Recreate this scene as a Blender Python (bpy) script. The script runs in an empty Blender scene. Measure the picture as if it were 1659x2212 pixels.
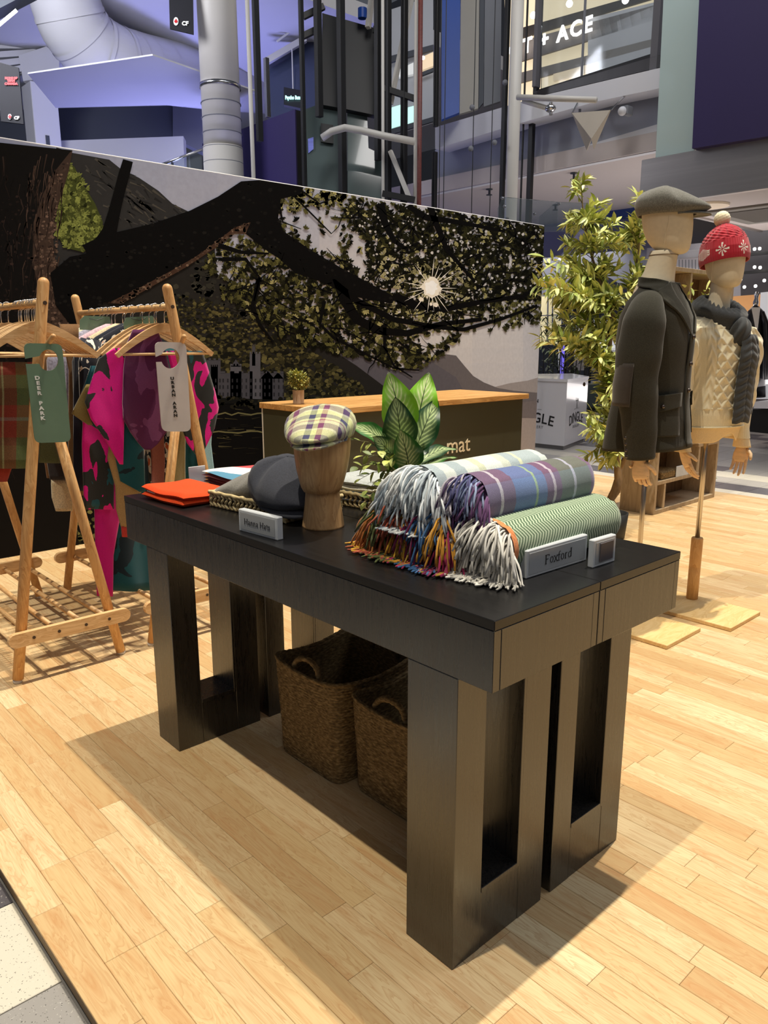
import bpy, bmesh, math, random
import numpy as np
from mathutils import Vector, Matrix
from mathutils.geometry import tessellate_polygon
random.seed(7); rng = np.random.default_rng(7)
S = bpy.context.scene
COL = S.collection
PI = math.pi
# ------------------------------------------------------------------ camera
IW, IH, FPX = 1659.0, 2212.0, 1653.83
CPOS = Vector((0.77857, -0.96288, 1.22)); YAW, PITCH, ROLL = -0.8318, 0.2204, -0.0014
FW = Vector((math.cos(PITCH)*math.sin(YAW), math.cos(PITCH)*math.cos(YAW), -math.sin(PITCH)))
_r = Vector((math.cos(YAW), -math.sin(YAW), 0)); _u = _r.cross(FW)
RT = math.cos(ROLL)*_r + math.sin(ROLL)*_u; UP = -math.sin(ROLL)*_r + math.cos(ROLL)*_u
cd = bpy.data.cameras.new('camera'); cam = bpy.data.objects.new('camera', cd); COL.objects.link(cam)
M = Matrix((RT, UP, -FW)).transposed().to_4x4(); M.translation = CPOS; cam.matrix_world = M
cd.sensor_fit = 'HORIZONTAL'; cd.sensor_width = 36; cd.lens = 36*FPX/IW; cd.clip_end = 200
S.camera = cam
# ------------------------------------------------------------------ world, lights, exposure
S.view_settings.view_transform = 'Standard'; S.view_settings.look = 'None'
S.view_settings.exposure = 0.0; S.view_settings.gamma = 1.0; S.view_settings.use_curve_mapping = False
W = bpy.data.worlds.new('world'); S.world = W; W.use_nodes = True
W.node_tree.nodes['Background'].inputs[0].default_value = (0.80, 0.86, 1.0, 1)
W.node_tree.nodes['Background'].inputs[1].default_value = 0.085
def lamp(name, kind, loc, target, power, color, size=0.2, size_y=None, spot=None, blend=0.5):
    d = bpy.data.lights.new(name, kind); d.energy = power; d.color = color
    if kind == 'AREA':
        d.size = size
        if size_y: d.shape = 'RECTANGLE'; d.size_y = size_y
    else: d.shadow_soft_size = size
    if kind == 'SPOT': d.spot_size = spot; d.spot_blend = blend
    o = bpy.data.objects.new(name, d); COL.objects.link(o); o.location = loc
    v = Vector(target)-Vector(loc); o.rotation_euler = v.to_track_quat('-Z', 'Y').to_euler()
    return o
WARM = (1.0, 0.915, 0.75)
# rows of mall spots far above the stand (their shadows fix the directions)
lamp('spot_lamp', 'SPOT', (-0.8, 5.5, 18), (-1.35, 2.75, 0), 8900, WARM, .10, spot=.47, blend=.35)
lamp('spot_lamp', 'SPOT', (-0.8, 4.7, 18), (-1.35, 2.75, 0), 4500, WARM, .10, spot=.47, blend=.35)
lamp('spot_lamp', 'SPOT', (-0.8, -3.6, 18), (-1.35, 2.45, 0), 7600, WARM, .10, spot=.47, blend=.35)
# cool wash of the atrium
lamp('atrium_lamp', 'AREA', (2.5, 6.0, 11), (-1.5, 7.5, 0), 420, (.88, .92, 1), 6)
lamp('atrium_lamp', 'AREA', (4.5, -3.0, 6.0), (-3.8, 2.5, 1.2), 55, (1, .95, .9), 3)
# violet LED wash on the ducts behind the mural
lamp('violet_lamp', 'AREA', (-9.5, 5.3, 1.2), (-10.4, 6.2, 5.0), 62, (.58, .60, 1.0), 1.2)
lamp('violet_lamp', 'AREA', (-13.0, 7.0, 2.0), (-12.5, 8.0, 7.0), 210, (.36, .38, 1.0), 1.5)
lamp('cool_lamp', 'AREA', (-9.6, 1.2, 6.0), (-12.6, 5.0, 5.5), 230, (.90, .91, 1.0), 2)
lamp('fill_lamp', 'AREA', (-3.0, 3.6, 8.5), (-5.2, 8.2, 3.6), 190, (1, .97, .94), 2.5)  # added neutral fill for the white fascia, glass and sign panel
lamp('fill_lamp', 'AREA', (-3.8, 10.2, 2.9), (-3.8, 10.2, 0), 90, (1, .95, .9), 2.5)  # added lamp shining down so the shop floor bounces light up
lamp('fill_lamp', 'AREA', (-4.2, 9.6, .6), (-4.6, 9.4, 4), 90, (1, .93, .90), 3)  # added hidden uplight that brightens the pale ceiling
lamp('fill_lamp', 'AREA', (-8.5, 11.5, 2.8), (-8.5, 11.5, 0), 110, (1, .96, .92), 3)
# ------------------------------------------------------------------ measured points: a pixel of the photograph on a real plane
def ray(x, y): return FW + RT*((x-IW/2)/FPX) - UP*((y-IH/2)/FPX)
def at_x(x, y, X): d = ray(x, y); return CPOS + d*((X-CPOS.x)/d.x)
def at_y(x, y, Y): d = ray(x, y); return CPOS + d*((Y-CPOS.y)/d.y)
def at_z(x, y, Z): d = ray(x, y); return CPOS + d*((Z-CPOS.z)/d.z)
def at_d(x, y, D): return CPOS + ray(x, y)*D
# ------------------------------------------------------------------ mesh builder
class MB:
    def __init__(s): s.v = []; s.f = []; s.c = []; s.uv = []; s.cur = None
    def add(s, vs, fs, col=None, uvs=None):
        b = len(s.v); s.v += [tuple(p) for p in vs]
        for i, f in enumerate(fs):
            s.f.append(tuple(b+k for k in f))
            c = col[i] if isinstance(col, list) else (col or s.cur)
            s.c.append(c); s.uv.append(uvs[i] if uvs else None)
        return s
    def box(s, lo, hi, bev=0.0, R=None, o=None, col=None):
        lo = Vector(lo); hi = Vector(hi); c = (lo+hi)/2; h = (hi-lo)/2
        h = Vector((abs(h.x), abs(h.y), abs(h.z)))
        sg = [(a, b, d) for a in (-1, 1) for b in (-1, 1) for d in (-1, 1)]
        if bev <= 0:
            vs = [Vector((a*h.x, b*h.y, d*h.z)) for a, b, d in sg]
            fs = [(0, 1, 3, 2), (4, 6, 7, 5), (0, 4, 5, 1), (2, 3, 7, 6), (0, 2, 6, 4), (1, 5, 7, 3)]
        else:
            e = min(bev, h.x*.9, h.y*.9, h.z*.9); vs = []
            for a, b, d in sg:
                vs += [Vector((a*h.x, b*(h.y-e), d*(h.z-e))), Vector((a*(h.x-e), b*h.y, d*(h.z-e))), Vector((a*(h.x-e), b*(h.y-e), d*h.z))]
            ix = {k: i for i, k in enumerate(sg)}; g = lambda a, b, d, k: ix[(a, b, d)]*3+k
            fs = []
            for a in (-1, 1):
                q = [g(a, -1, -1, 0), g(a, 1, -1, 0), g(a, 1, 1, 0), g(a, -1, 1, 0)]; fs.append(q if a > 0 else q[::-1])
                q = [g(-1, a, -1, 1), g(-1, a, 1, 1), g(1, a, 1, 1), g(1, a, -1, 1)]; fs.append(q if a > 0 else q[::-1])
                q = [g(-1, -1, a, 2), g(1, -1, a, 2), g(1, 1, a, 2), g(-1, 1, a, 2)]; fs.append(q if a > 0 else q[::-1])
            for a in (-1, 1):
                for b in (-1, 1):
                    q = [g(a, b, -1, 0), g(a, b, -1, 1), g(a, b, 1, 1), g(a, b, 1, 0)]; fs.append(q if a*b > 0 else q[::-1])
                    q = [g(a, -1, b, 0), g(a, 1, b, 0), g(a, 1, b, 2), g(a, -1, b, 2)]; fs.append(q if a*b > 0 else q[::-1])
                    q = [g(-1, a, b, 1), g(-1, a, b, 2), g(1, a, b, 2), g(1, a, b, 1)]; fs.append(q if a*b > 0 else q[::-1])
                    for d in (-1, 1):
                        q = [g(a, b, d, 0), g(a, b, d, 1), g(a, b, d, 2)]; fs.append(q if a*b*d > 0 else q[::-1])
        if R is not None: vs = [R @ p for p in vs]
        return s.add([p+c for p in vs] if o is None else [p+Vector(o) for p in vs], fs, col)
    def tube(s, pts, r, n=8, col=None, cap=True, flat=1.0, up=None):
        pts = [Vector(p) for p in pts]; m = len(pts); rs = r if isinstance(r, (list, tuple)) else [r]*m
        vs = []; prev = None
        for i, p in enumerate(pts):
            t = (pts[min(i+1, m-1)]-pts[max(i-1, 0)])
            t = t.normalized() if t.length > 1e-9 else Vector((0, 0, 1))
            if prev is None:
                a = Vector(up) if up is not None else (Vector((0, 0, 1)) if abs(t.z) < .9 else Vector((1, 0, 0)))
            else: a = prev
            b = t.cross(a)
            if b.length < 1e-6: b = t.cross(Vector((0.3, 0.9, 0.1)))
            b.normalize(); a = b.cross(t).normalized(); prev = a
            for k in range(n):
                q = 2*PI*k/n; vs.append(p + a*(math.cos(q)*rs[i]*flat) + b*(math.sin(q)*rs[i]))
        fs = []
        for i in range(m-1):
            for k in range(n):
                k2 = (k+1) % n; fs.append((i*n+k, i*n+k2, (i+1)*n+k2, (i+1)*n+k))
        if cap: fs.append(tuple(range(n))[::-1]); fs.append(tuple((m-1)*n+k for k in range(n)))
        return s.add(vs, fs, col)
    def bar(s, pts, w, h, up=(0, 0, 1), col=None):
        """rectangular section swept along pts (w sideways, h along up)"""
        pts = [Vector(p) for p in pts]; m = len(pts); vs = []; fs = []; up = Vector(up)
        ws = w if isinstance(w, list) else [w]*m; hs = h if isinstance(h, list) else [h]*m
        for i, p in enumerate(pts):
            t = (pts[min(i+1, m-1)]-pts[max(i-1, 0)]).normalized()
            b = t.cross(up).normalized(); a = b.cross(t).normalized()
            for x, y in ((-1, -1), (1, -1), (1, 1), (-1, 1)): vs.append(p+b*(x*ws[i]/2)+a*(y*hs[i]/2))
        for i in range(m-1):
            for k in range(4): k2 = (k+1) % 4; fs.append((i*4+k, i*4+k2, i*4+4+k2, i*4+4+k))
        fs.append((3, 2, 1, 0)); fs.append(tuple((m-1)*4+k for k in range(4)))
        return s.add(vs, fs, col)
    def lathe(s, prof, o=(0, 0, 0), n=24, R=None, col=None, sx=1, sy=1):
        o = Vector(o); vs = []; fs = []
        for r, z in prof:
            for k in range(n):
                q = 2*PI*k/n; p = Vector((r*sx*math.cos(q), r*sy*math.sin(q), z)); vs.append((R @ p if R is not None else p)+o)
        for i in range(len(prof)-1):
            for k in range(n): k2 = (k+1) % n; fs.append((i*n+k, i*n+k2, (i+1)*n+k2, (i+1)*n+k))
        fs.append(tuple(range(n))[::-1]); fs.append(tuple((len(prof)-1)*n+k for k in range(n)))
        return s.add(vs, fs, col)
    def grid(s, fn, nu, nv, cu=False, cv=False, col=None, uvf=None):
        vs = [fn(i/nu, j/nv) for j in range(nv+(0 if cv else 1)) for i in range(nu+(0 if cu else 1))]
        wu = nu+(0 if cu else 1); hv = nv+(0 if cv else 1); fs = []; uvs = []; cs = []
        for j in range(nv):
            for i in range(nu):
                i2 = (i+1) % wu; j2 = (j+1) % hv
                fs.append((j*wu+i, j*wu+i2, j2*wu+i2, j2*wu+i))
                uvs.append([(i/nu, j/nv), ((i+1)/nu, j/nv), ((i+1)/nu, (j+1)/nv), (i/nu, (j+1)/nv)])
                if callable(col): cs.append(col((i+.5)/nu, (j+.5)/nv))
        return s.add(vs, fs, cs if callable(col) else col, uvs)
    def loft(s, rings, col=None, cap=True, close=True):
        """rings: lists of equal numbers of points"""
        n = len(rings[0]); vs = [p for r in rings for p in r]; fs = []; uvs = []
        for i in range(len(rings)-1):
            for k in range(n if close else n-1):
                k2 = (k+1) % n; fs.append((i*n+k, i*n+k2, (i+1)*n+k2, (i+1)*n+k))
                a, b = i/(len(rings)-1), (i+1)/(len(rings)-1); uvs.append([(k/n, a), ((k+1)/n, a), ((k+1)/n, b), (k/n, b)])
        if cap and close:
            fs.append(tuple(range(n))[::-1]); uvs.append([(0, 0)]*n)
            fs.append(tuple((len(rings)-1)*n+k for k in range(n))); uvs.append([(0, 1)]*n)
        return s.add(vs, fs, col, uvs)
    def poly(s, pts, thick=None, col=None):
        """flat polygon (maybe concave), optionally extruded by the vector thick"""
        pts = [Vector(p) for p in pts]; n = len(pts); t = tessellate_polygon([pts])
        if thick is None: return s.add(pts, [tuple(x) for x in t], col)
        th = Vector(thick); vs = pts+[p+th for p in pts]
        nrm = Vector((0, 0, 0))
        for i in range(n): nrm += pts[i].cross(pts[(i+1) % n])
        flip = nrm.dot(th) > 0
        fs = []
        for a, b, c in t:
            q = (pts[b]-pts[a]).cross(pts[c]-pts[a]).dot(th) > 0
            fs.append((a, c, b) if q else (a, b, c)); fs.append((n+a, n+b, n+c) if q else (n+a, n+c, n+b))
        for i in range(n):
            j = (i+1) % n; fs.append((i, j, n+j, n+i) if flip else (j, i, n+i, n+j))
        return s.add(vs, fs, col)
    def ball(s, c, r, n=12, m=8, sz=(1, 1, 1), R=None, col=None):
        c = Vector(c); prof = [(r*math.sin(PI*i/m)+(1e-4 if i in (0, m) else 0), -r*math.cos(PI*i/m)) for i in range(m+1)]
        vs = []; fs = []
        for rr, z in prof:
            for k in range(n):
                q = 2*PI*k/n; p = Vector((rr*math.cos(q)*sz[0], rr*math.sin(q)*sz[1], z*sz[2])); vs.append((R @ p if R is not None else p)+c)
        for i in range(m):
            for k in range(n): k2 = (k+1) % n; fs.append((i*n+k, i*n+k2, (i+1)*n+k2, (i+1)*n+k))
        return s.add(vs, fs, col)
    def mesh(s, name, smooth=False):
        me = bpy.data.meshes.new(name); me.from_pydata(s.v, [], s.f)
        if any(c is not None for c in s.c):
            a = me.color_attributes.new('Col', 'FLOAT_COLOR', 'CORNER'); buf = []
            for f, c in zip(s.f, s.c):
                c = c or (1, 1, 1); buf += [c[0], c[1], c[2], 1.0]*len(f)
            a.data.foreach_set('color', buf)
        if any(u is not None for u in s.uv):
            l = me.uv_layers.new(name='UVMap'); buf = []
            for f, u in zip(s.f, s.uv):
                for k in range(len(f)): buf += list(u[k]) if u else [0, 0]
            l.data.foreach_set('uv', buf)
        if smooth: me.polygons.foreach_set('use_smooth', [True]*len(me.polygons))
        me.update(); return me
def build(name, mb, material, parent=None, smooth=False, **props):
    me = mb.mesh(name, smooth) if isinstance(mb, MB) else mb
    me.materials.clear(); me.materials.append(material)
    o = bpy.data.objects.new(name, me); COL.objects.link(o)
    if parent is not None: adopt(o, parent)
    for k, v in props.items(): o[k] = v
    return o
ABS = {}
def where(o):
    p = Vector(o.location); q = o.parent
    while q is not None: p = p+Vector(q.location) if q.type == 'EMPTY' else p; q = q.parent
    return p
def adopt(o, parent):
    o.parent = parent
    if parent.type == 'EMPTY': o.matrix_parent_inverse = Matrix.Translation(-Vector(parent.location))
def thing(name, label, cat, loc, group=None, **props):
    o = bpy.data.objects.new(name, None); COL.objects.link(o); o.location = loc
    o.empty_display_size = .05; o['label'] = label; o['category'] = cat
    if group: o['group'] = group
    for k, v in props.items(): o[k] = v
    return o
def tag(o, label, cat, group=None):
    o['label'] = label; o['category'] = cat
    if group: o['group'] = group
    return o
def copy_tree(o, off, label=None, parent=None):
    c = o.copy(); COL.objects.link(c)
    if parent is None: c.location = Vector(o.location)+Vector(off)
    else: c.parent = parent; c.matrix_parent_inverse = o.matrix_parent_inverse.copy()
    if label: c['label'] = label
    for ch in list(o.children): copy_tree(ch, off, None, c)
    return c
def rotz(a): return Matrix.Rotation(a, 3, 'Z')
def solidify(o, t, off=0):
    m = o.modifiers.new('thick', 'SOLIDIFY'); m.thickness = t; m.offset = off; return o
def subsurf(o, l=1):
    m = o.modifiers.new('sub', 'SUBSURF'); m.levels = l; m.render_levels = l; return o
def text(name, body, size, origin, xdir, ydir, material, parent=None, depth=.0012, align='CENTER', sx=1.0, spacing=1.0, line=1.0, bold=0.0):
    """flat lettering made into a mesh standing on a real surface"""
    c = bpy.data.curves.new(name, 'FONT'); c.body = body; c.size = size; c.extrude = depth; c.align_x = align; c.align_y = 'CENTER'
    c.space_character = spacing; c.space_line = line; c.resolution_u = 3; c.offset = bold
    t = bpy.data.objects.new(name+'_tmp', c); COL.objects.link(t)
    dg = bpy.context.evaluated_depsgraph_get(); me = bpy.data.meshes.new_from_object(t.evaluated_get(dg)); me.name = name
    bpy.data.objects.remove(t); bpy.data.curves.remove(c)
    X = Vector(xdir).normalized(); Y = Vector(ydir).normalized(); Z = X.cross(Y)
    m = Matrix((X*sx, Y, Z)).transposed().to_4x4(); m.translation = Vector(origin); me.transform(m)
    return build(name, me, material, parent)
# ------------------------------------------------------------------ materials
def nd(m, typ, ins=None, out=0, **props):
    n = m.node_tree.nodes.new('ShaderNode'+typ)
    for k, v in props.items(): setattr(n, k, v)
    for k, v in (ins or {}).items():
        if isinstance(v, bpy.types.NodeSocket): m.node_tree.links.new(v, n.inputs[k])
        else: n.inputs[k].default_value = v
    return n.outputs[out]
def ma(m, op, a, b=0.0, c=0.0, clamp=False): return nd(m, 'Math', {0: a, 1: b, 2: c}, operation=op, use_clamp=clamp)
def mixc(m, f, a, b, mode='MIX'):
    n = m.node_tree.nodes.new('ShaderNodeMix'); n.data_type = 'RGBA'; n.blend_type = mode
    for i, v in ((0, f), (6, a), (7, b)):
        if isinstance(v, bpy.types.NodeSocket): m.node_tree.links.new(v, n.inputs[i])
        else: n.inputs[i].default_value = v if i == 0 else (tuple(v)+(1,))[:4]
    return n.outputs[2]
def ramp(m, f, stops, interp='LINEAR'):
    n = m.node_tree.nodes.new('ShaderNodeValToRGB'); r = n.color_ramp; r.interpolation = interp
    while len(r.elements) < len(stops): r.elements.new(1.0)
    for e, (p, c) in zip(r.elements, stops): e.position = p; e.color = (tuple(c)+(1,))[:4]
    m.node_tree.links.new(f, n.inputs[0]); return n.outputs[0]
def new(name):
    m = bpy.data.materials.new(name); m.use_nodes = True; return m, m.node_tree.nodes['Principled BSDF']
def setp(m, b, **kw):
    for k, v in kw.items():
        if isinstance(v, bpy.types.NodeSocket): m.node_tree.links.new(v, b.inputs[k])
        else: b.inputs[k].default_value = (tuple(v)+(1,))[:4] if isinstance(v, (tuple, list)) and len(v) < 4 else v
def coords(m, kind='Object', scale=(1, 1, 1), loc=None, rot=None):
    n = m.node_tree.nodes.new('ShaderNodeTexCoord'); c = n.outputs[kind]
    ins = {0: c, 3: scale}
    if loc is not None: ins[1] = loc
    if rot is not None: ins[2] = rot
    return nd(m, 'Mapping', ins)
def sr(r, g, b):
    f = lambda c: (c/255/12.92) if c/255 <= .04045 else ((c/255+.055)/1.055)**2.4
    return (f(r), f(g), f(b))
def pbr(name, col, rough=.6, metal=0.0, spec=.5, nz=None, bump=None, attr=False, trans=0.0, emit=None, sheen=0.0, coat=0.0, alpha=None, sss=0):
    """nz=(scale xyz, amount, detail); bump=(scale xyz, strength, distance)"""
    m, b = new(name); c = (tuple(col)+(1,))[:4]
    if attr: c = nd(m, 'Attribute', attribute_name='Col')
    if nz:
        n = nd(m, 'TexNoise', {'Vector': coords(m, 'Object', nz[0]), 'Scale': 1.0, 'Detail': nz[2] if len(nz) > 2 else 4.0})
        k = nd(m, 'MapRange', {0: n, 1: .25, 2: .75, 3: 1-nz[1], 4: 1+nz[1]})
        cc = nd(m, 'CombineColor', {0: k, 1: k, 2: k}); c = mixc(m, 1.0, c if not isinstance(c, tuple) else c[:3], cc, 'MULTIPLY')
    setp(m, b, **{'Base Color': c, 'Roughness': rough, 'Metallic': metal, 'Specular IOR Level': spec, 'Transmission Weight': trans, 'Sheen Weight': sheen, 'Coat Weight': coat})
    if emit: setp(m, b, **{'Emission Color': emit[0], 'Emission Strength': emit[1]})
    if bump:
        n = nd(m, 'TexNoise', {'Vector': coords(m, 'Object', bump[0]), 'Scale': 1.0, 'Detail': 4.0})
        setp(m, b, Normal=nd(m, 'Bump', {'Strength': bump[1], 'Distance': bump[2], 'Height': n}))
    if alpha is not None: setp(m, b, Alpha=alpha)
    return m
# ================================================================== floor of planks
def plank_mat():
    m, b = new('plank_wood')
    rnd = ma(m, 'ADD', nd(m, 'ObjectInfo', out='Random'), nd(m, 'NewGeometry', out='Random Per Island'))
    fr = ma(m, 'FRACT', ma(m, 'MULTIPLY', rnd, 7.31))
    off = nd(m, 'CombineXYZ', {0: ma(m, 'MULTIPLY', fr, 37.0), 1: ma(m, 'MULTIPLY', rnd, 61.0), 2: rnd})
    co = nd(m, 'VectorMath', {0: nd(m, 'TexCoord', out='Object'), 1: off}, operation='ADD')
    st = nd(m, 'Mapping', {0: co, 3: (3.2, 26, 1)})
    n1 = nd(m, 'TexNoise', {'Vector': st, 'Scale': 1.0, 'Detail': 3.0, 'Distortion': 1.3})
    rings = ma(m, 'FRACT', ma(m, 'MULTIPLY', n1, 9.0))
    fine = nd(m, 'TexNoise', {'Vector': nd(m, 'Mapping', {0: co, 3: (14, 260, 1)}), 'Scale': 1.0, 'Detail': 2.0})
    base = ramp(m, fr, [(0, sr(202, 170, 122)), (.3, sr(211, 182, 134)), (.55, sr(220, 194, 150)), (.78, sr(196, 162, 114)), (1, sr(228, 207, 164))])
    c = mixc(m, ma(m, 'MULTIPLY', ma(m, 'POWER', rings, 3.0), .42), base, sr(176, 122, 72))
    c = mixc(m, nd(m, 'MapRange', {0: n1, 1: .5, 2: .72, 3: 0.0, 4: .55}), c, sr(190, 138, 88))
    c = mixc(m, nd(m, 'MapRange', {0: fine, 1: .45, 2: .7, 3: 0.0, 4: .22}), c, sr(170, 122, 76))
    setp(m, b, **{'Base Color': c, 'Roughness': .42, 'Specular IOR Level': .35})
    return m
PLANK = plank_mat()
slab = MB(); slab.box((-3.9, -.568, -.026), (2.6, 5.24, -.006))
floor_ob = build('floor', slab, pbr('platform_edge', sr(120, 96, 66), .6, nz=((6, 40, 6), .2)), kind='structure', label='raised platform of pale honey oak planks under the shop display')
PW, PL = .0668, .48
cands = []
row = 0; y = -.568
lens_ = [.40, .44, .48, .52, .37]
while y < 5.22:
    x = -3.9+random.uniform(-.4, 0); k = 0
    while x < 2.4:
        L = random.choice(lens_); cx = x+L/2
        d = Vector((cx, y+PW/2, 0))-CPOS; z = d.dot(FW); px = IW/2+FPX*d.dot(RT)/z if z > .3 else 1e9; py = IH/2-FPX*d.dot(UP)/z if z > .3 else 1e9
        x0 = max(x, -3.89); x1 = min(x+L, 2.55)
        if x1-x0 > .05: cands.append((z if -250 < px < IW+250 and 850 < py < IH+500 else 99+abs(px-800)*1e-3, x0, x1, y))
        x += L
    y += PW
cands.sort()
pm = {}
for i, (z, x0, x1, yy) in enumerate(cands[:290]):
    L = round((x1-x0)*50)/50 if False else round(x1-x0, 3)
    if L not in pm:
        q = MB(); q.box((0.0003, .0003, -.006), (L-.0003, PW-.0003, 0), .0009); pm[L] = q.mesh('plank'); pm[L].materials.append(PLANK)
    o = bpy.data.objects.new('plank', pm[L]); COL.objects.link(o); o.location = (x0, yy, 0); o.parent = floor_ob
rest = MB()
for z, x0, x1, yy in cands[290:]: rest.box((x0+.0003, yy+.0003, -.006), (x1-.0003, yy+PW-.0003, 0), .0009)
build('plank_field', rest, PLANK, floor_ob, kind='stuff')
# ================================================================== mall floor of terrazzo tiles
def terrazzo():
    m, b = new('terrazzo')
    rnd = ma(m, 'FRACT', ma(m, 'ADD', nd(m, 'ObjectInfo', out='Random'), 0.0))
    c0 = nd(m, 'Attribute', attribute_name='Col')
    co = nd(m, 'VectorMath', {0: nd(m, 'TexCoord', out='Object'), 1: nd(m, 'CombineXYZ', {0: ma(m, 'MULTIPLY', rnd, 30.0), 1: ma(m, 'MULTIPLY', rnd, 17.0)})}, operation='ADD')
    v = nd(m, 'TexVoronoi', {'Vector': co, 'Scale': 190.0}, out='Distance')
    n = nd(m, 'TexNoise', {'Vector': co, 'Scale': 160.0, 'Detail': 2.0})
    dark = ma(m, 'MULTIPLY', ma(m, 'LESS_THAN', v, .28), ma(m, 'GREATER_THAN', n, .55))
    c = mixc(m, ma(m, 'MULTIPLY', dark, .7), c0, sr(60, 58, 56))
    c = mixc(m, ma(m, 'MULTIPLY', ma(m, 'GREATER_THAN', n, .66), .35), c, sr(215, 210, 200))
    setp(m, b, **{'Base Color': c, 'Roughness': .3, 'Specular IOR Level': .4}); return m
TER = terrazzo()
ms = MB(); ms.box((-16, -3, -.10), (4, 18, -.034)); mf = build('floor', ms, pbr('grout', sr(120, 116, 112), .6, nz=((3, 3, 3), .15)), kind='structure', label='grey terrazzo mall floor around the platform')
tones = {'cream': sr(205, 198, 182), 'grey': sr(150, 146, 142), 'mid': sr(172, 167, 160), 'dark': sr(84, 80, 84)}
tm = {}
for k, c in tones.items():
    q = MB(); q.box((-.1485, -.1485, -.008), (.1485, .1485, 0), .0012, col=c); tm[k] = q.mesh('tile'); tm[k].materials.append(TER)
def tile(x, y, k):
    o = bpy.data.objects.new('tile', tm[k]); COL.objects.link(o); o.location = (x, y, -.03); o.parent = mf
for i in range(8):
    for j in range(3):
        x = -1.36+.3*i; y = -.72-.3*j
        k = {0: 'dark', 1: 'dark', 2: 'cream', 3: 'grey'}.get(i, 'grey') if j == 0 else random.choice(['cream', 'grey', 'mid'])
        tile(x, y, k)
n = 0
for j in range(0, 17):
    for i in range(0, 26):
        x = -5.3+.3*i; y = 5.40+.3*j
        d = Vector((x, y, 0))-CPOS; z = d.dot(FW); px = IW/2+FPX*d.dot(RT)/z
        if px < 1130 or px > 1720 or n > 262: continue
        s = (x*.55+y)/1.0
        k = 'cream' if j < 1 else 'dark' if 1 <= j < 2 else 'mid' if j < 3 else 'cream' if j < 4 else 'grey' if (s % 2.6) < 1.3 else 'mid' if (s % 2.6) < 2.1 else 'dark'
        tile(x, y, k); n += 1
# ================================================================== printed mural partition
MX = -3.832
mural = thing('mural_partition', 'tall partition printed with a sunlit oak branch, mountains and a lakeside castle', 'partition', (MX, 2.6, 0))
p = MB(); p.box((MX-.06, -.9, 0), (MX-.004, 5.29, 2.275), .003)
build('panel', p, pbr('partition_edge', sr(215, 212, 214), .55, nz=((2, 2, 2), .05)), mural)
PR = MB(); LAY = [0]
def mp(x, y, l): v = at_x(x, y, MX-.003); v.x = MX-.003+l*.00022; v.z = min(max(v.z, .002), 2.268); v.y = min(max(v.y, -.88), 5.285); return v
def shape(pts, col, l=None):
    if l is None: LAY[0] += 1; l = LAY[0]
    PR.poly([mp(x, y, l) for x, y in pts], None, col)
def ribbon(pts, ws, col, l):
    L = []; Rr = []
    for i, (x, y) in enumerate(pts):
        a = pts[max(i-1, 0)]; b = pts[min(i+1, len(pts)-1)]; dx, dy = b[0]-a[0], b[1]-a[1]; q = math.hypot(dx, dy) or 1
        w = ws[i] if isinstance(ws, list) else ws*(1-.7*i/max(len(pts)-1, 1))
        L.append((x-dy/q*w, y+dx/q*w)); Rr.append((x+dy/q*w, y-dx/q*w))
    for i in range(len(pts)-1): PR.add([mp(*L[i], l), mp(*L[i+1], l), mp(*Rr[i+1], l), mp(*Rr[i], l)], [(0, 1, 2, 3)], col)
def blob(x, y, r, col, l, n=7, asp=.75):
    a0 = random.random()*6
    PR.add([mp(x+r*math.cos(a0+2*PI*k/n)*random.uniform(.75, 1.2), y+asp*r*math.sin(a0+2*PI*k/n)*random.uniform(.75, 1.2), l) for k in range(n)], [tuple(range(n))], col)
def inside(x, y, poly):
    r = False; j = len(poly)-1
    for i in range(len(poly)):
        (xi, yi), (xj, yj) = poly[i], poly[j]
        if (yi > y) != (yj > y) and x < (xj-xi)*(y-yi)/(yj-yi)+xi: r = not r
        j = i
    return r
def scatter(poly, n, fn):
    xs = [q[0] for q in poly]; ys = [q[1] for q in poly]; k = 0; t = 0
    while k < n and t < n*30:
        x = random.uniform(min(xs), max(xs)); y = random.uniform(min(ys), max(ys)); t += 1
        if inside(x, y, poly): fn(x, y); k += 1
def mixt(a, b, t): return tuple(a[i]*(1-t)+b[i]*t for i in range(3))
# sky in soft bands
sky0, sky1 = sr(150, 155, 180), sr(184, 184, 194)
for j in range(24):
    for i in range(12):
        x0, x1 = -80+i*110, -80+(i+1)*110; y0, y1 = 240+j*32, 240+(j+1)*32
        t = max(0, min(1, ((x0+55)*.5+(y0-300)*.9)/900)); c = mixt(sky0, sky1, t)
        g = math.exp(-(((x0+55-930)/260)**2+((y0+16-640)/200)**2)); c = mixt(c, sr(238, 228, 218), .5*g)
        PR.add([mp(x0, y0, 0), mp(x1, y0, 0), mp(x1, y1, 0), mp(x0, y1, 0)], [(0, 1, 2, 3)], c)
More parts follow.
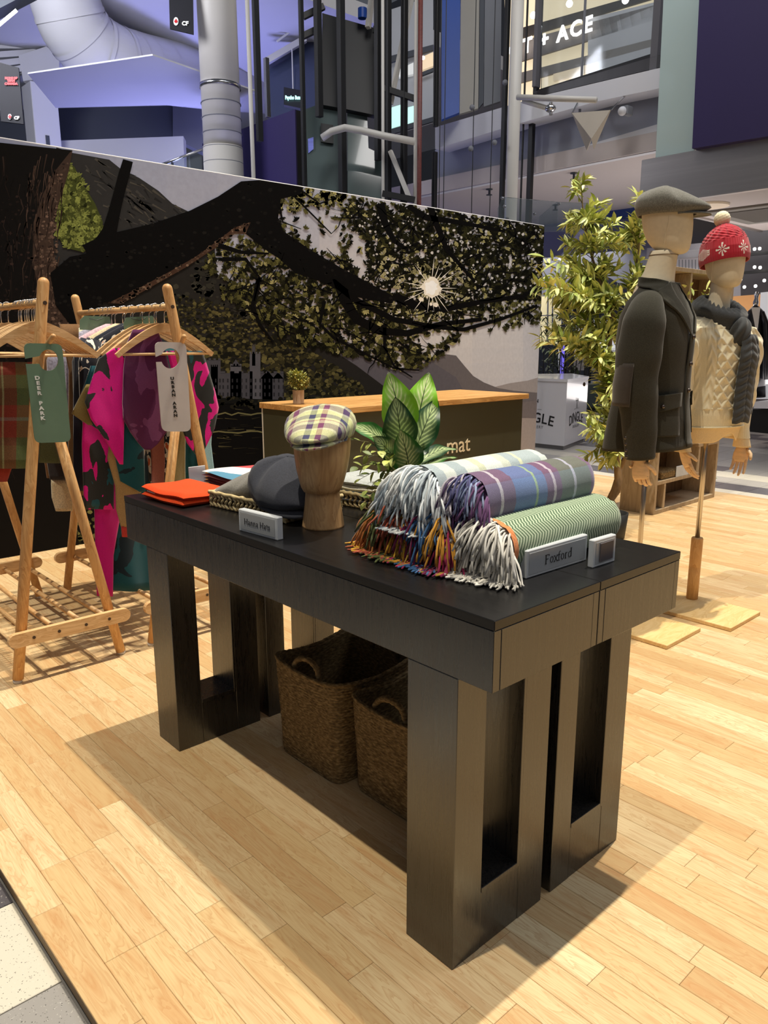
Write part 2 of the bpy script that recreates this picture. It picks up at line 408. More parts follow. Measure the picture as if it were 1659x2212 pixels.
# far hills, mountains
shape([(1060, 838), (1100, 828), (1140, 822), (1175, 815), (1190, 860), (1190, 905), (1050, 905)], sr(150, 143, 144), 1)
shape([(930, 775), (955, 764), (985, 768), (1003, 790), (1022, 812), (1045, 826), (1075, 838), (1110, 844), (1190, 846), (1190, 880), (1040, 895), (900, 900)], sr(104, 98, 101), 2)
shape([(700, 700), (760, 745), (800, 775), (850, 800), (930, 780), (985, 815), (1010, 860), (1010, 900), (690, 900)], sr(94, 90, 97), 3)
shape([(120, 300), (155, 330), (236, 345), (262, 366), (300, 384), (342, 412), (372, 440), (405, 456), (460, 500), (480, 700), (100, 700)], sr(50, 49, 49), 4)
scatter([(160, 335), (236, 348), (342, 415), (400, 458), (330, 490), (240, 480)], 90, lambda x, y: ribbon([(x, y), (x+random.uniform(8, 30), y+random.uniform(6, 22))], random.uniform(1, 3), random.choice([sr(66, 64, 62), sr(38, 37, 37), sr(76, 72, 66)]), 5))
slope = [(120, 640), (300, 600), (430, 560), (480, 600), (540, 640), (610, 690), (700, 745), (770, 790), (830, 835), (850, 870), (850, 1010), (-60, 1230), (-60, 640)]
shape(slope, sr(40, 38, 36), 6)
wood = [(350, 640), (430, 640), (520, 680), (600, 720), (690, 770), (760, 815), (800, 850), (640, 875), (480, 800), (430, 760), (360, 700)]
def bush(x, y):
    t = random.random(); c = mixt(sr(24, 24, 19), sr(104, 96, 58), t**2.4); r = random.uniform(2.5, 7)*(1.0 if y > 720 else .7)
    blob(x, y, r, c, 7+random.random()*3)
scatter(wood, 1900, bush)
scatter([(430, 560), (520, 640), (640, 715), (600, 720), (440, 640), (360, 640)], 120, lambda x, y: blob(x, y, random.uniform(3, 9), mixt(sr(36, 35, 33), sr(62, 60, 52), random.random()), 8))
# lake and shore
shape([(840, 868), (1000, 884), (1190, 890), (1190, 1060), (820, 1060)], sr(150, 140, 138), 11)
shape([(1000, 884), (1190, 862), (1190, 900), (1000, 900)], sr(110, 102, 104), 12)
shape([(-60, 860), (470, 862), (640, 872), (860, 872), (880, 1060), (-60, 1300)], sr(17, 16, 16), 11)
for _ in range(60):
    x, y = random.uniform(430, 620), random.uniform(880, 985)
    ribbon([(x, y), (x+random.uniform(10, 40), y+random.uniform(-4, 4))], random.uniform(.5, 1.6), mixt(sr(24, 22, 20), sr(104, 96, 66), random.random()**3), 12.5)
for yy in (895, 934): ribbon([(430+i*14, yy+random.uniform(-3, 3)-i*.2) for i in range(14)], [1.5]*14, sr(112, 106, 72), 12.7)
for _ in range(220):
    x, y = random.uniform(0, 330), random.uniform(880, 1200); ribbon([(x, y), (x+random.uniform(-10, 10), y+random.uniform(4, 18))], random.uniform(.4, 1.5), mixt(sr(20, 19, 18), sr(60, 56, 44), random.random()**2), 12.5)
for _ in range(70):
    x, y = random.uniform(150, 210), random.uniform(1105, 1180); blob(x, y, random.uniform(2, 7), mixt(sr(30, 30, 22), sr(120, 118, 70), random.random()), 12.8)
# castle
cg, cl, ck = sr(74, 72, 78), sr(90, 88, 94), sr(44, 43, 47)
def castle(x0, x1, y0, y1, cren=True, c=cg):
    shape([(x0, y0), (x1, y0), (x1, y1), (x0, y1)], c, 13)
    if cren:
        w = (x1-x0)/7
        for k in range(4): shape([(x0+2*k*w, y0-4), (x0+(2*k+1)*w, y0-4), (x0+(2*k+1)*w, y0+.5), (x0+2*k*w, y0+.5)], c, 13)
castle(440, 476, 778, 862); castle(455, 470, 792, 862, True, cl); castle(476, 545, 806, 864, True); castle(497, 521, 790, 864, True, cl); castle(539, 562, 764, 866, True, cl); castle(544, 551, 748, 790, True)
castle(562, 612, 806, 868, True); castle(566, 588, 818, 868, False, cl)
shape([(562, 818), (577, 800), (592, 818)], cg, 13); shape([(498, 792), (509, 776), (520, 792)], cg, 13); shape([(588, 818), (600, 804), (612, 818)], cl, 13)
for x in list(range(446, 474, 9))+list(range(480, 612, 10)):
    for y in (818, 832, 848):
        shape([(x, y), (x+3.2, y), (x+3.2, y+8), (x, y+8)], ck, 14)
shape([(440, 858), (612, 864), (640, 872), (430, 872)], sr(24, 24, 22), 14)
scatter([(430, 856), (615, 862), (615, 880), (430, 880)], 60, lambda x, y: blob(x, y, random.uniform(3, 8), mixt(sr(20, 20, 17), sr(52, 48, 34), random.random()), 14.4))
# yellow-green foliage by the trunk
fol = [(135, 350), (160, 360), (180, 400), (205, 440), (222, 480), (215, 520), (180, 545), (140, 535), (118, 500), (120, 440)]
def leaf(x, y, L, a, w, c, l):
    dx, dy = math.cos(a), math.sin(a)
    PR.add([mp(x, y, l), mp(x+dx*L*.62-dy*w, y+dy*L*.62+dx*w, l), mp(x+dx*L, y+dy*L, l), mp(x+dx*L*.62+dy*w, y+dy*L*.62-dx*w, l)], [(0, 1, 2, 3)], c)
def palm(x, y, L, c, l, n=5):
    a0 = random.uniform(0, 2*PI)
    for k in range(n): leaf(x, y, L*random.uniform(.75, 1.1), a0+(k-(n-1)/2)*.55, L*.2, mixt(c, (c[0]*.6, c[1]*.6, c[2]*.6), random.random()*.6), l)
shape(fol, sr(66, 72, 34), 14)
scatter(fol, 330, lambda x, y: palm(x, y, random.uniform(7, 14), mixt(sr(34, 38, 16), sr(150, 158, 82), random.random()**.9), 14.5+random.random(), 3))
# trunk and limbs
bark, barkd, barkr = sr(22, 20, 19), sr(14, 13, 13), sr(88, 68, 58)
trunk = [(-80, 300), (156, 325), (148, 370), (136, 410), (122, 455), (114, 500), (116, 545), (124, 590), (128, 640), (140, 680), (156, 720), (160, 800), (150, 1000), (170, 1180), (-80, 1230)]
shape(trunk, bark, 16)
shape([(150, 330), (156, 325), (148, 370), (136, 410), (122, 455), (114, 500), (116, 545), (124, 590), (128, 640), (140, 680), (152, 715), (150, 780), (118, 780), (100, 700), (84, 640), (70, 560), (72, 480), (92, 420), (118, 370)], sr(64, 50, 43), 16.3)
scatter([(118, 370), (150, 340), (120, 460), (124, 590), (152, 715), (118, 780), (84, 640), (70, 560)], 420, lambda x, y: blob(x, y, random.uniform(1.5, 5), mixt(sr(40, 31, 28), sr(122, 98, 84), random.random()**1.5), 16.6+random.random()*.5, 5))
scatter([(-10, 400), (70, 420), (100, 700), (140, 900), (-10, 900)], 260, lambda x, y: blob(x, y, random.uniform(1.5, 5), mixt(sr(20, 18, 17), sr(58, 44, 40), random.random()**2), 16.6, 5))
for _ in range(110):
    y0 = random.uniform(330, 640); x0 = random.uniform(70, 150)-max(0, min(1, (y0-330)/200))*25+max(0, (y0-520)/120)*22; ribbon([(x0, y0), (x0-4+random.uniform(-3, 3), y0+18), (x0-5+random.uniform(-5, 5), y0+random.uniform(30, 60))], random.uniform(.5, 2.0), mixt(sr(34, 26, 23), sr(92, 72, 62), random.random()**1.8), 17.05)
for _ in range(90):
    x0, y0 = random.uniform(-20, 80), random.uniform(320, 1000); ribbon([(x0, y0), (x0+random.uniform(-8, 8), y0+20), (x0+random.uniform(-12, 12), y0+random.uniform(35, 70))], random.uniform(.5, 2.2), mixt(sr(16, 15, 14), sr(58, 46, 41), random.random()**1.6), 17.05)
ribbon([(276, 347), (268, 375), (256, 420), (246, 460), (236, 500), (220, 530), (190, 550)], [11, 12, 12, 13, 16, 20, 24], barkd, 17)
limb = [(108, 590), (150, 555), (200, 545), (250, 502), (330, 483), (410, 455), (470, 425), (520, 392), (560, 384), (640, 398), (655, 405), (648, 420), (606, 430), (600, 470), (612, 500), (670, 540), (730, 575), (790, 608), (850, 640), (845, 656), (760, 640), (700, 612), (640, 582), (580, 545), (530, 505), (505, 500), (470, 528), (400, 575), (340, 607), (300, 630), (255, 655), (225, 652), (190, 690), (150, 700), (120, 660)]
shape(limb, barkd, 21.1)
under = [(232, 655), (300, 622), (360, 590), (420, 556), (470, 520), (505, 492), (540, 480), (530, 505), (505, 505), (470, 532), (400, 578), (340, 612), (262, 656)]
shape(under, sr(70, 50, 40), 21.3)
scatter(under, 160, lambda x, y: blob(x, y, random.uniform(1.5, 4.5), mixt(sr(40, 30, 26), sr(128, 104, 86), random.random()**1.6), 21.5, 5))
scatter(limb, 200, lambda x, y: blob(x, y, random.uniform(2, 6), mixt(sr(10, 10, 10), sr(30, 28, 26), random.random()), 21.2, 5))
# crown: leaves in depth layers, then the dark twigs
crown = [(600, 412), (680, 410), (760, 428), (830, 436), (1185, 482), (1178, 690), (1130, 700), (1065, 724), (1000, 716), (985, 745), (940, 775), (900, 798), (850, 800), (800, 775), (740, 768), (690, 740), (640, 752), (600, 720), (560, 690), (500, 655), (470, 640), (480, 600), (432, 575), (470, 530), (520, 510), (570, 520), (600, 545), (640, 560), (610, 520), (600, 500)]
holes = [[(604, 440), (650, 425), (740, 425), (742, 470), (735, 520), (742, 560), (700, 545), (640, 500), (610, 470)], [(760, 500), (790, 520), (800, 590), (770, 590), (750, 560)], [(990, 700), (1050, 690), (1110, 690), (1080, 720), (1000, 740)], [(905, 725), (960, 722), (960, 740), (905, 750)]]
def dens(x, y):
    return not any(inside(x, y, h) for h in holes)
core = [(745, 440), (1180, 490), (1176, 640), (1060, 660), (960, 690), (860, 700), (800, 640), (740, 590), (760, 520)]
def cl_leaf(x, y):
    if not dens(x, y) and random.random() < .88: return
    t = random.random(); dk = .20 if inside(x, y, core) else .75
    c = mixt(sr(16, 16, 12), sr(140, 136, 78), (t**2.4)*dk) if t < .93 else sr(168, 160, 108)
    palm(x, y, random.uniform(6, 11.5), c, 19+random.random()*2, random.choice([4, 5, 5]))
def cl_dark(x, y):
    if dens(x, y): palm(x, y, random.uniform(7, 15), mixt(sr(14, 14, 11), sr(40, 40, 26), random.random()), 18.5+random.random()*.4, 5)
scatter(core, 900, cl_dark); scatter([(480, 600), (620, 560), (860, 700), (940, 770), (850, 795), (640, 740), (500, 650)], 420, cl_dark)
scatter(crown, 3700, cl_leaf)
for h in holes[:1]: scatter([(600, 440), (640, 405), (760, 425), (745, 440), (650, 440), (612, 470)], 60, lambda x, y: palm(x, y, random.uniform(8, 14), mixt(sr(60, 58, 34), sr(190, 182, 120), random.random()), 21, 5))
scatter([(820, 545), (1010, 560), (1010, 700), (850, 720)], 110, lambda x, y: palm(x, y, random.uniform(8, 13), mixt(sr(110, 104, 66), sr(200, 192, 150), random.random()), 21, 4))
def speck(x, y):
    if dens(x, y): blob(x, y, random.uniform(1.2, 3.6), mixt(sr(150, 148, 150), sr(206, 200, 196), random.random()), 21.02, 6, 1.0)
scatter(core, 330, speck); scatter([(900, 690), (1080, 660), (1170, 640), (1170, 690), (1050, 715), (940, 740)], 60, speck)
def twig(pts, w, l=21.4): ribbon(pts, w, sr(13, 12, 12), l)
twig([(600, 545), (640, 582), (720, 610), (770, 650), (850, 690), (930, 705), (1000, 712), (1080, 690), (1160, 660)], 9)
twig([(730, 600), (745, 650), (770, 690), (820, 715), (880, 720), (950, 700), (1040, 690)], 13)
twig([(850, 640), (900, 660), (960, 668), (1050, 650), (1130, 640), (1175, 610)], 9)
twig([(930, 420), (940, 480), (965, 540), (1000, 580), (1025, 610)], 8); twig([(820, 440), (830, 480), (850, 520), (880, 540)], 10); twig([(880, 440), (920, 470), (990, 480), (1090, 500)], 9)
twig([(560, 600), (545, 660), (560, 700), (590, 740)], 6); twig([(470, 530), (520, 545), (580, 548)], 6); twig([(480, 560), (530, 560), (560, 600), (548, 650)], 5)
twig([(700, 650), (690, 700), (720, 730), (790, 765), (850, 795), (905, 800)], 4); twig([(830, 700), (830, 750), (850, 790), (890, 815)], 4)
twig([(630, 420), (690, 480), (715, 505), (730, 490), (750, 440)], 2); twig([(602, 440), (610, 480), (650, 495)], 2.5); twig([(640, 405), (690, 440), (745, 412)], 2.5)
for _ in range(150):
    x, y = random.uniform(480, 1170), random.uniform(450, 770)
    if inside(x, y, crown) and dens(x, y):
        a = random.uniform(0, 2*PI); P = [(x, y)]
        for k in range(4): a += random.uniform(-.5, .5); P.append((P[-1][0]+math.cos(a)*16, P[-1][1]+math.sin(a)*12))
        twig(P, random.uniform(.8, 2.2))
# printed sun star
for k in range(26):
    a = k*2*PI/26+random.uniform(-.05, .05); L = random.uniform(26, 68); leaf(930, 622, L, a, .8, sr(246, 238, 226), 22)
blob(930, 622, 21, sr(244, 236, 222), 22.2, 18, 1.0); blob(930, 622, 14, (1, 1, 1), 22.4, 18, 1.0)
for _ in range(14): blob(930+random.uniform(-22, 22), 625+random.uniform(-16, 34), random.uniform(2, 6), sr(240, 230, 214), 22.1, 8, 1)
build('print', PR, pbr('mural_print', (1, 1, 1), .62, attr=True, spec=.04, nz=((30, 30, 30), .06, 3.0)), mural, kind='stuff')
# ================================================================== counter
K0, K1, KY0, KY1, KZ = -3.30, -2.63, 1.70, 3.56, .845
ct = thing('counter', 'dark green reception counter with a light oak top in front of the mural', 'counter', ((K0+K1)/2, (KY0+KY1)/2, 0))
def wood(name, c0, c1, sc=(2, 30, 30), rough=.45, rot=None):
    m, b = new(name); co = coords(m, 'Object', sc, rot=rot)
    n = nd(m, 'TexNoise', {'Vector': co, 'Scale': 1.0, 'Detail': 5.0, 'Distortion': .8})
    r = ma(m, 'FRACT', ma(m, 'MULTIPLY', n, 7.0)); t = ma(m, 'ADD', ma(m, 'MULTIPLY', n, .7), ma(m, 'MULTIPLY', r, .3))
    setp(m, b, **{'Base Color': ramp(m, t, [(.3, c0), (.7, c1)]), 'Roughness': rough, 'Specular IOR Level': .4}); return m
OAKTOP = wood('oak_worktop', sr(176, 124, 66), sr(222, 172, 108), (28, 2, 30))
p = MB(); p.box((K0, KY0, KZ-.035), (K1, KY1, KZ), .003); build('worktop', p, OAKTOP, ct)
GREEN = pbr('counter_green', sr(66, 64, 46), .55, nz=((3, 3, 3), .06))
p = MB(); p.box((K1-.045, KY0+.02, 0), (K1-.025, KY1-.04, KZ-.035), .002); build('front_panel', p, GREEN, ct)
WHITE = pbr('white_laminate', sr(226, 222, 214), .5, nz=((3, 3, 3), .03))
p = MB(); p.box((K0+.02, KY0+.012, 0), (K1-.0455, KY0+.03, KZ-.035), .002); build('side_panel', p, GREEN, ct)
p = MB(); p.box((K0+.02, KY1-.06, 0), (K1-.046, KY1-.04, KZ-.035), .002); build('side_panel', p, GREEN, ct)
p = MB(); p.box((K0+.01, KY0+.010, 0), (K0+.02, KY0+.032, KZ-.035), .001); build('edge_strip', p, WHITE, ct)
CREAM = pbr('cream_letters', sr(240, 226, 196), .5)
A = at_x(990, 962, K1-.025); text('lettering', 'mat', .155, (K1-.0245, A.y, A.z), (0, 1, 0), (0, 0, 1), CREAM, ct, .002)
# small potted plant on the counter
pb = Vector((-3.02, 1.80, KZ))
pt = thing('potted_shrub', 'small yellow-green shrub in a pale wooden pot on the counter', 'plant', pb)
p = MB(); prof = [(.030, 0), (.033, .004), (.035, .085), (.033, .085), (.030, .07), (.001, .07)]
p.lathe(prof, pb, 20); build('pot', p, wood('pale_pot', sr(176, 150, 126), sr(206, 184, 160), (50, 50, 6)), pt)
p = MB()
for k in range(9): a = k*.7; p.tube([pb+Vector((0, 0, .07)), pb+Vector((.02*math.cos(a), .02*math.sin(a), .12)), pb+Vector((.05*math.cos(a), .05*math.sin(a), .17))], .0018, 5)
build('stem', p, pbr('twig_brown', sr(90, 74, 40), .7), pt)
def leafmesh(mb, o, d, up, L, w, col=None, bend=.25, seg=3):
    d = Vector(d).normalized(); up = Vector(up); s = d.cross(up)
    if s.length < 1e-4: s = d.cross(Vector((1, .2, .1)))
    s.normalize(); nn = s.cross(d).normalized(); o = Vector(o); vs = []; fs = []
    for i in range(seg+1):
        t = i/seg; ww = w*math.sin(PI*min(.08+t*.92, 1))**.8; c = o+d*(L*t)-nn*(bend*L*t*t)
        vs += [c-s*ww+nn*ww*.25, c, c+s*ww+nn*ww*.25]
    for i in range(seg): fs += [(i*3, i*3+1, i*3+4, i*3+3), (i*3+1, i*3+2, i*3+5, i*3+4)]
    mb.add(vs, fs, col)
p = MB()
for _ in range(520):
    v = Vector((random.gauss(0, 1), random.gauss(0, 1), random.gauss(0, 1))).normalized()*random.uniform(.5, 1)
    c = pb+Vector((v.x*.062, v.y*.062, .135+v.z*.055)); s_ = random.random()
    if v.y < -.2: c += Vector((0, .005, .03*s_))
    leafmesh(p, c, v+Vector((random.gauss(0, .5), random.gauss(0, .5), random.gauss(0, .5)+.3)), (0, 0, 1), .022, .007, mixt(sr(104, 112, 42), sr(206, 200, 116), random.random()), .2, 2)
build('foliage', p, pbr('shrub_leaf', (1, 1, 1), .55, attr=True), pt, kind='stuff')
# ================================================================== black console tables
def blackwood():
    m, b = new('black_stained_wood'); co = coords(m, 'Object', (60, 60, 3.0))
    n = nd(m, 'TexNoise', {'Vector': co, 'Scale': 1.0, 'Detail': 5.0, 'Distortion': .6}); r = ma(m, 'FRACT', ma(m, 'MULTIPLY', n, 6.0))
    setp(m, b, **{'Base Color': mixc(m, r, sr(18, 17, 16), sr(34, 31, 28)), 'Roughness': nd(m, 'MapRange', {0: r, 1: 0.0, 2: 1.0, 3: .26, 4: .33}), 'Specular IOR Level': .5, 'IOR': 1.85,
                  'Normal': nd(m, 'Bump', {'Strength': .05, 'Distance': .001, 'Height': r})}); return m
BW = blackwood()
BWX = pbr('black_stained_top', sr(20, 19, 19), .3, nz=((4, 70, 70), .3, 4.0), bump=((6, 120, 120), .08, .001))
TZ, TL = .756, 1.465
def console(y0, y1, legs, label):
    t = thing('console_table', label, 'table', (-TL/2, (y0+y1)/2, 0), 'pair of black console tables')
    p = MB(); p.box((-TL, y0, TZ-.019), (0, y1, TZ), .0012); build('tabletop', p, BWX, t)
    for a, b in (((-TL+.001, y0+.0005, .622), (-.001, y0+.02, TZ-.0195)), ((-TL+.001, y1-.02, .622), (-.001, y1-.0005, TZ-.0195))):
        p = MB(); p.box(a, b, .001); build('apron', p, BW, t)
    for x in (-TL+.0005, -.0205):
        p = MB(); p.box((x, y0+.0205, .622), (x+.02, y1-.0205, TZ-.0195), .001); build('apron', p, BW, t)
    p = MB(); p.box((-TL+.03, y0+.021, .6225), (-.03, y1-.021, .63)); build('under_panel', p, BW, t)
    l0, o0, o1, l1 = legs
    for xa, xb in ((-.211, -.080), (-1.332, -1.202)):
        f = MB(); f.box((xa, l0, 0), (xb, o0, .622), .0012); g = build('leg', f, BW, t)
        f = MB(); f.box((xa, o1, 0), (xb, l1, .622), .0012); build('leg', f, BW, t)
        f = MB(); f.box((xa+.0006, o0+.0003, 0), (xb-.0006, o1-.0003, .132), .0012); build('bottom_rail', f, BW, t)
        f = MB(); f.box((xa+.001, o0+.0005, .1325), (xb+.0015, o1-.008, .144), .001); f.box((xa+.001, o1-.0085, .1325), (xb+.0015, o1-.0005, .60), .001); build('opening_trim', f, BW, t)
    return t
console(0.0, .3238, (0.0, .083, .206, .291), 'black wooden console table carrying the rolled blankets and name blocks, nearer of the pair')
console(.3254, .651, (.3254, .395, .523, .605), 'black wooden console table carrying the leafy plant, pushed behind its twin')
# ================================================================== rolled blankets
def tartan(name, us, vs, su=1.0, sv=1.0, weave=900, bl=.36):
    m, b = new(name); sx = nd(m, 'UVMap'); sep = m.node_tree.nodes.new('ShaderNodeSeparateXYZ'); m.node_tree.links.new(sx, sep.inputs[0])
    wob = ma(m, 'MULTIPLY', ma(m, 'SUBTRACT', nd(m, 'TexNoise', {'Vector': sx, 'Scale': 60.0, 'Detail': 2.0}), .5), .008)
    u = ma(m, 'FRACT', ma(m, 'MULTIPLY', ma(m, 'ADD', sep.outputs[0], wob), su)); v = ma(m, 'FRACT', ma(m, 'MULTIPLY', ma(m, 'ADD', sep.outputs[1], wob), sv))
    c = mixc(m, bl, ramp(m, u, us, 'CONSTANT'), ramp(m, v, vs, 'CONSTANT'))
    w = nd(m, 'TexNoise', {'Vector': coords(m, 'Object', (1, 1, 1)), 'Scale': float(weave), 'Detail': 2.0})
    k = nd(m, 'MapRange', {0: w, 1: .3, 2: .7, 3: .72, 4: 1.28}); c = mixc(m, 1.0, c, nd(m, 'CombineColor', {0: k, 1: k, 2: k}), 'MULTIPLY')
    setp(m, b, **{'Base Color': c, 'Roughness': .95, 'Specular IOR Level': .1, 'Sheen Weight': .35, 'Normal': nd(m, 'Bump', {'Strength': .35, 'Distance': .002, 'Height': w})}); return m
def herring(name, a, c2, nu=26, nv=9, edge=None):
    m, b = new(name); sx = nd(m, 'UVMap'); sep = m.node_tree.nodes.new('ShaderNodeSeparateXYZ'); m.node_tree.links.new(sx, sep.inputs[0])
    u, v = sep.outputs[0], sep.outputs[1]
    tri = ma(m, 'ABSOLUTE', ma(m, 'SUBTRACT', ma(m, 'FRACT', ma(m, 'MULTIPLY', v, float(nv))), .5))
    s = ma(m, 'FRACT', ma(m, 'ADD', ma(m, 'MULTIPLY', u, float(nu)), ma(m, 'MULTIPLY', tri, 3.2)))
    k = nd(m, 'MapRange', {0: ma(m, 'ABSOLUTE', ma(m, 'SUBTRACT', s, .5)), 1: .16, 2: .34, 3: 0.0, 4: 1.0})
    w = nd(m, 'TexNoise', {'Vector': coords(m, 'Object'), 'Scale': 900.0, 'Detail': 2.0})
    c = mixc(m, k, a, c2)
    if edge: c = mixc(m, ma(m, 'LESS_THAN', u, .035), c, edge)
    kk = nd(m, 'MapRange', {0: w, 1: .3, 2: .7, 3: .75, 4: 1.25}); c = mixc(m, 1.0, c, nd(m, 'CombineColor', {0: kk, 1: kk, 2: kk}), 'MULTIPLY')
    setp(m, b, **{'Base Color': c, 'Roughness': .95, 'Specular IOR Level': .1, 'Sheen Weight': .3, 'Normal': nd(m, 'Bump', {'Strength': .3, 'Distance': .002, 'Height': ma(m, 'ADD', w, k)})}); return m
FRINGE = pbr('wool_fringe', (1, 1, 1), .9, attr=True, spec=.1, sheen=.2, bump=((900, 900, 900), .3, .001))
def blanket(label, x, zc, r, y0, y1, material, cols, nstr, L, seed, floorz=TZ, squash=1.0, spread=.45, tilt=0.0):
    rr = random.Random(seed); t = thing('rolled_blanket', label, 'blanket', (x, (y0+y1)/2, zc-r), 'rolled wool blankets')
    p = MB(); ln = y1-y0
    def fn(u, v):
        a = 2*PI*v-PI/2; e = 1.0; s = u*ln
        if u > .94: e = math.sqrt(max(0, 1-((u-.94)/.06)**2))*.25+.75
        k = 1+.018*math.sin(3*a+seed)+.012*math.sin(9*u+2*a+seed)
        flap = .004*(1 if (v*1.0+.1) % 1 < .5 else 0)*min(1, abs(((v+.1) % 1))*14)
        R_ = (r*k*e+flap)
        zz = R_*math.sin(a)*squash; zz = max(zz, -r*.97)
        return (x+R_*math.cos(a)+tilt*(u-.5), y0+s, zc+zz)
    p.grid(fn, 40, 44, cv=True)
    # spiral end at the far side
    sp = [];
    for i in range(130): a = i*.2; q = r*.97*(1-i/140); sp.append((x+tilt*.5+.72*q*math.cos(a), y1-.006, zc+.72*q*math.sin(a)*squash))
    build('roll', p, material, t, True)
    we = pbr('wool_end', cols[0], .95, bump=((600, 600, 600), .4, .001)); q = MB(); q.bar(sp, .004, .006, (0, 1, 0)); build('rolled_edge', q, we, t)
    for yy, k in ((y1-.009, .68), (y0+.004, .95)): q = MB(); q.lathe([(r*k, 0), (r*k, .007)], (x, yy, zc), 24, Matrix.Rotation(-PI/2, 3, 'X')); build('rolled_end', q, we, t)
    p = MB()
    for k in range(nstr):
        a = rr.uniform(0, 2*PI); q = r*math.sqrt(rr.uniform(.12, 1.0)); c = cols[int(((a/(2*PI))*len(cols)*2+rr.uniform(-.6, .6))) % len(cols)]
        kk = rr.uniform(.75, 1.2); c = tuple(v*kk for v in c)
        P = Vector((x-tilt*.5+q*math.cos(a), y0+rr.uniform(0, .01), max(zc+q*math.sin(a)*squash, floorz+.004)))
        d = Vector((math.cos(a)*spread*(q/r)+rr.gauss(0, .22), -1, math.sin(a)*spread*(q/r)*.8+rr.gauss(0, .18))).normalized()
        l = L*rr.uniform(.8, 1.12); n = 7; pts = [P]
        for i in range(n):
            d = (d+Vector((rr.gauss(0, .16), 0.03, -.24-rr.uniform(0, .14)))).normalized(); P = P+d*(l/n)
            if P.z < floorz+.004: P.z = floorz+.004+rr.uniform(0, .004); d.z = max(d.z, 0); d = Vector((d.x*1.2, -abs(d.y)-.3, .05)).normalized()
            pts.append(P)
        p.tube(pts, [.0020]+[.0024]*(n-1)+[.0020], 5, c)
    build('fringe', p, FRINGE, t, True, kind='stuff'); return t
gy, lg = sr(150, 160, 168), sr(206, 214, 214)
GREENH = herring('green_herringbone', sr(84, 110, 80), sr(190, 204, 174), 44, 8, sr(226, 140, 84))
blanket('sage green herringbone blanket roll with pale grey fringe, beside the longer name block', -.178, TZ+.058, .058, .195, .600, GREENH, [sr(214, 210, 202), sr(236, 232, 222), sr(178, 174, 166)], 330, .095, 1, spread=.75)
MULTI = tartan('berry_check', [(0, sr(120, 30, 70)), (.3, sr(180, 130, 50)), (.5, sr(60, 80, 120)), (.8, sr(120, 30, 70))], [(0, sr(100, 40, 60)), (.5, sr(160, 110, 50))], 4, 3)
blanket('berry pink, mustard and blue fringed blanket roll at the middle of the bottom row', -.303, TZ+.057, .057, .175, .600, MULTI, [sr(176, 52, 96), sr(196, 140, 48), sr(64, 104, 150), sr(120, 40, 80), sr(150, 120, 50)], 300, .105, 2, spread=.7)
YEL = tartan('mustard_check', [(0, sr(190, 140, 50)), (.3, sr(150, 70, 50)), (.6, sr(80, 96, 60))], [(0, sr(180, 140, 60)), (.5, sr(110, 90, 60))], 4, 3)
blanket('mustard, rust and green fringed blanket roll at the bottom beside the wooden head', -.428, TZ+.057, .057, .180, .600, YEL, [sr(214, 166, 52), sr(176, 90, 66), sr(92, 100, 58), sr(190, 120, 60)], 320, .105, 3, spread=.75)
PUR = tartan('purple_tartan', [(0, sr(112, 84, 118)), (.03, sr(112, 84, 118)), (.10, sr(220, 214, 222)), (.125, sr(116, 84, 116)), (.22, sr(94, 128, 186)), (.34, sr(94, 128, 186)), (.395, sr(168, 204, 150)), (.415, sr(94, 128, 184)), (.50, sr(118, 76, 112)), (.56, sr(220, 210, 220)), (.585, sr(118, 78, 114)), (.64, sr(104, 118, 92)), (.76, sr(200, 204, 220)), (.785, sr(104, 118, 90)), (.93, sr(126, 90, 132))],
             [(0, sr(108, 104, 120)), (.14, sr(124, 140, 176)), (.36, sr(120, 100, 120)), (.55, sr(150, 152, 130)), (.575, sr(110, 126, 140)), (.8, sr(100, 88, 110))], 1, 1)
blanket('purple and blue tartan blanket roll on the top row, nearer the camera', -.240, .900, .055, .195, .585, PUR, [sr(110, 74, 116), sr(150, 164, 196), sr(92, 92, 136), sr(204, 196, 206), sr(70, 52, 84)], 300, .070, 4, floorz=.82, spread=.4)
WHI = tartan('pale_tartan', [(0, sr(150, 166, 178)), (.07, sr(216, 222, 212)), (.15, sr(142, 160, 172)), (.24, sr(222, 226, 214)), (.34, sr(206, 206, 164)), (.40, sr(226, 230, 222)), (.55, sr(206, 210, 190)), (.62, sr(150, 168, 180)), (.70, sr(222, 222, 176)), (.73, sr(158, 174, 184)), (.9, sr(214, 224, 220))], [(0, sr(226, 228, 220)), (.3, sr(196, 204, 196)), (.5, sr(222, 226, 206)), (.8, sr(190, 200, 206))], 1, 1)
blanket('white, pale blue and lemon tartan blanket roll on the top row behind the purple one', -.366, .902, .057, .185, .585, WHI, [sr(222, 226, 228), sr(190, 200, 206), sr(236, 238, 236), sr(160, 172, 182)], 430, .105, 5, floorz=.82, spread=.65)
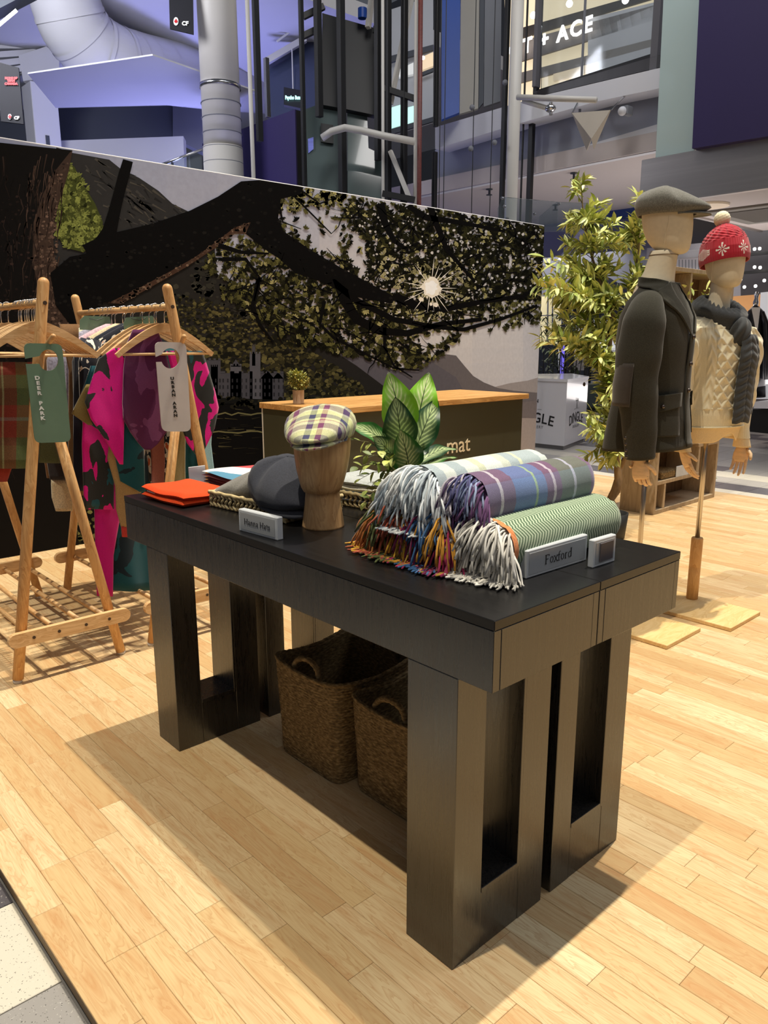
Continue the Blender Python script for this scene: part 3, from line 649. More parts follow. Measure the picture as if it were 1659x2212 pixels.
# ================================================================== acrylic name blocks
FROST = pbr('frosted_acrylic', sr(228, 232, 236), .35, trans=.25, spec=.5, nz=((40, 40, 40), .03))
PLATE = pbr('printed_face', sr(172, 174, 176), .3, nz=((9, 9, 9), .04))
INK = pbr('black_ink', sr(28, 27, 27), .5)
def block(name, label, p0, ang, w, h, d, body, size):
    """p0: front bottom corner; the face looks towards -y rotated by ang"""
    R_ = rotz(ang); o = Vector(p0); X = R_ @ Vector((1, 0, 0)); Y = R_ @ Vector((0, 1, 0)); c = o+X*(w/2)+Y*(d/2)+Vector((0, 0, h/2))
    t = thing(name, label, 'sign', (c.x, c.y, TZ), 'acrylic name blocks')
    p = MB(); p.box((-w/2, -d/2, -h/2), (w/2, d/2, h/2), .002, R=R_, o=c); build('acrylic_block', p, FROST, t)
    f = c-Y*(d/2+.0006); p = MB(); p.box((-w/2+.008, -.0005, -h/2+.008), (w/2-.008, .0005, h/2-.006), 0, R=R_, o=f); build('printed_face', p, PLATE, t)
    if body: serif(body, size, f-Y*.0012, X, t)
    return t
# serif letters drawn as pen strokes: lists of polylines on a unit grid (x, y, width)
GL = {
 'H': (.78, [[(.12, 0), (.12, .7)], [(.62, 0), (.62, .7)], [(.12, .36), (.62, .36)]], [(.12, 0), (.62, 0), (.12, .7), (.62, .7)]),
 'a': (.48, [[(.08, .38), (.14, .46), (.25, .47), (.33, .40), (.33, .06), (.42, .0)], [(.33, .28), (.14, .22), (.07, .12), (.12, .02), (.22, .02), (.33, .12)]], []),
 'n': (.56, [[(.12, 0), (.12, .46)], [(.12, .34), (.22, .46), (.34, .46), (.42, .36), (.42, 0)]], [(.12, 0), (.42, 0)]),
 't': (.34, [[(.16, .6), (.16, .08), (.22, .01), (.31, .04)], [(.04, .45), (.30, .45)]], []),
 's': (.40, [[(.33, .36), (.28, .46), (.14, .46), (.08, .36), (.16, .27), (.28, .21), (.34, .11), (.26, .01), (.12, .01), (.06, .12)]], []),
 'F': (.58, [[(.12, 0), (.12, .7)], [(.12, .70), (.50, .70), (.50, .58)], [(.12, .37), (.40, .37)]], [(.12, 0), (.12, .7)]),
 'o': (.52, [[(.25, .47), (.13, .42), (.07, .24), (.13, .05), (.25, .0), (.37, .05), (.43, .24), (.37, .42), (.25, .47)]], []),
 'x': (.50, [[(.06, .46), (.42, 0)], [(.42, .46), (.06, 0)]], [(.06, 0), (.42, 0), (.06, .46), (.42, .46)]),
 'f': (.32, [[(.12, 0), (.12, .58), (.19, .71), (.32, .68)], [(.02, .45), (.27, .45)]], [(.12, 0)]),
 'r': (.40, [[(.12, 0), (.12, .46)], [(.12, .32), (.22, .46), (.34, .44)]], [(.12, 0)]),
 'd': (.54, [[(.42, .72), (.42, 0)], [(.42, .38), (.28, .47), (.12, .40), (.07, .22), (.14, .04), (.28, .0), (.42, .10)]], [(.42, .72)]),
 ' ': (.30, [], []),
}
def serif(body, size, c, X, parent):
    wd = sum(GL[k][0] for k in body)*size; cx = -wd/2; p = MB(); Z = Vector((0, 0, 1)); N = X.cross(Z)
    for k in body:
        w, st, sf = GL[k]
        for s in st:
            pts = [c+X*(cx+a*size)+Z*((b-.33)*size) for a, b in s]
            vert = len(s) == 2 and abs(s[0][0]-s[1][0]) < .01; p.bar(pts, size*(.065 if vert else .040), .0008, up=N)
        for a, b in sf: q = c+X*(cx+a*size)+Z*((b-.33)*size); p.bar([q-X*size*.09, q+X*size*.09], size*.035, .0008, up=N)
        cx += w*size
    build('lettering', p, INK, parent)
block('name_block', 'clear acrylic block lettered Hanna Hats in front of the cap tray', (-.842, .0225, TZ), .085, .150, .056, .019, 'Hanna Hats', .0195)
block('name_block', 'longer clear acrylic block lettered Foxford beside the green blanket', (-.1085, .2275, TZ), 1.545, .205, .058, .017, 'Foxford', .027)
block('name_block', 'small square clear acrylic block with a plain dark square by the table seam', (-.060, .389, TZ), 1.545, .082, .060, .014, None, 0)
# the square holds a plain dark print
p = MB(); p.box((-.0578, .409, TZ+.011), (-.0553, .457, TZ+.050)); 
qb = [o for o in bpy.data.objects if o.get('label', '').startswith('small square clear')][0]; build('printed_square', p, pbr('grey_print', sr(92, 84, 86), .5), qb)
# ================================================================== wooden head with a checked cap
BEECH = wood('beech_wood', sr(176, 134, 88), sr(208, 168, 118), (26, 26, 4), .42)
hc = Vector((-.738, .208, TZ)); hd = thing('hat_form', 'turned wooden hat form shaped like a head on the black table', 'hat stand', hc)
fa = math.atan2(-.72, .62); HR = rotz(fa)                     # the way the head looks
prof = [(.054, 0), (.0535, .004), (.050, .03), (.046, .06), (.0435, .085), (.0430, .10)]
p = MB(); p.lathe(prof, hc, 40); build('neck', p, BEECH, hd, True)
def head_rings(c, R_, sc, zs, n=36):
    rings = []
    for z, rx, ry, sh in zs:
        ring = []
        for k in range(n):
            a = 2*PI*k/n; x, y = rx*math.cos(a), ry*math.sin(a)
            ridge = 1+.045*math.exp(-(min(a, 2*PI-a)/.16)**2)*(1 if z < .25 else 0)
            q = R_ @ Vector((x*sc*ridge+sh*sc, y*sc, z*sc)); ring.append(c+q)
        rings.append(ring)
    return rings
zs = [(.090, .030, .034, .012), (.0935, .045, .046, .010), (.105, .058, .052, .008), (.125, .068, .058, .004), (.150, .077, .0645, .0), (.18, .084, .069, -.004), (.21, .087, .0715, -.006), (.24, .085, .070, -.008), (.265, .074, .062, -.010), (.285, .053, .046, -.012), (.295, .028, .024, -.012), (.298, .004, .004, -.012)]
p = MB(); p.loft(head_rings(hc, HR, 1.0, zs)); build('head', p, BEECH, hd, True)
def cap(name, label, c, R_, material, sc=1.0, group='flat caps', droop=.55, full=1.0, fold=.004, reach=.036):
    """flat cap whose brim points along local +x; origin in the middle of its headband"""
    t = thing(name, label, 'cap', c, group); p = MB()
    prof = [(1.0, 0), (1.05, .010), (1.10, .022), (1.14, .040), (1.11, .058), (1.02, .074), (.86, .088), (.64, .098), (.40, .104), (.18, .106), (.02, .1065)]
    n = 64; rings = []
    for k, z in prof:
        ring = []
        for i in range(n):
            a = 2*PI*i/n; ca, sa = math.cos(a), math.sin(a); f = max(ca, 0); g = min(1, z/.03)
            x = ca*.108*k+reach*f**1.6*min(1, k)*g; y = sa*.087*k*(1-.10*f*g)
            zz = z*full*(1-droop*f**1.2*min(1, k)); am = abs(a if a < PI else 2*PI-a)
            zz += fold*math.sin(5*a+z*50)*g*k*.5-fold*2.0*math.exp(-((am-.95-z*4)/.13)**2)*g*min(1, k)
            ring.append(Vector((x, y, zz))*sc)
        rings.append(ring)
    T = (lambda v: R_ @ v + Vector(c))
    p.loft([[T(v) for v in r] for r in rings], cap=False); o = build('crown', p, material, t, True); solidify(o, .003, 0)
    q = MB(); st = []
    for s_ in range(7):
        ru = []
        for i in range(29):
            a = -1.15+2.3*i/28; ca, sa = math.cos(a), math.sin(a); w = .056*max(0, math.cos(a*1.36))**.8*(s_/6)
            ru.append(Vector((.108*ca+w, .087*sa*(1-.05*s_/6), .002+.010*(s_/6)*ca*ca-.9*w*w*6-.012*sa*sa*(s_/6)))*sc)
        st.append(ru)
    q.loft([[T(v) for v in r] for r in st], cap=False, close=False); o = build('brim', q, material, t, True); solidify(o, .006*sc, 0)
    q = MB(); q.ball(T(Vector((-.004, 0, .1065*full))*sc), .006*sc, 10, 6, (1, 1, .5)); build('top_button', q, material, t, True)
    return t
def plaid_mat(name, us, vs, sc):
    m, b = new(name); n = nd(m, 'TexCoord', out='Object'); sep = m.node_tree.nodes.new('ShaderNodeSeparateXYZ'); m.node_tree.links.new(nd(m, 'Mapping', {0: n, 2: (0, .0, -fa)}), sep.inputs[0])
    u = ma(m, 'FRACT', ma(m, 'MULTIPLY', sep.outputs[0], sc)); v = ma(m, 'FRACT', ma(m, 'MULTIPLY', sep.outputs[1], sc))
    c = mixc(m, .5, ramp(m, u, us, 'CONSTANT'), ramp(m, v, vs, 'CONSTANT')); w = nd(m, 'TexNoise', {'Vector': n, 'Scale': 700.0})
    k = nd(m, 'MapRange', {0: w, 1: .3, 2: .7, 3: .75, 4: 1.25}); c = mixc(m, 1.0, c, nd(m, 'CombineColor', {0: k, 1: k, 2: k}), 'MULTIPLY')
    setp(m, b, **{'Base Color': c, 'Roughness': .9, 'Specular IOR Level': .15, 'Sheen Weight': .2}); return m
PLAID = plaid_mat('cap_plaid', [(0, sr(196, 200, 140)), (.22, sr(60, 62, 92)), (.42, sr(206, 208, 160)), (.52, sr(150, 60, 92)), (.56, sr(206, 204, 170)), (.70, sr(96, 60, 96)), (.92, sr(214, 212, 180))], [(0, sr(200, 198, 160)), (.25, sr(70, 70, 104)), (.45, sr(206, 210, 150)), (.62, sr(140, 70, 104)), (.8, sr(196, 192, 160))], 13.0)
cap('flat_cap', 'checked green, navy and plum flat cap worn by the wooden head', hc+Vector((0, 0, .226))+HR @ Vector((-.004, 0, 0)), HR @ Matrix.Rotation(.10, 3, 'X') @ Matrix.Rotation(.04, 3, 'Y'), PLAID, .90, droop=.62, full=.84)
# ================================================================== woven trays
REED = pbr('dry_reed', (1, 1, 1), .7, attr=True, nz=((60, 60, 300), .22, 3.0))
def weave_wall(p, a, b, z0, z1, rows, r, rr, out):
    a = Vector(a); b = Vector(b); d = (b-a); L = d.length; d.normalize(); n = max(3, int(L/(r*2.0))); hz = (z1-z0)/rows
    for j in range(rows):
        for i in range(n):
            c = a+d*(L*(i+.5)/n); c.z = z0+hz*(j+.5); c += Vector(out)*rr.uniform(-.0006, .0012)
            tl = .75*(1 if j % 2 else -1)
            ax = (d*math.sin(tl)+Vector((0, 0, 1))*math.cos(tl)).normalized(); side = Vector(out).cross(ax).normalized()
            R_ = Matrix((side, Vector(out), ax)).transposed()
            p.ball(c, 1.0, 6, 4, (r*.62, .0045, hz*.80), R_, mixt(sr(146, 124, 84), sr(216, 196, 148), rr.random()))
def tray(name, label, corner, ang, w, d, h, seed):
    rr = random.Random(seed); R_ = rotz(ang); o = Vector(corner); X = R_ @ Vector((1, 0, 0)); Y = R_ @ Vector((0, 1, 0))
    t = thing(name, label, 'basket', o+X*(w/2)+Y*(d/2), 'woven seagrass trays')
    q = MB(); q.box((-w/2+.004, -d/2+.004, 0), (w/2-.004, d/2-.004, .006), .002, R=R_, o=o+X*(w/2)+Y*(d/2)+Vector((0, 0, .004))); build('base', q, pbr('reed_base', sr(150, 128, 88), .8, nz=((80, 80, 80), .25)), t)
    c = [o, o+X*w, o+X*w+Y*d, o+Y*d]; outs = [-Y, X, Y, -X]; p = MB()
    for k in range(4): weave_wall(p, c[k]-outs[k]*.006, c[(k+1) % 4]-outs[k]*.006, TZ+.002, TZ+h, 3, .0085, rr, outs[k])
    build('woven_wall', p, REED, t, True, kind='stuff')
    p = MB()
    for k in range(4):
        a, b = c[k], c[(k+1) % 4]; n = 22
        pts = [a.lerp(b, i/n)-outs[k]*.006+Vector((0, 0, h+.0015*math.sin(i*2.1))) for i in range(n+1)]; p.tube(pts, [.0056+.0012*math.sin(i*2.6) for i in range(n+1)], 7, sr(204, 182, 134))
    build('rim', p, REED, t, True); return t
tray('woven_tray', 'woven seagrass tray of flat caps behind the name block', (-1.150, .112, TZ), .10, .335, .215, .042, 11)
tray('woven_tray', 'woven seagrass tray of folded pale knitwear between wooden head and leafy plant', (-.98, .385, TZ), .12, .20, .21, .040, 12)
HERR = pbr('grey_herringbone_tweed', sr(118, 114, 106), .95, nz=((500, 500, 220), .35, 2.0), sheen=.3, bump=((500, 500, 500), .3, .001))
NAVY = pbr('navy_wool', sr(44, 46, 56), .92, nz=((260, 260, 260), .30, 3.0), sheen=.12, bump=((400, 400, 400), .3, .001))
cap('flat_cap', 'grey herringbone tweed flat cap lying at the left end of the woven tray', (-1.055, .228, TZ+.032), rotz(-2.5) @ Matrix.Rotation(.06, 3, 'Y'), HERR, .88, full=.80)
cap('flat_cap', 'large dark navy wool cap bulging from the middle of the woven tray', (-.93, .238, TZ+.036), rotz(-.5) @ Matrix.Rotation(.04, 3, 'Y'), NAVY, 1.10, full=1.02, fold=.008)
# ================================================================== folded textiles
def folded(name, label, cat, c, ang, w, d, layers, th, cols, material, seed, group=None, slope=0.0, rib=0):
    """a pile of folded cloth: each layer a rounded slab that sags and is joined by a fold along its front"""
    rr = random.Random(seed); t = thing(name, label, cat, c, group); R_ = rotz(ang); z = 0
    for k in range(layers):
        p = MB(); ww = w*rr.uniform(.96, 1.02); dd = d*rr.uniform(.95, 1.02); ph = rr.uniform(0, 6); col = cols[k % len(cols)]
        def fn(u, v, s):
            x = (u-.5)*ww; y = (v-.5)*dd; e = min(u, 1-u, .08)/.08; g = min(v, 1-v, .10)/.10
            q = math.sqrt(max(0, 1-(1-e)**2))*math.sqrt(max(0, 1-(1-g)**2))
            zz = th*.5+s*th*.5*q + .003*math.sin(7*u+ph)*math.sin(5*v+ph)*(k+1)/layers + slope*(u-.5)*(k+1)/layers
            return R_ @ Vector((x*(1+.012*math.sin(9*v+ph)), y*(1+.012*math.sin(8*u+ph)), zz+z)) + Vector(c)
        p.grid(lambda u, v: fn(u, v, 1), 28, 22, col=col); p.grid(lambda u, v: fn(1-u, v, -1), 28, 22, col=col)
        build('folded_layer', p, material, t, True); z += th*.93
    return t
KNIT = pbr('orange_knit', sr(228, 70, 8), .9, nz=((160, 400, 160), .10, 3.0), bump=((260, 900, 260), .5, .002), sheen=.0)
sw = folded('folded_sweater', 'bright orange folded knit sweater on the left corner of the table', 'sweater', (-1.285, .118, TZ+.001), .08, .235, .175, 2, .020, [None], KNIT, 21, slope=-.004)
p = MB(); p.box((-1.375, .034, TZ+.021), (-1.325, .040, TZ+.0285), .001, R=rotz(.0)); build('care_label', p, pbr('white_label', sr(244, 236, 226), .7), sw)
def stripe_mat():
    m, b = new('striped_blanket'); co = nd(m, 'TexCoord', out='Object'); sep = m.node_tree.nodes.new('ShaderNodeSeparateXYZ'); m.node_tree.links.new(nd(m, 'Mapping', {0: co, 2: (0, 0, -.42)}), sep.inputs[0])
    w = ma(m, 'MULTIPLY', ma(m, 'SUBTRACT', nd(m, 'TexNoise', {'Vector': co, 'Scale': 40.0}), .5), .012)
    t = nd(m, 'MapRange', {0: ma(m, 'ADD', sep.outputs[1], w), 1: .64, 2: .95})
    setp(m, b, **{'Base Color': ramp(m, t, [(0, sr(150, 34, 48)), (.12, sr(240, 234, 226)), (.24, sr(74, 138, 168)), (.52, sr(240, 234, 226)), (.86, sr(206, 60, 62))], 'CONSTANT'), 'Roughness': .92, 'Sheen Weight': .3}); return m
STR = stripe_mat(); MAR = pbr('maroon_wool', sr(104, 26, 38), .92, nz=((80, 80, 80), .2), sheen=.3)
fb = folded('folded_blanket', 'folded white, teal and red striped blanket behind the orange sweater', 'blanket', (-1.27, .385, TZ+.001), .02, .33, .26, 5, .0115, [None], MAR, 22, slope=.0)
top = fb.children[-1]; top.data.materials.clear(); top.data.materials.append(STR)
# clear acrylic holder behind the stack
ho = thing('sign_holder', 'small clear acrylic sign holder at the left end of the striped blanket', 'sign holder', (-1.447, .235, TZ))
p = MB(); p.box((-1.452, .215, TZ), (-1.449, .275, TZ+.066), .001); build('acrylic_sheet', p, FROST, ho); p = MB(); p.box((-1.449, .215, TZ), (-1.43, .275, TZ+.003), .001); build('foot', p, FROST, ho)
PALE = pbr('pale_knit', (1, 1, 1), .92, attr=True, nz=((200, 200, 200), .2), bump=((500, 500, 500), .5, .002), sheen=.3)
folded('folded_knitwear', 'cream, pale blue and charcoal knits folded in the tray beside the wooden head', 'knitwear', (-.885, .495, TZ+.012), .12, .18, .19, 4, .018, [sr(56, 56, 60), sr(150, 172, 190), sr(236, 230, 208), sr(186, 190, 188)], PALE, 23)
# ================================================================== clothes racks
PINE = wood('pale_pine', sr(196, 142, 86), sr(228, 182, 124), (30, 30, 5), .45)
PINEX = wood('pale_pine_rail', sr(200, 150, 94), sr(232, 190, 134), (5, 30, 30), .45)
HANGW = wood('hanger_wood', sr(206, 158, 104), sr(236, 198, 146), (30, 5, 30), .42)
STEEL = pbr('chromed_steel', sr(200, 200, 202), .22, 1.0, nz=((20, 20, 20), .04))
RUB = pbr('white_foot', sr(214, 208, 200), .4, nz=((20, 20, 20), .04))
DARKHOLE = pbr('screw_dark', sr(70, 50, 34), .6)
def dowel(p, a, b, r, n=14, dome=False):
    a = Vector(a); b = Vector(b); d = (b-a).normalized(); pts = [a, a.lerp(b, .5), b]; rs = [r, r, r]
    if dome:
        for k in (.35, .65, .85, .97): pts.append(b+d*r*k); rs.append(r*math.sqrt(1-k*k))
    p.tube(pts, rs, n)
def rack(label, xn, xf, yc, m):
    """m=+1: the long leg runs from the -y foot up to the top; -1 mirrored"""
    t = thing('clothes_rack', label, 'clothes rack', ((xn+xf)/2, yc, 0), 'pine clothes racks')
    for x, o in ((xn, 1), (xf, -1)):
        p = MB(); dowel(p, (x, yc-.198*m, .014), (x, yc+.026*m, 1.415), .0195, 16, True); build('leg', p, PINE, t, True)
        p = MB(); dowel(p, (x+.002*o, yc+.190*m, .014), (x+.002*o, yc-.005*m, 1.06), .0185, 16); build('leg', p, PINE, t, True)
        for s, ft in ((-.2003, 0), (.1925, 0)):
            p = MB(); p.lathe([(.014, 0), (.016, .003), (.016, .012), (.012, .0145)], (x, yc+s*m, 0), 14); build('foot', p, RUB, t, True)
        if x == xn:
            p = MB(); dowel(p, (x+.012, yc-.002*m, 1.185), (x+.085, yc+.012*m, 1.235), .0095, 12, True); build('peg', p, PINE, t, True)
            p = MB(); p.tube([(x+.016, yc+.018*m, 1.348), (x+.0215, yc+.018*m, 1.348)], .007, 12); build('bolt_cap', p, DARKHOLE, t)
        p = MB(); pts = [];
        for k in range(9): a = PI/2+PI*k/8; pts.append((-.20+.026*math.cos(a)*1, .172+.026*math.sin(a)))
        for k in range(9): a = -PI/2+PI*k/8; pts.append((.20+.026*math.cos(a), .172+.026*math.sin(a)))
        xx = x+.0200*o if o > 0 else x-.0420
        p.poly([(xx, yc+a, b) for a, b in pts], (.022, 0, 0)); bb = build('bottom_bar', p, PINEX if False else HANGW, t)
        if o > 0:
            for yy in (-.14, -.05, .05, .14):
                q = MB(); q.tube([(xx+.021, yc+yy, .172), (xx+.0235, yc+yy, .172)], .006, 10); build('screw', q, DARKHOLE, bb)
    p = MB(); p.tube([(xf, yc+.018*m, 1.348), (xn, yc+.018*m, 1.348)], .0125, 14); build('rail', p, PINEX, t, True)
    for yy in (-.14, -.05, .05, .14):
        p = MB(); p.tube([(xf-.018, yc+yy, .172), (xn+.021, yc+yy, .172)], .0095, 10); build('shelf_dowel', p, PINEX, t, True)
    return t
RX, RF = -2.045, -2.97
rack('pine clothes rack with the green sign on its peg, cut by the left picture edge', RX, RF, -.004, 1)
rack('pine clothes rack with the white sign on its peg and the magenta poncho', RX, RF, .510, -1)
def hanger(x, yc, zr, label, group, ang=0.0):
    """wooden hanger across the rail (along y)"""
    t = thing('coat_hanger', label, 'hanger', (x, yc, zr-.075), group)
    R_ = rotz(ang); o = Vector((x, yc, zr-.075)); T = lambda a, b, c: o+R_ @ Vector((a, b, c))
    p = MB(); pts = []; hs = []
    for k in range(17):
        s = -1+2*k/16; a = abs(s); pts.append(T(0, s*.205, .0-.105*(a**1.5)*1.0-.004*a)); hs.append(.034-.016*a)
    p.bar(pts, .013, hs, (0, 0, 1)); build('hanger_body', p, HANGW, t)
    p = MB(); p.tube([T(.0, -.186, -.104), T(.0, .186, -.104)], .0055, 8); build('trouser_bar', p, HANGW, t, True)
    p = MB(); pts = [T(0, 0, .010), T(0, 0, .045)]
    for k in range(11): a = -PI*.45+k*PI*1.42/10; pts.append(T(0, .0, .075)+R_ @ Vector((0, .0165*math.cos(a), .0165*math.sin(a))))
    p.tube(pts, .0019, 6); build('hook', p, STEEL, t, True)
    return t
h1 = hanger(-2.105, .012, 1.348, 'pale wooden hanger at the near end of the rack with the green sign', 'hangers on the green sign rack')
ORD = 'second third fourth fifth sixth seventh eighth ninth tenth eleventh twelfth thirteenth fourteenth fifteenth sixteenth seventeenth eighteenth'.split()
xs1 = [-2.105-.021*k for k in range(1, 11)]+[-2.42, -2.50, -2.56, -2.66, -2.74, -2.84]
for k, x in enumerate(xs1): copy_tree(h1, (x+2.105, random.uniform(-.006, .006), 0), 'pale wooden hanger, %s from the near end of the green sign rack' % ORD[k])
h2 = hanger(-2.105, .494, 1.348, 'pale wooden hanger nearest the white sign, above the magenta poncho', 'hangers on the white sign rack')
copy_tree(h2, (-.045, -.012, 0), 'pale wooden hanger just behind the first one above the poncho')
xs2 = [-2.20, -2.245, -2.29, -2.33, -2.375, -2.42, -2.46, -2.505, -2.55, -2.595, -2.64, -2.69, -2.74, -2.80]
for k, x in enumerate(xs2): copy_tree(h2, (x+2.105, random.uniform(-.008, .008), 0), 'pale wooden hanger, %s from the near end of the white sign rack' % ORD[k+1])
# ------------------------------------------------------------------ garments
def cloth(p, rows, X, nu=16, amp=.012, k=34.0, ph=0.0, th=.006, nz_=4, zz=0.0, col=None):
    """rows: (photo y, left x, right x) measured on the plane x = X; closed thin shell with hanging folds"""
    F = []; m = []
    for (a, b) in zip(rows[:-1], rows[1:]):
        for i in range(nz_): t = i/nz_; m.append(tuple(a[j]*(1-t)+b[j]*t for j in range(3)))
    m.append(rows[-1]); n = len(m)
    def side(s):
        g = []
        for j, (py, xl, xr) in enumerate(m):
            r = []
            for i in range(nu+1):
                u = i/nu; v = at_x(xl+(xr-xl)*u, py, X); e = min(1, j/3)
                v.x += amp*(math.sin(v.y*k+ph+.6*math.sin(v.z*5))*.7+math.sin(v.y*k*.43+ph*2)*.5)*(.3+.7*j/n)+s*th/2+zz*j/n
                r.append(v)
            g.append(r)
        return g
    A, B = side(1), side(-1); W_ = nu+1
    vs = [v for r in A for v in r]+[v for r in B for v in r]; N = n*W_; fs = []; uv = []
    for j in range(n-1):
        for i in range(nu):
            q = (j*W_+i, j*W_+i+1, (j+1)*W_+i+1, (j+1)*W_+i); uu = [(i/nu, 1-j/(n-1)), ((i+1)/nu, 1-j/(n-1)), ((i+1)/nu, 1-(j+1)/(n-1)), (i/nu, 1-(j+1)/(n-1))]
            fs.append(q[::-1]); uv.append(uu[::-1]); fs.append(tuple(N+z for z in q)); uv.append(uu)
    for i in range(nu): fs += [(i, i+1, N+i+1, N+i), ((n-1)*W_+i+1, (n-1)*W_+i, N+(n-1)*W_+i, N+(n-1)*W_+i+1)]; uv += [[(0, 0)]*4]*2
    for j in range(n-1): fs += [((j+1)*W_, j*W_, N+j*W_, N+(j+1)*W_), (j*W_+nu, (j+1)*W_+nu, N+(j+1)*W_+nu, N+j*W_+nu)]; uv += [[(0, 0)]*4]*2
    return p.add(vs, fs, col, uv)
def brush(name, base, dark, teal, sc=7.0, a=.56, b2=.66, seed=0.0):
    m, b = new(name); co = coords(m, 'Object', (sc, sc*1.15, sc*.75), loc=(seed, seed*.7, 0))
    n = nd(m, 'TexNoise', {'Vector': co, 'Scale': 1.0, 'Detail': 2.0, 'Distortion': .9}); st = nd(m, 'TexNoise', {'Vector': coords(m, 'Object', (90, 25, 60)), 'Scale': 1.0, 'Detail': 2.0})
    n = ma(m, 'ADD', n, ma(m, 'MULTIPLY', ma(m, 'SUBTRACT', st, .5), .05))
    c = mixc(m, ma(m, 'GREATER_THAN', n, a), base, dark); c = mixc(m, ma(m, 'GREATER_THAN', n, b2), c, teal)
    w = nd(m, 'TexNoise', {'Vector': coords(m, 'Object'), 'Scale': 500.0}); k = nd(m, 'MapRange', {0: w, 1: .3, 2: .7, 3: .85, 4: 1.15}); c = mixc(m, 1.0, c, nd(m, 'CombineColor', {0: k, 1: k, 2: k}), 'MULTIPLY')
    setp(m, b, **{'Base Color': c, 'Roughness': .92, 'Specular IOR Level': .15, 'Sheen Weight': .35}); return m
def knit(name, col, amt=.2, sc=300): return pbr(name, col, .92, nz=((sc, sc, sc), amt, 2.0), sheen=.3, bump=((sc*1.6, sc*1.6, sc*1.6), .4, .002), spec=.15)
MAG = brush('magenta_brushed', sr(226, 20, 142), sr(46, 48, 48), sr(34, 84, 96), 7.5, .54, .66, 1.3)
TEAL = brush('teal_brushed', sr(24, 82, 92), sr(22, 40, 50), sr(30, 96, 104), 5.0, .56, .74, 4.0)
PURP = brush('plum_wool', sr(92, 34, 78), sr(120, 62, 106), sr(92, 40, 78), 6.0, .60, .9, 2.2)
BEIGE = knit('beige_wool', sr(172, 142, 96)); OLIVE = knit('olive_wool', sr(128, 110, 62)); NAVYK = knit('navy_knit', sr(34, 38, 52)); CAMEL = knit('camel_wool', sr(122, 88, 54)); REDK = knit('red_wool', sr(196, 62, 54))
LILAC = knit('lilac_grey_knit', sr(168, 166, 186), .35, 120); SAGE = knit('sage_cream_knit', sr(204, 204, 178), .3, 120); PINK = knit('pale_pink_knit', sr(214, 180, 190), .3, 120); CRM = knit('cream_knit', sr(222, 206, 170), .25, 200); DGREY = knit('charcoal_knit', sr(60, 56, 58)); PAT = brush('orange_patterned', sr(30, 32, 44), sr(236, 224, 206), sr(226, 110, 60), 26.0, .56, .66, 3.0)
LBLUE = knit('pale_blue_wool', sr(150, 190, 200)); ROSE = knit('rose_brown_wool', sr(140, 84, 74))
WG = 'garments on the white sign rack'
t = thing('poncho', 'magenta poncho with charcoal brush marks and a plum hood, hanging at the near end', 'poncho', (-2.13, .45, 1.24), WG)
p = MB(); cloth(p, [(752, 246, 300), (775, 214, 268), (820, 198, 268), (868, 183, 267), (905, 196, 267), (955, 232, 266), (1003, 259, 265)], -2.135, 14, .010, 40, 1); build('left_flap', p, MAG, t, True)
p = MB(); cloth(p, [(758, 360, 436), (800, 370, 449), (845, 380, 463), (880, 385, 471), (925, 392, 461), (958, 405, 446), (985, 426, 434)], -2.130, 14, .010, 36, 2); build('right_flap', p, MAG, t, True)
p = MB(); cloth(p, [(712, 288, 338), (745, 274, 352), (800, 268, 366), (870, 265, 372), (905, 267, 372), (935, 284, 356), (958, 302, 340), (972, 315, 326)], -2.118, 16, .012, 30, .4); build('hood', p, PURP, t, True)
t = thing('long_blanket_scarf', 'long magenta and teal blanket scarf reaching almost to the floor', 'scarf', (-2.21, .36, .14), WG)
p = MB(); cloth(p, [(880, 180, 250), (960, 176, 258), (1030, 178, 244), (1100, 180, 243)], -2.195, 12, .012, 44, 2); build('upper_fold', p, MAG, t, True)
p = MB(); cloth(p, [(960, 200, 262), (1110, 205, 262), (1200, 207, 245), (1288, 211, 243)], -2.225, 12, .012, 44, 3); build('magenta_half', p, brush('magenta_plain', sr(206, 20, 132), sr(150, 14, 100), sr(120, 14, 90), 3.0, .64, .8, 6.0), t, True)
p = MB(); cloth(p, [(900, 238, 300), (1000, 240, 320), (1120, 243, 330), (1200, 243, 332), (1276, 242, 332)], -2.255, 16, .014, 38, 1); build('teal_half', p, TEAL, t, True)
t = thing('beige_scarf', 'beige wool scarf with a red end hanging below the plum hood', 'scarf', (-2.17, .38, .55), WG)
p = MB(); cloth(p, [(935, 240, 320), (990, 232, 312), (1050, 250, 313), (1100, 252, 288), (1138, 262, 273)], -2.172, 12, .010, 46, 5); build('scarf_body', p, BEIGE, t, True)
p = MB(); cloth(p, [(1137, 262, 273), (1160, 264, 275)], -2.172, 6, .006, 46, 5); build('red_end', p, REDK, t, True)
t = thing('teal_cape', 'teal and olive cape behind the poncho on the white sign rack', 'cape', (-2.18, .35, .9), WG)
p = MB(); cloth(p, [(790, 196, 250), (850, 176, 262), (893, 157, 262), (930, 215, 290), (960, 245, 310), (1040, 262, 312), (1062, 300, 312)], -2.160, 14, .010, 40, 0); build('cape_front', p, TEAL, t, True)
p = MB(); cloth(p, [(830, 186, 200), (862, 170, 198), (893, 155, 190), (918, 190, 200)], -2.152, 8, .006, 40, 0); build('olive_lining', p, OLIVE, t, True)
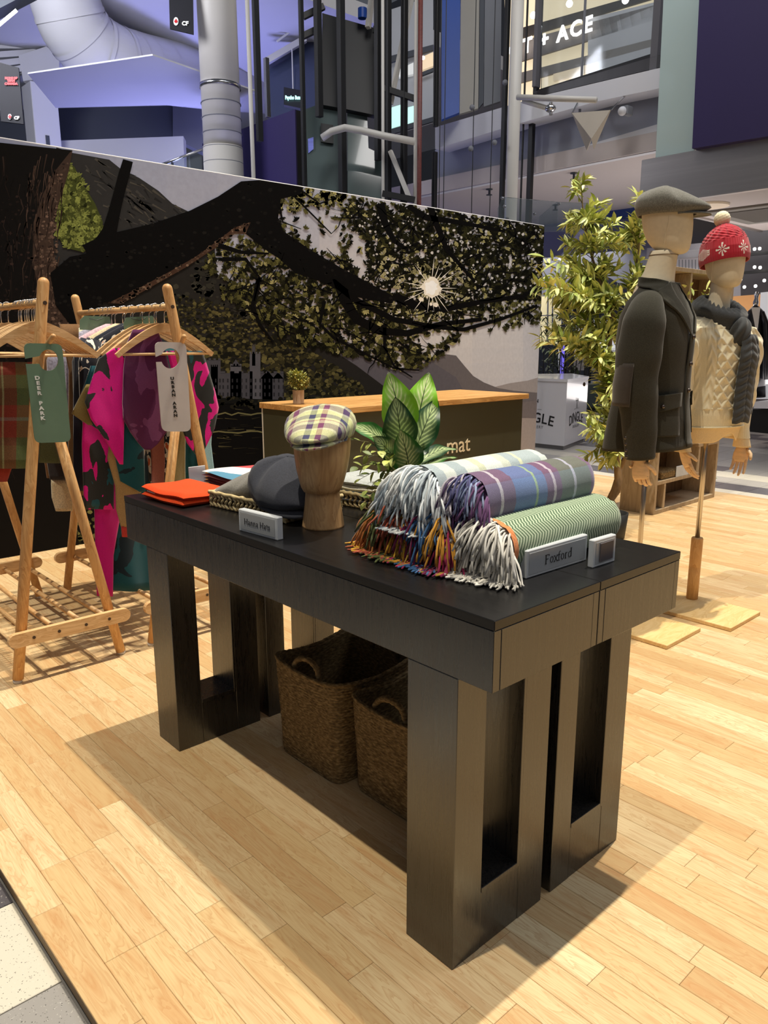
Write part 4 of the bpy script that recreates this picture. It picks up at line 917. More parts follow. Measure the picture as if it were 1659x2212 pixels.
for rows, X, mt, nm, lb in (
    ([(800, 330, 400), (950, 372, 402), (1010, 374, 402), (1060, 372, 404)], -2.235, OLIVE, 'olive_scarf', 'olive wool scarf hanging behind the legs under the white sign'),
    ([(900, 320, 352), (1000, 326, 356), (1075, 326, 352)], -2.245, ROSE, 'brown_scarf', 'rose brown scarf hanging between plum hood and the rack leg'),
    ([(840, 410, 462), (960, 428, 456), (1010, 432, 462), (1050, 436, 463)], -2.24, LBLUE, 'pale_blue_scarf', 'pale blue scarf at the right edge of the white sign rack'),
    ([(745, 330, 420), (850, 350, 425), (960, 385, 430), (1040, 395, 438)], -2.275, TEAL, 'teal_scarf', 'dark teal scarf half hidden behind the white sign')):
    t = thing(nm, lb, 'scarf', at_x(rows[0][1], rows[0][0], X), WG); p = MB(); cloth(p, rows, X, 10, .012, 50, X*9); build('cloth', p, mt, t, True)
def garment(x, yc, zb, w, mat, label, name='knit_sweater', cat='sweater', th=.045, sl=None):
    """sweater or jacket hanging on a hanger seen edge on: shoulders slope, body hangs in soft folds"""
    t = thing(name, label, cat, (x, yc, 1.2), WG); p = MB(); zt = 1.292; rings = []
    prof = [(zt, .045, .45), (zt-.018, .09, .8), (zt-.055, .16, 1.0), (zt-.105, .222, 1.0), (zt-.2, .215, 1.0), ((zt+zb)/2, .205, 1.0), (zb+.05, .21, .95), (zb, .205, .8)]
    for j, (z, hw, k) in enumerate(prof):
        r = []
        for i in range(28):
            a = 2*PI*i/28; yy = hw*w*math.cos(a); xx = th*.5*k*math.sin(a)*(1+.25*math.sin(yy*60+j+x*50)); r.append((x+xx, yc+yy, z))
        rings.append(r)
    p.loft(rings); build('body', p, mat, t, True)
    if sl:
        for s in (-1, 1):
            p = MB(); p.tube([(x, yc+s*.19*w, zt-.07), (x+.004, yc+s*.225*w, zt-.16), (x, yc+s*.235*w, zt-.32), (x-.004, yc+s*.225*w, sl)], [.034, .042, .038, .03], 10, flat=.6, up=(1, 0, 0)); build('sleeve', p, mat, t, True)
    return t
YC = .494
for x, zb, w, mt, lb, sl in ((-2.335, .62, 1.0, PAT, 'navy knit with orange and white pattern on the white sign rack', .66), (-2.40, .60, 1.0, NAVYK, 'plain navy sweater behind the patterned knit', .62), (-2.47, .62, 1.0, CRM, 'cream and navy flecked sweater in the middle of the white sign rack', None),
                            (-2.56, .60, 1.02, PINK, 'pale pink knit sweater towards the far end of the rail', None), (-2.65, .62, 1.06, LILAC, 'lilac grey cable knit sweater with thick stitches', .64), (-2.76, .60, 1.04, SAGE, 'sage and cream chunky sweater at the far end of the rail', None), (-2.86, .5, 1.0, CAMEL, 'camel brown coat at the far end behind the sweaters', .6)):
    garment(x, YC, zb, w, mt, lb, th=.062 if x < -2.5 else .045, sl=sl)
# garments of the green sign rack
GG = 'garments on the green sign rack'
TART = tartan('hunting_tartan', [(0, sr(96, 112, 66)), (.16, sr(150, 140, 100)), (.19, sr(146, 62, 46)), (.42, sr(110, 60, 42)), (.46, sr(160, 150, 110)), (.49, sr(120, 52, 40)), (.70, sr(86, 100, 60)), (.90, sr(150, 70, 52))],
              [(0, sr(92, 108, 62)), (.20, sr(84, 84, 52)), (.27, sr(150, 56, 42)), (.42, sr(146, 136, 130)), (.45, sr(150, 52, 40)), (.56, sr(66, 76, 44)), (.72, sr(110, 118, 74)), (.86, sr(150, 58, 44))], 1.0, 1.0, 500)
t = thing('tartan_shirt', 'green and rust tartan cloth folded over the nearest hangers at the left edge', 'shirt', at_x(40, 785, -2.13), GG)
p = MB(); cloth(p, [(782, -60, 71), (850, -58, 76), (930, -58, 74), (1012, -50, 68)], -2.128, 18, .008, 40, 1); build('front_panel', p, TART, t, True)
p = MB(); cloth(p, [(782, -60, 60), (900, -60, 66), (1040, -50, 14)], -2.165, 14, .008, 40, 2); build('back_panel', p, knit('rust_flannel', sr(150, 50, 36)), t, True)
for rows, X, mt, nm, cat, lb in (
    ([(700, 128, 170), (800, 148, 172), (1000, 146, 166), (1010, 148, 164)], -2.42, CAMEL, 'brown_cardigan', 'cardigan', 'brown cardigan edge hanging between the two racks'),
    ([(745, 162, 196), (860, 158, 190), (1000, 158, 186), (1060, 160, 182)], -2.36, NAVYK, 'navy_cardigan', 'cardigan', 'navy cardigan with its sleeve between the racks'),
    ([(905, 84, 128), (960, 86, 132), (1000, 86, 128)], -2.30, knit('moss_knit', sr(92, 98, 66)), 'moss_knit_sweater', 'sweater', 'moss green knit hanging behind the legs of the left rack')):
    t = thing(nm, lb, cat, at_x(rows[0][1], rows[0][0], X), GG); p = MB(); cloth(p, rows, X, 10, .012, 60, X*7); build('cloth', p, mt, t, True)
t = thing('hanging_sleeve_sweater', 'charcoal sweater with a cream ribbed cuff dangling behind the left rack', 'sweater', at_x(125, 985, -2.45), GG)
p = MB(); cloth(p, [(940, 96, 150), (1000, 102, 150), (1036, 108, 150)], -2.45, 8, .01, 50, 0); build('sleeve', p, DGREY, t, True)
p = MB(); cloth(p, [(1036, 110, 150), (1075, 112, 156), (1104, 120, 158)], -2.45, 8, .01, 50, 0); build('cuff', p, CRM, t, True)
# ------------------------------------------------------------------ peg signs
def peg_sign(label, corners, hole, hr, X, mat, ink, body, tc, size, group='peg signs'):
    t = thing('peg_sign', label, 'sign', at_x(*hole, X), group)
    (ax, ay), (bx, by), (cx, cy), (dx, dy) = corners                    # top left, top right, bottom right, bottom left
    P = []
    def arc(p, q, r_, n=5, k=.16):
        pass
    def rnd(prev, c, nxt, rr_):
        out = []
        for i in range(5):
            t_ = i/4; a = Vector(prev)-Vector(c); b = Vector(nxt)-Vector(c); A = Vector(c)+a.normalized()*rr_*(1-t_); B = Vector(c)+b.normalized()*rr_*t_
            out.append(tuple(A.lerp(B, t_)))
        return out
    V2 = lambda a: Vector((a[0], a[1], 0))
    c = [V2(k) for k in corners]
    P += rnd(c[3], c[0], c[1], 14); P += rnd(c[0], c[1], c[2], 14); P += rnd(c[1], c[2], c[3], 14); P += rnd(c[2], c[3], c[0], 14)
    # slot from the left edge into the hook hole
    lx = lambda y: c[0].x+(c[3].x-c[0].x)*((y-c[0].y)/(c[3].y-c[0].y))
    y1, y0 = hole[1]+8, hole[1]-3; P.append((lx(y1), y1, 0)); n = 22
    for i in range(n+1):
        a = PI-.35-(2*PI-.75)*i/n; P.append((hole[0]+hr*math.cos(a), hole[1]+hr*1.1*math.sin(a), 0))
    P.append((lx(y0), y0, 0))
    p = MB(); p.poly([at_x(k[0], k[1], X) for k in P], (.004, 0, 0)); build('plate', p, mat, t)
    a, b = at_x(*tc[0], X), at_x(*tc[1], X); up = (a-b); o = (a+b)/2
    text('lettering', '\n'.join(body), size, (X+.0046, o.y, o.z), (0, 1, 0), (0, up.y, up.z), ink, t, .0006, line=1.0, sx=1.3, bold=.0007)
SIGNG = pbr('green_sign_plate', sr(112, 140, 116), .3, nz=((12, 12, 12), .07), trans=.12); SIGNW = pbr('white_sign_plate', sr(212, 204, 200), .3, nz=((14, 14, 14), .06), trans=.12)
WINK = pbr('white_ink', sr(240, 240, 234), .5)
peg_sign('green acrylic sign lettered DEER PARK hooked on the left rack', ((50, 741), (133, 743), (153, 954), (75, 957)), (104, 778), 21, -1.985, SIGNG, WINK, list('DEER PARK'), ((79, 812), (92, 908)), .0172)
peg_sign('whitish acrylic sign lettered URBAN ARAN hooked on the right rack', ((333, 738), (401, 740), (412, 932), (349, 932)), (367, 774), 20, -1.985, SIGNW, INK, list('URBAN ARAN'), ((370, 808), (379, 907)), .0158)
for k, (cc, X, lb) in enumerate((([(172, 692), (182, 682), (236, 684), (240, 700), (238, 716), (172, 712)], -2.62, 'pale green tag hanging among the hooks at the far part of the rail'), ([(266, 700), (272, 686), (328, 682), (336, 692), (334, 712), (282, 714), (268, 712)], -2.30, 'pale green tag hanging among the hooks at the near part of the rail'))):
    t = thing('rail_tag', lb, 'tag', at_x(*cc[0], X), 'rail tags'); p = MB(); p.poly([at_x(a, b, X) for a, b in cc], (.003, 0, 0)); build('card', p, SIGNG, t)
    m_ = at_x(sum(a for a, b in cc)/len(cc), 690, X); p = MB(); p.tube([m_+Vector((.006, -.03, .004)), m_+Vector((.01, 0, -.004)), m_+Vector((.006, .03, .006))], .0016, 5); build('string', p, INK, t)
# ================================================================== seagrass baskets under the table
def seagrass():
    m, b = new('seagrass'); n = nd(m, 'TexNoise', {'Vector': coords(m, 'Object', (70, 70, 220)), 'Scale': 1.0, 'Detail': 3.0}); g = nd(m, 'TexNoise', {'Vector': coords(m, 'Object', (6, 6, 6)), 'Scale': 1.0})
    c = ramp(m, n, [(.28, sr(78, 62, 38)), (.5, sr(128, 104, 66)), (.72, sr(178, 152, 106))]); c = mixc(m, ma(m, 'MULTIPLY', g, .35), c, sr(84, 62, 36))
    setp(m, b, **{'Base Color': c, 'Roughness': .75, 'Specular IOR Level': .3}); return m
SEA = seagrass()
def basket(label, x0, x1, y0, y1, h, seed, inside):
    t = thing('seagrass_basket', label, 'basket', ((x0+x1)/2, (y0+y1)/2, 0), 'seagrass storage baskets'); rr = random.Random(seed)
    hx, hy, cx, cy = (x1-x0)/2, (y1-y0)/2, (x0+x1)/2, (y0+y1)/2; per = 2*(x1-x0+y1-y0); nu = int(per/.0032); nr = int(h/.0082)
    def outline(s, grow):
        a = 2*PI*s; c, d = math.cos(a), math.sin(a); e = .22
        return Vector((cx+(hx+grow)*math.copysign(abs(c)**e, c), cy+(hy+grow)*math.copysign(abs(d)**e, d), 0))
    # even spacing along the outline
    raw = [outline(i/1600, 0) for i in range(1601)]; acc = [0]
    for i in range(1600): acc.append(acc[-1]+(raw[i+1]-raw[i]).length)
    ss = []; j = 0
    for k in range(nu):
        d = acc[-1]*k/nu
        while acc[j+1] < d: j += 1
        ss.append((j+(d-acc[j])/max(acc[j+1]-acc[j], 1e-9))/1600)
    def ztop(q): return h*(1+.055*math.cos(4*PI*(q.x-cx)/(2*hx+.02))*0+.06*((abs(q.x-cx)/hx)**2+(abs(q.y-cy)/hy)**2-1.1)+.05*max(0, (q.y-cy)/hy))
    p = MB(); rings = []; n4 = nr*4
    for j in range(n4+1):
        r = []; v = j/n4; row = int(v*nr-1e-6); f = (v*nr) % 1.0
        for k, s in enumerate(ss):
            w = abs(math.sin(PI*v*nr))**.6; br = .5+.5*math.sin(2*PI*(k/4.6+(.5 if row % 2 else 0))+f*2.2)
            q = outline(s, -.004+.012*v+.0028*w*(.35+.65*br)); q.z = .002+(ztop(q)-.002)*v; r.append(q)
        rings.append(r)
    p.loft(rings, cap=False); inner = []
    for v in (1.0, .97, .6, .05): inner.append([Vector(((q.x-cx)*(.955)+cx, (q.y-cy)*(.955)+cy, .004+(q.z-.004)*v)) for q in rings[-1]])
    p.loft([rings[-1]]+inner, cap=False); b = len(p.v); p.add([q for q in inner[-1]], [tuple(range(nu))]); build('woven_body', p, SEA, t, True)
    p = MB(); top = rings[-1]; pts = [Vector(q)+Vector((0, 0, .001+.0015*math.sin(k*.9))) for k, q in enumerate(top)][::3]; pts.append(pts[0]); p.tube(pts, .0062, 7); build('rim', p, SEA, t, True)
    for yy, s in ((y0, -1), (y1, 1)):
        p = MB(); pts = []; n = 26
        zb = h*.93
        for i in range(n+1): a = PI*i/n; pts.append(Vector((cx-.058*math.cos(a)*(1+.15*math.sin(a)), yy-s*.004-s*.010*math.sin(a), zb+.062*max(0, math.sin(a))**.7)))
        p.tube(pts, [.0082+.0012*math.sin(i*2.4) for i in range(n+1)], 8); build('handle', p, SEA, t, True)
    return t
basket('tall woven seagrass basket under the table, left of the pair with both handles in view', -1.015, -.725, .232, .545, .292, 31, 1)
basket('tall woven seagrass basket under the table, half hidden by the table leg', -.700, -.410, .265, .575, .268, 32, 1)
GLOSS = pbr('dark_gloss_wrap', sr(40, 16, 20), .12, nz=((20, 20, 20), .4), coat=.5); GLOSSB = pbr('dark_blue_wrap', sr(20, 34, 48), .15, coat=.5)
for k, (c, mt, lb) in enumerate((((-.86, .43, .13), GLOSS, 'dark red wrapped pack lying inside the left seagrass basket'), ((-.80, .36, .12), GLOSSB, 'dark blue wrapped pack lying inside the left seagrass basket'), ((-.56, .40, .11), GLOSSB, 'dark blue wrapped pack lying inside the right seagrass basket'))):
    t = thing('wrapped_pack', lb, 'package', c, 'packs in the baskets'); p = MB()
    def fn(u, v, c=c, k=k):
        a, b = 2*PI*u, PI*(v-.5); r = 1+.08*math.sin(7*a+3*b+k)+.06*math.sin(5*b*3+a*2)
        return Vector((c[0]+.10*r*math.cos(b)*math.cos(a), c[1]+.08*r*math.cos(b)*math.sin(a), c[2]+.055*r*math.sin(b)))
    p.grid(fn, 36, 18, cu=True); build('wrap', p, mt, t, True)
# ================================================================== leafy plant on the table
DK = 1
def dief_mat(name, base, pale, edge):
    m, b = new(name); uv = nd(m, 'UVMap'); sep = m.node_tree.nodes.new('ShaderNodeSeparateXYZ'); m.node_tree.links.new(uv, sep.inputs[0]); u, v = sep.outputs[0], sep.outputs[1]
    du = ma(m, 'ABSOLUTE', ma(m, 'SUBTRACT', u, .5)); nz = nd(m, 'TexNoise', {'Vector': nd(m, 'Mapping', {0: uv, 3: (7, 5, 1)}), 'Scale': 1.0, 'Detail': 3.0})
    vein = ma(m, 'FRACT', ma(m, 'ADD', ma(m, 'MULTIPLY', ma(m, 'SUBTRACT', v, ma(m, 'MULTIPLY', du, .75)), 9.0), ma(m, 'MULTIPLY', nz, .5)))
    vm = nd(m, 'MapRange', {0: ma(m, 'ABSOLUTE', ma(m, 'SUBTRACT', vein, .5)), 1: .02, 2: .30, 3: 1.0, 4: 0.0}); cen = nd(m, 'MapRange', {0: ma(m, 'ADD', du, ma(m, 'MULTIPLY', ma(m, 'SUBTRACT', nz, .5), .25)), 1: .06, 2: .40, 3: 1.0, 4: 0.0})
    k = ma(m, 'MINIMUM', ma(m, 'MULTIPLY', cen, ma(m, 'ADD', .38, ma(m, 'MULTIPLY', vm, 1.1))), 1.0)
    c = mixc(m, k, base, pale); c = mixc(m, ma(m, 'LESS_THAN', du, .014), c, sr(40, 60, 30)); c = mixc(m, ma(m, 'GREATER_THAN', v, .965), c, edge)
    setp(m, b, **{'Base Color': c, 'Roughness': .38, 'Specular IOR Level': .4, 'Subsurface Weight': 0.0}); return m
D1 = dief_mat('dieffenbachia_bright', sr(134, 196, 44), sr(236, 246, 184), sr(226, 232, 214)); D2 = dief_mat('dieffenbachia_dark', sr(24, 66, 34), sr(206, 224, 160), sr(30, 70, 40)); D3 = dief_mat('dieffenbachia_mid', sr(46, 110, 40), sr(220, 232, 168), sr(70, 110, 60))
pc = Vector((-.745, .525, TZ))
dp = thing('dieffenbachia', 'tall variegated leafy plant in a dark pot behind the blankets on the table', 'plant', pc)
p = MB(); p.lathe([(.040, 0), (.046, .003), (.058, .085), (.055, .085), (.050, .07), (.001, .07)], pc, 24); build('pot', p, pbr('dark_pot', sr(38, 38, 36), .6, nz=((10, 10, 10), .1)), dp, True)
def bigleaf(base, tip, wid, mat, normal, cup=.2, curl=.12):
    """large leaf from base to tip, normal = the way its upper face looks"""
    b = Vector(base); t = Vector(tip); ax = (t-b); L = ax.length; ax.normalize(); n_ = Vector(normal); n_ = (n_-ax*n_.dot(ax)).normalized(); s = ax.cross(n_).normalized(); nv, nu = 16, 10
    def fn(u, v):
        w = wid*(math.sin(PI*min(1, .06+.94*v)**.80)**.75)*(1-.25*v*v) if v < 1 else .0; x = (u-.5)*2
        return b+ax*(L*v)+s*(x*w)+n_*(cup*w*x*x+curl*L*(math.sin(PI*v)*.5)-curl*L*v*v+.012*wid/.05*math.sin(v*14)*abs(x)*.4)
    q = MB(); q.grid(fn, nu, nv); return build('leaf', q, mat, dp, True)
VD = Vector((.72, -.66, .2))                                  # towards the room's open side
def lf(bp, tp, X0, X1, wpx, mat, nrm=VD, **k):
    b = at_x(bp[0], bp[1], X0); t = at_x(tp[0], tp[1], X1); z = (b-CPOS).dot(FW); o = bigleaf(b, t, wpx/FPX*z*1.28, mat, nrm, **k)
    q = MB(); q.tube([pc+Vector((0, 0, .07)), (pc+Vector((0, 0, .07))).lerp(b, .6)+Vector((0, 0, .01)), b], .0032, 6); build('stalk', q, pbr('leaf_stalk', sr(96, 136, 60), .5), dp, True)
lf((872, 930), (842, 806), -.76, -.75, 33, D1, Vector((.75, -.5, .15))); lf((898, 930), (926, 802), -.77, -.76, 31, D1, Vector((.65, -.75, .15)))
lf((868, 960), (855, 862), -.73, -.70, 31, D2); lf((898, 970), (944, 858), -.74, -.72, 27, D2, Vector((.6, -.7, .2))); lf((884, 1010), (868, 934), -.70, -.655, 29, D3, Vector((.7, -.6, .4)))
lf((838, 960), (762, 912), -.74, -.74, 20, D3, Vector((.5, -.6, .6))); lf((848, 985), (812, 945), -.73, -.70, 20, D2, Vector((.6, -.6, .4))); lf((905, 1000), (992, 955), -.74, -.78, 17, D2, Vector((.4, -.5, .8))); lf((905, 1015), (990, 975), -.72, -.74, 16, D3, Vector((.3, -.4, .9))); lf((880, 985), (925, 925), -.78, -.80, 24, D2); lf((860, 960), (836, 872), -.80, -.79, 22, D1, Vector((.8, -.3, .2)))
LG = pbr('ruscus_leaf', (1, 1, 1), .5, attr=True, nz=((40, 40, 40), .12))
lm = []
for k in range(5):
    q = MB(); leafmesh(q, (0, 0, 0), (1, 0, .0), (0, 0, 1), .030, .0085, mixt(sr(104, 122, 44), sr(196, 200, 104), k/4), .18, 4); me = q.mesh('leaf', True); me.materials.append(LG); lm.append(me)
def sprig(owner, pts, n, meshes, stalk, sc=1.0, spread=1.0, r=.0015, rr=random):
    pts = [Vector(q) for q in pts]; q = MB(); q.tube(pts, [r*(1-.6*i/(len(pts)-1)) for i in range(len(pts))], 5); build('twig', q, stalk, owner, True); k = 0
    for i in range(n):
        f = (.18+.82*i/max(n-1, 1))*(len(pts)-1); j = min(int(f), len(pts)-2); c = pts[j].lerp(pts[j+1], f-j); d = (pts[j+1]-pts[j]).normalized()
        s = d.cross(Vector((rr.gauss(0, 1), rr.gauss(0, 1), rr.gauss(0, 1)))).normalized(); v = (d*.65+s*spread).normalized() if i < n-1 else d
        o = bpy.data.objects.new('leaf', rr.choice(meshes)); COL.objects.link(o); z = v.cross(s.cross(v)).normalized() if False else Vector((rr.gauss(0, .3), rr.gauss(0, .3), 1)); y = z.cross(v).normalized(); z = v.cross(y).normalized()
        m = Matrix((v, y, z)).transposed().to_4x4() @ Matrix.Scale(sc*rr.uniform(.75, 1.2), 4); m.translation = c-Vector(owner.location); o.matrix_local = Matrix.Identity(4); o.parent = owner; o.matrix_local = m
STK = pbr('green_twig', sr(106, 104, 58), .6)
for tip, X in (((765, 950), -.72), ((772, 1010), -.70), ((792, 1060), -.66), ((778, 1035), -.72), ((812, 975), -.70), ((800, 1005), -.68), ((838, 995), -.68), ((785, 985), -.75), ((845, 1035), -.66), ((905, 1005), -.69), ((790, 1085), -.68), ((826, 945), -.76)):
    t_ = at_x(tip[0], tip[1], X); b_ = pc+Vector((random.uniform(-.02, .02), random.uniform(-.02, .02), .07)); mdl = b_.lerp(t_, .5)+Vector((0, 0, .03)); sprig(dp, [b_, b_.lerp(mdl, .5)+Vector((0, 0, .01)), mdl, mdl.lerp(t_, .55)+Vector((0, 0, .008)), t_], 10, lm, STK)
# ================================================================== olive tree beside the mannequins
TB = Vector((-1.80, 3.33, 0))
ot = thing('olive_tree', 'tall artificial olive tree with a twisted bare trunk behind the display table', 'tree', TB)
BARK = pbr('olive_bark', sr(134, 108, 74), .8, nz=((30, 30, 8), .45, 4.0), bump=((40, 40, 10), .6, .01))
DT = 4.86
P_ = lambda x, y, dd=0.0: at_d(x, y, DT+dd)
p = MB(); tr = [(1322, 1172), (1316, 1150), (1314, 1120), (1326, 1098), (1318, 1080), (1330, 1060), (1336, 1035), (1334, 1005), (1332, 970), (1326, 920), (1318, 860), (1312, 800), (1318, 740), (1322, 680), (1300, 620), (1280, 560), (1265, 500), (1258, 440), (1256, 400)]
tp_ = [P_(*q) for q in tr]; tp_[0].z = .0
q_ = Vector(TB); tp_[0] = Vector((tp_[1].x, tp_[1].y, 0.0))
p.tube(tp_, [.036, .033, .030, .033, .026, .030, .026, .023, .021, .019, .017, .015, .013, .012, .010, .008, .006, .004, .003], 12); build('trunk', p, BARK, ot, True)
p = MB(); bl = [P_(1334, 1020), P_(1352, 985), P_(1362, 950), P_(1366, 900), P_(1362, 820), P_(1352, 740), P_(1360, 640), P_(1380, 540), P_(1385, 470)]; p.tube(bl, [.017, .015, .014, .012, .011, .009, .007, .005, .003], 10); build('branch', p, BARK, ot, True)
rr = random.Random(5); OL = pbr('olive_leaf', (1, 1, 1), .45, attr=True, nz=((30, 30, 30), .15), spec=.4)
om = []
for k in range(6):
    q = MB(); leafmesh(q, (0, 0, 0), (1, 0, 0), (0, 0, 1), .094, .0112, mixt(sr(120, 138, 50), sr(238, 238, 156), k/5), .22, 4); me = q.mesh('leaf', True); me.materials.append(OL); om.append(me)
olive_tw = pbr('olive_twig', sr(112, 104, 66), .7)
twigs = []
def ot_branch(a, b, n, sag=.03):
    a, b = Vector(a), Vector(b); m = a.lerp(b, .5)+Vector((rr.gauss(0, .03), rr.gauss(0, .03), sag)); return [a, a.lerp(m, .5)+Vector((0, 0, .01)), m, m.lerp(b, .5)+Vector((0, 0, -.004)), b]
tips = [(1255, 392), (1290, 440), (1240, 470), (1225, 520), (1225, 560), (1165, 596), (1182, 630), (1205, 645), (1262, 590), (1310, 470), (1320, 520), (1375, 445), (1390, 500), (1385, 560), (1350, 520), (1340, 580), (1300, 560), (1280, 620), (1215, 690), (1235, 740), (1190, 715), (1250, 660), (1300, 660), (1330, 640), (1270, 720), (1300, 720), (1335, 700), (1296, 790), (1290, 760), (1310, 810), (1330, 780), (1312, 850), (1320, 830), (1300, 905), (1330, 890), (1335, 850), (1300, 940), (1320, 985), (1288, 925), (1300, 1000), (1370, 620), (1360, 680), (1400, 600), (1245, 610), (1350, 760), (1320, 930)]
axis = [P_(*q) for q in tr[8:]]+bl[3:]
far = MB(); nl = 0
for tx, ty in tips:
    for rep in range(3):
        b = P_(tx+rr.gauss(0, 10)*rep, ty+rr.gauss(0, 12)*rep, rr.gauss(0, .13)); cand = [q for q in axis if q.z < b.z+.05] or axis; a = min(cand, key=lambda q: (q-b).length+max(0, .12-(b.z-q.z))*1.5)
        pts = ot_branch(a, b, 0); twigs.append(pts)
rr.shuffle(twigs)
for i, pts in enumerate(twigs):
    L = sum((pts[k+1]-pts[k]).length for k in range(4)); n = max(9, int(L/.020))
    if nl+n <= 288: sprig(ot, pts, n, om, olive_tw, rr.uniform(.8, 1.1), .9, .0026, rr); nl += n
    else:
        q = MB(); q.tube(pts, [.0026, .0022, .0018, .0014, .001], 5); build('twig', q, olive_tw, ot, True)
        for k in range(int(n*2.0)):
            f = (.15+.85*k/(n*2.0))*4; j = min(int(f), 3); c = pts[j].lerp(pts[j+1], f-j); d = (pts[j+1]-pts[j]).normalized(); s = d.cross(Vector((rr.gauss(0, 1), rr.gauss(0, 1), rr.gauss(0, 1)))).normalized()
            leafmesh(far, c, d*.65+s*.9, Vector((rr.gauss(0, .4), rr.gauss(0, .4), 1)), .098*rr.uniform(.7, 1.1), .0130, mixt(sr(120, 138, 50), sr(236, 236, 152), rr.random()), .22, 3)
build('leaf_mass', far, OL, ot, kind='stuff')
for x, y in ((1262, 830), (1198, 628), (1276, 690), (1308, 690), (1305, 880), (1312, 805), (1350, 720)):
    q = MB(); c = P_(x, y, -.05); q.ball(c, .011, 10, 8, (.8, .8, 1.2)); build('olive', q, pbr('dark_olive', sr(38, 24, 28), .3), ot, True)
# pot standing on the platform, hidden by the table
p = MB(); p.lathe([(.085, 0), (.095, .004), (.11, .16), (.104, .16), (.098, .13), (.001, .13)], (tp_[0].x, tp_[0].y, 0), 28); build('pot', p, pbr('black_nursery_pot', sr(30, 30, 30), .6, nz=((10, 10, 10), .1)), ot, True)
# ================================================================== mannequins
LINEN = pbr('cream_linen', sr(226, 212, 184), .75, nz=((60, 60, 60), .05), bump=((500, 500, 500), .1, .001))
SEAM = pbr('seam_line', sr(120, 100, 76), .8)
BRASS = pbr('brushed_steel_pole', sr(200, 190, 176), .28, 1.0, nz=((60, 60, 4), .06))
MPINE = wood('mannequin_pine', sr(206, 152, 92), sr(230, 184, 124), (24, 24, 4), .5)
MPLATE = wood('mannequin_plate', sr(226, 186, 122), sr(242, 208, 150), (20, 4, 20), .45)
HANDW = pbr('hand_wood', sr(232, 196, 152), .5, nz=((30, 30, 90), .12, 3.0)); JOINT = pbr('joint_pin', sr(110, 72, 44), .6)
def super_ring(c, F, L, hd, hw, z, n=40, e=2.3, sf=0.0, zf=None):
    r = []
    for k in range(n):
        a = 2*PI*k/n; ca, sa = math.cos(a), math.sin(a); x = math.copysign(abs(ca)**(2/e), ca)*hd+sf; y = math.copysign(abs(sa)**(2/e), sa)*hw
        r.append(Vector((c[0], c[1], 0))+F*x+L*y+Vector((0, 0, z+(zf(a) if zf else 0))))
    return r
def lerp_tab(tab, z):
    for (a, b) in zip(tab[:-1], tab[1:]):
        if (a[0] <= z <= b[0]) or (a[0] >= z >= b[0]):
            t = (z-a[0])/(b[0]-a[0]); t = t*t*(3-2*t)*.5+t*.5; return [a[i]*(1-t)+b[i]*t for i in range(1, len(a))]
    return list(tab[0][1:]) if abs(z-tab[0][0]) < abs(z-tab[-1][0]) else list(tab[-1][1:])
def wood_hand(t, wrist, down, back, thumb, sc=1.0, curl=.5):
    """jointed wooden hand: palm with five fingers; down = finger direction, back = outward normal of its back, thumb = side of the thumb"""
    w = Vector(wrist); D = Vector(down).normalized(); B = Vector(back); B = (B-D*B.dot(D)).normalized(); T = D.cross(B); T = T if T.dot(Vector(thumb)) > 0 else -T
    p = MB(); rings = []
    for s, hw, ht in ((-.012, .020, .018), (.0, .022, .019), (.02, .030, .018), (.045, .038, .016), (.07, .040, .0145), (.086, .037, .012), (.091, .030, .008)):
        rings.append([w+D*(s*sc)+T*(hw*sc*math.cos(2*PI*k/16))+B*(ht*sc*math.sin(2*PI*k/16)) for k in range(16)])
    p.loft(rings); h = build('hand', p, HANDW, t, True)
    for i, (off, ln, st) in enumerate(((.029, .072, .083), (.0095, .080, .088), (-.0105, .075, .086), (-.029, .060, .080))):
        p = MB(); c = w+D*(st*sc)+T*(off*sc); d = D.copy(); pts = [c-D*.006]; rs = [.0086*sc]
        for j, (f, r_) in enumerate(((.42, .0084), (.32, .0076), (.26, .0066))):
            ang = curl*(.45+.5*j)*(1+.12*i); v = (D*math.cos(ang)-B*math.sin(ang)+T*(off*2.2)*(1 if curl < .9 else .2)).normalized()
            m = c+v*(ln*f*sc*.5); c = c+v*(ln*f*sc); pts += [m, c]; rs += [r_*sc, r_*sc*(.86 if j < 2 else .55)]
        p.tube(pts, rs, 10); f = build('finger', p, HANDW, h, True)
        q = MB(); q.ball(pts[2]+B*.0072*sc, .0016, 6, 4); build('joint_pin', q, JOINT, h)
    p = MB(); c = w+D*(.025*sc)+T*(.026*sc); v = (D*.62+T*.70-B*.30).normalized(); v2 = (D*.90+T*.25-B*.42).normalized(); pts = [c-v*.008, c+v*.018*sc, c+v*.036*sc, c+v*.036*sc+v2*.016*sc, c+v*.036*sc+v2*.032*sc]
    p.tube(pts, [.011*sc, .0112*sc, .0092*sc, .0086*sc, .0052*sc], 10); build('thumb', p, HANDW, h, True)
    return h
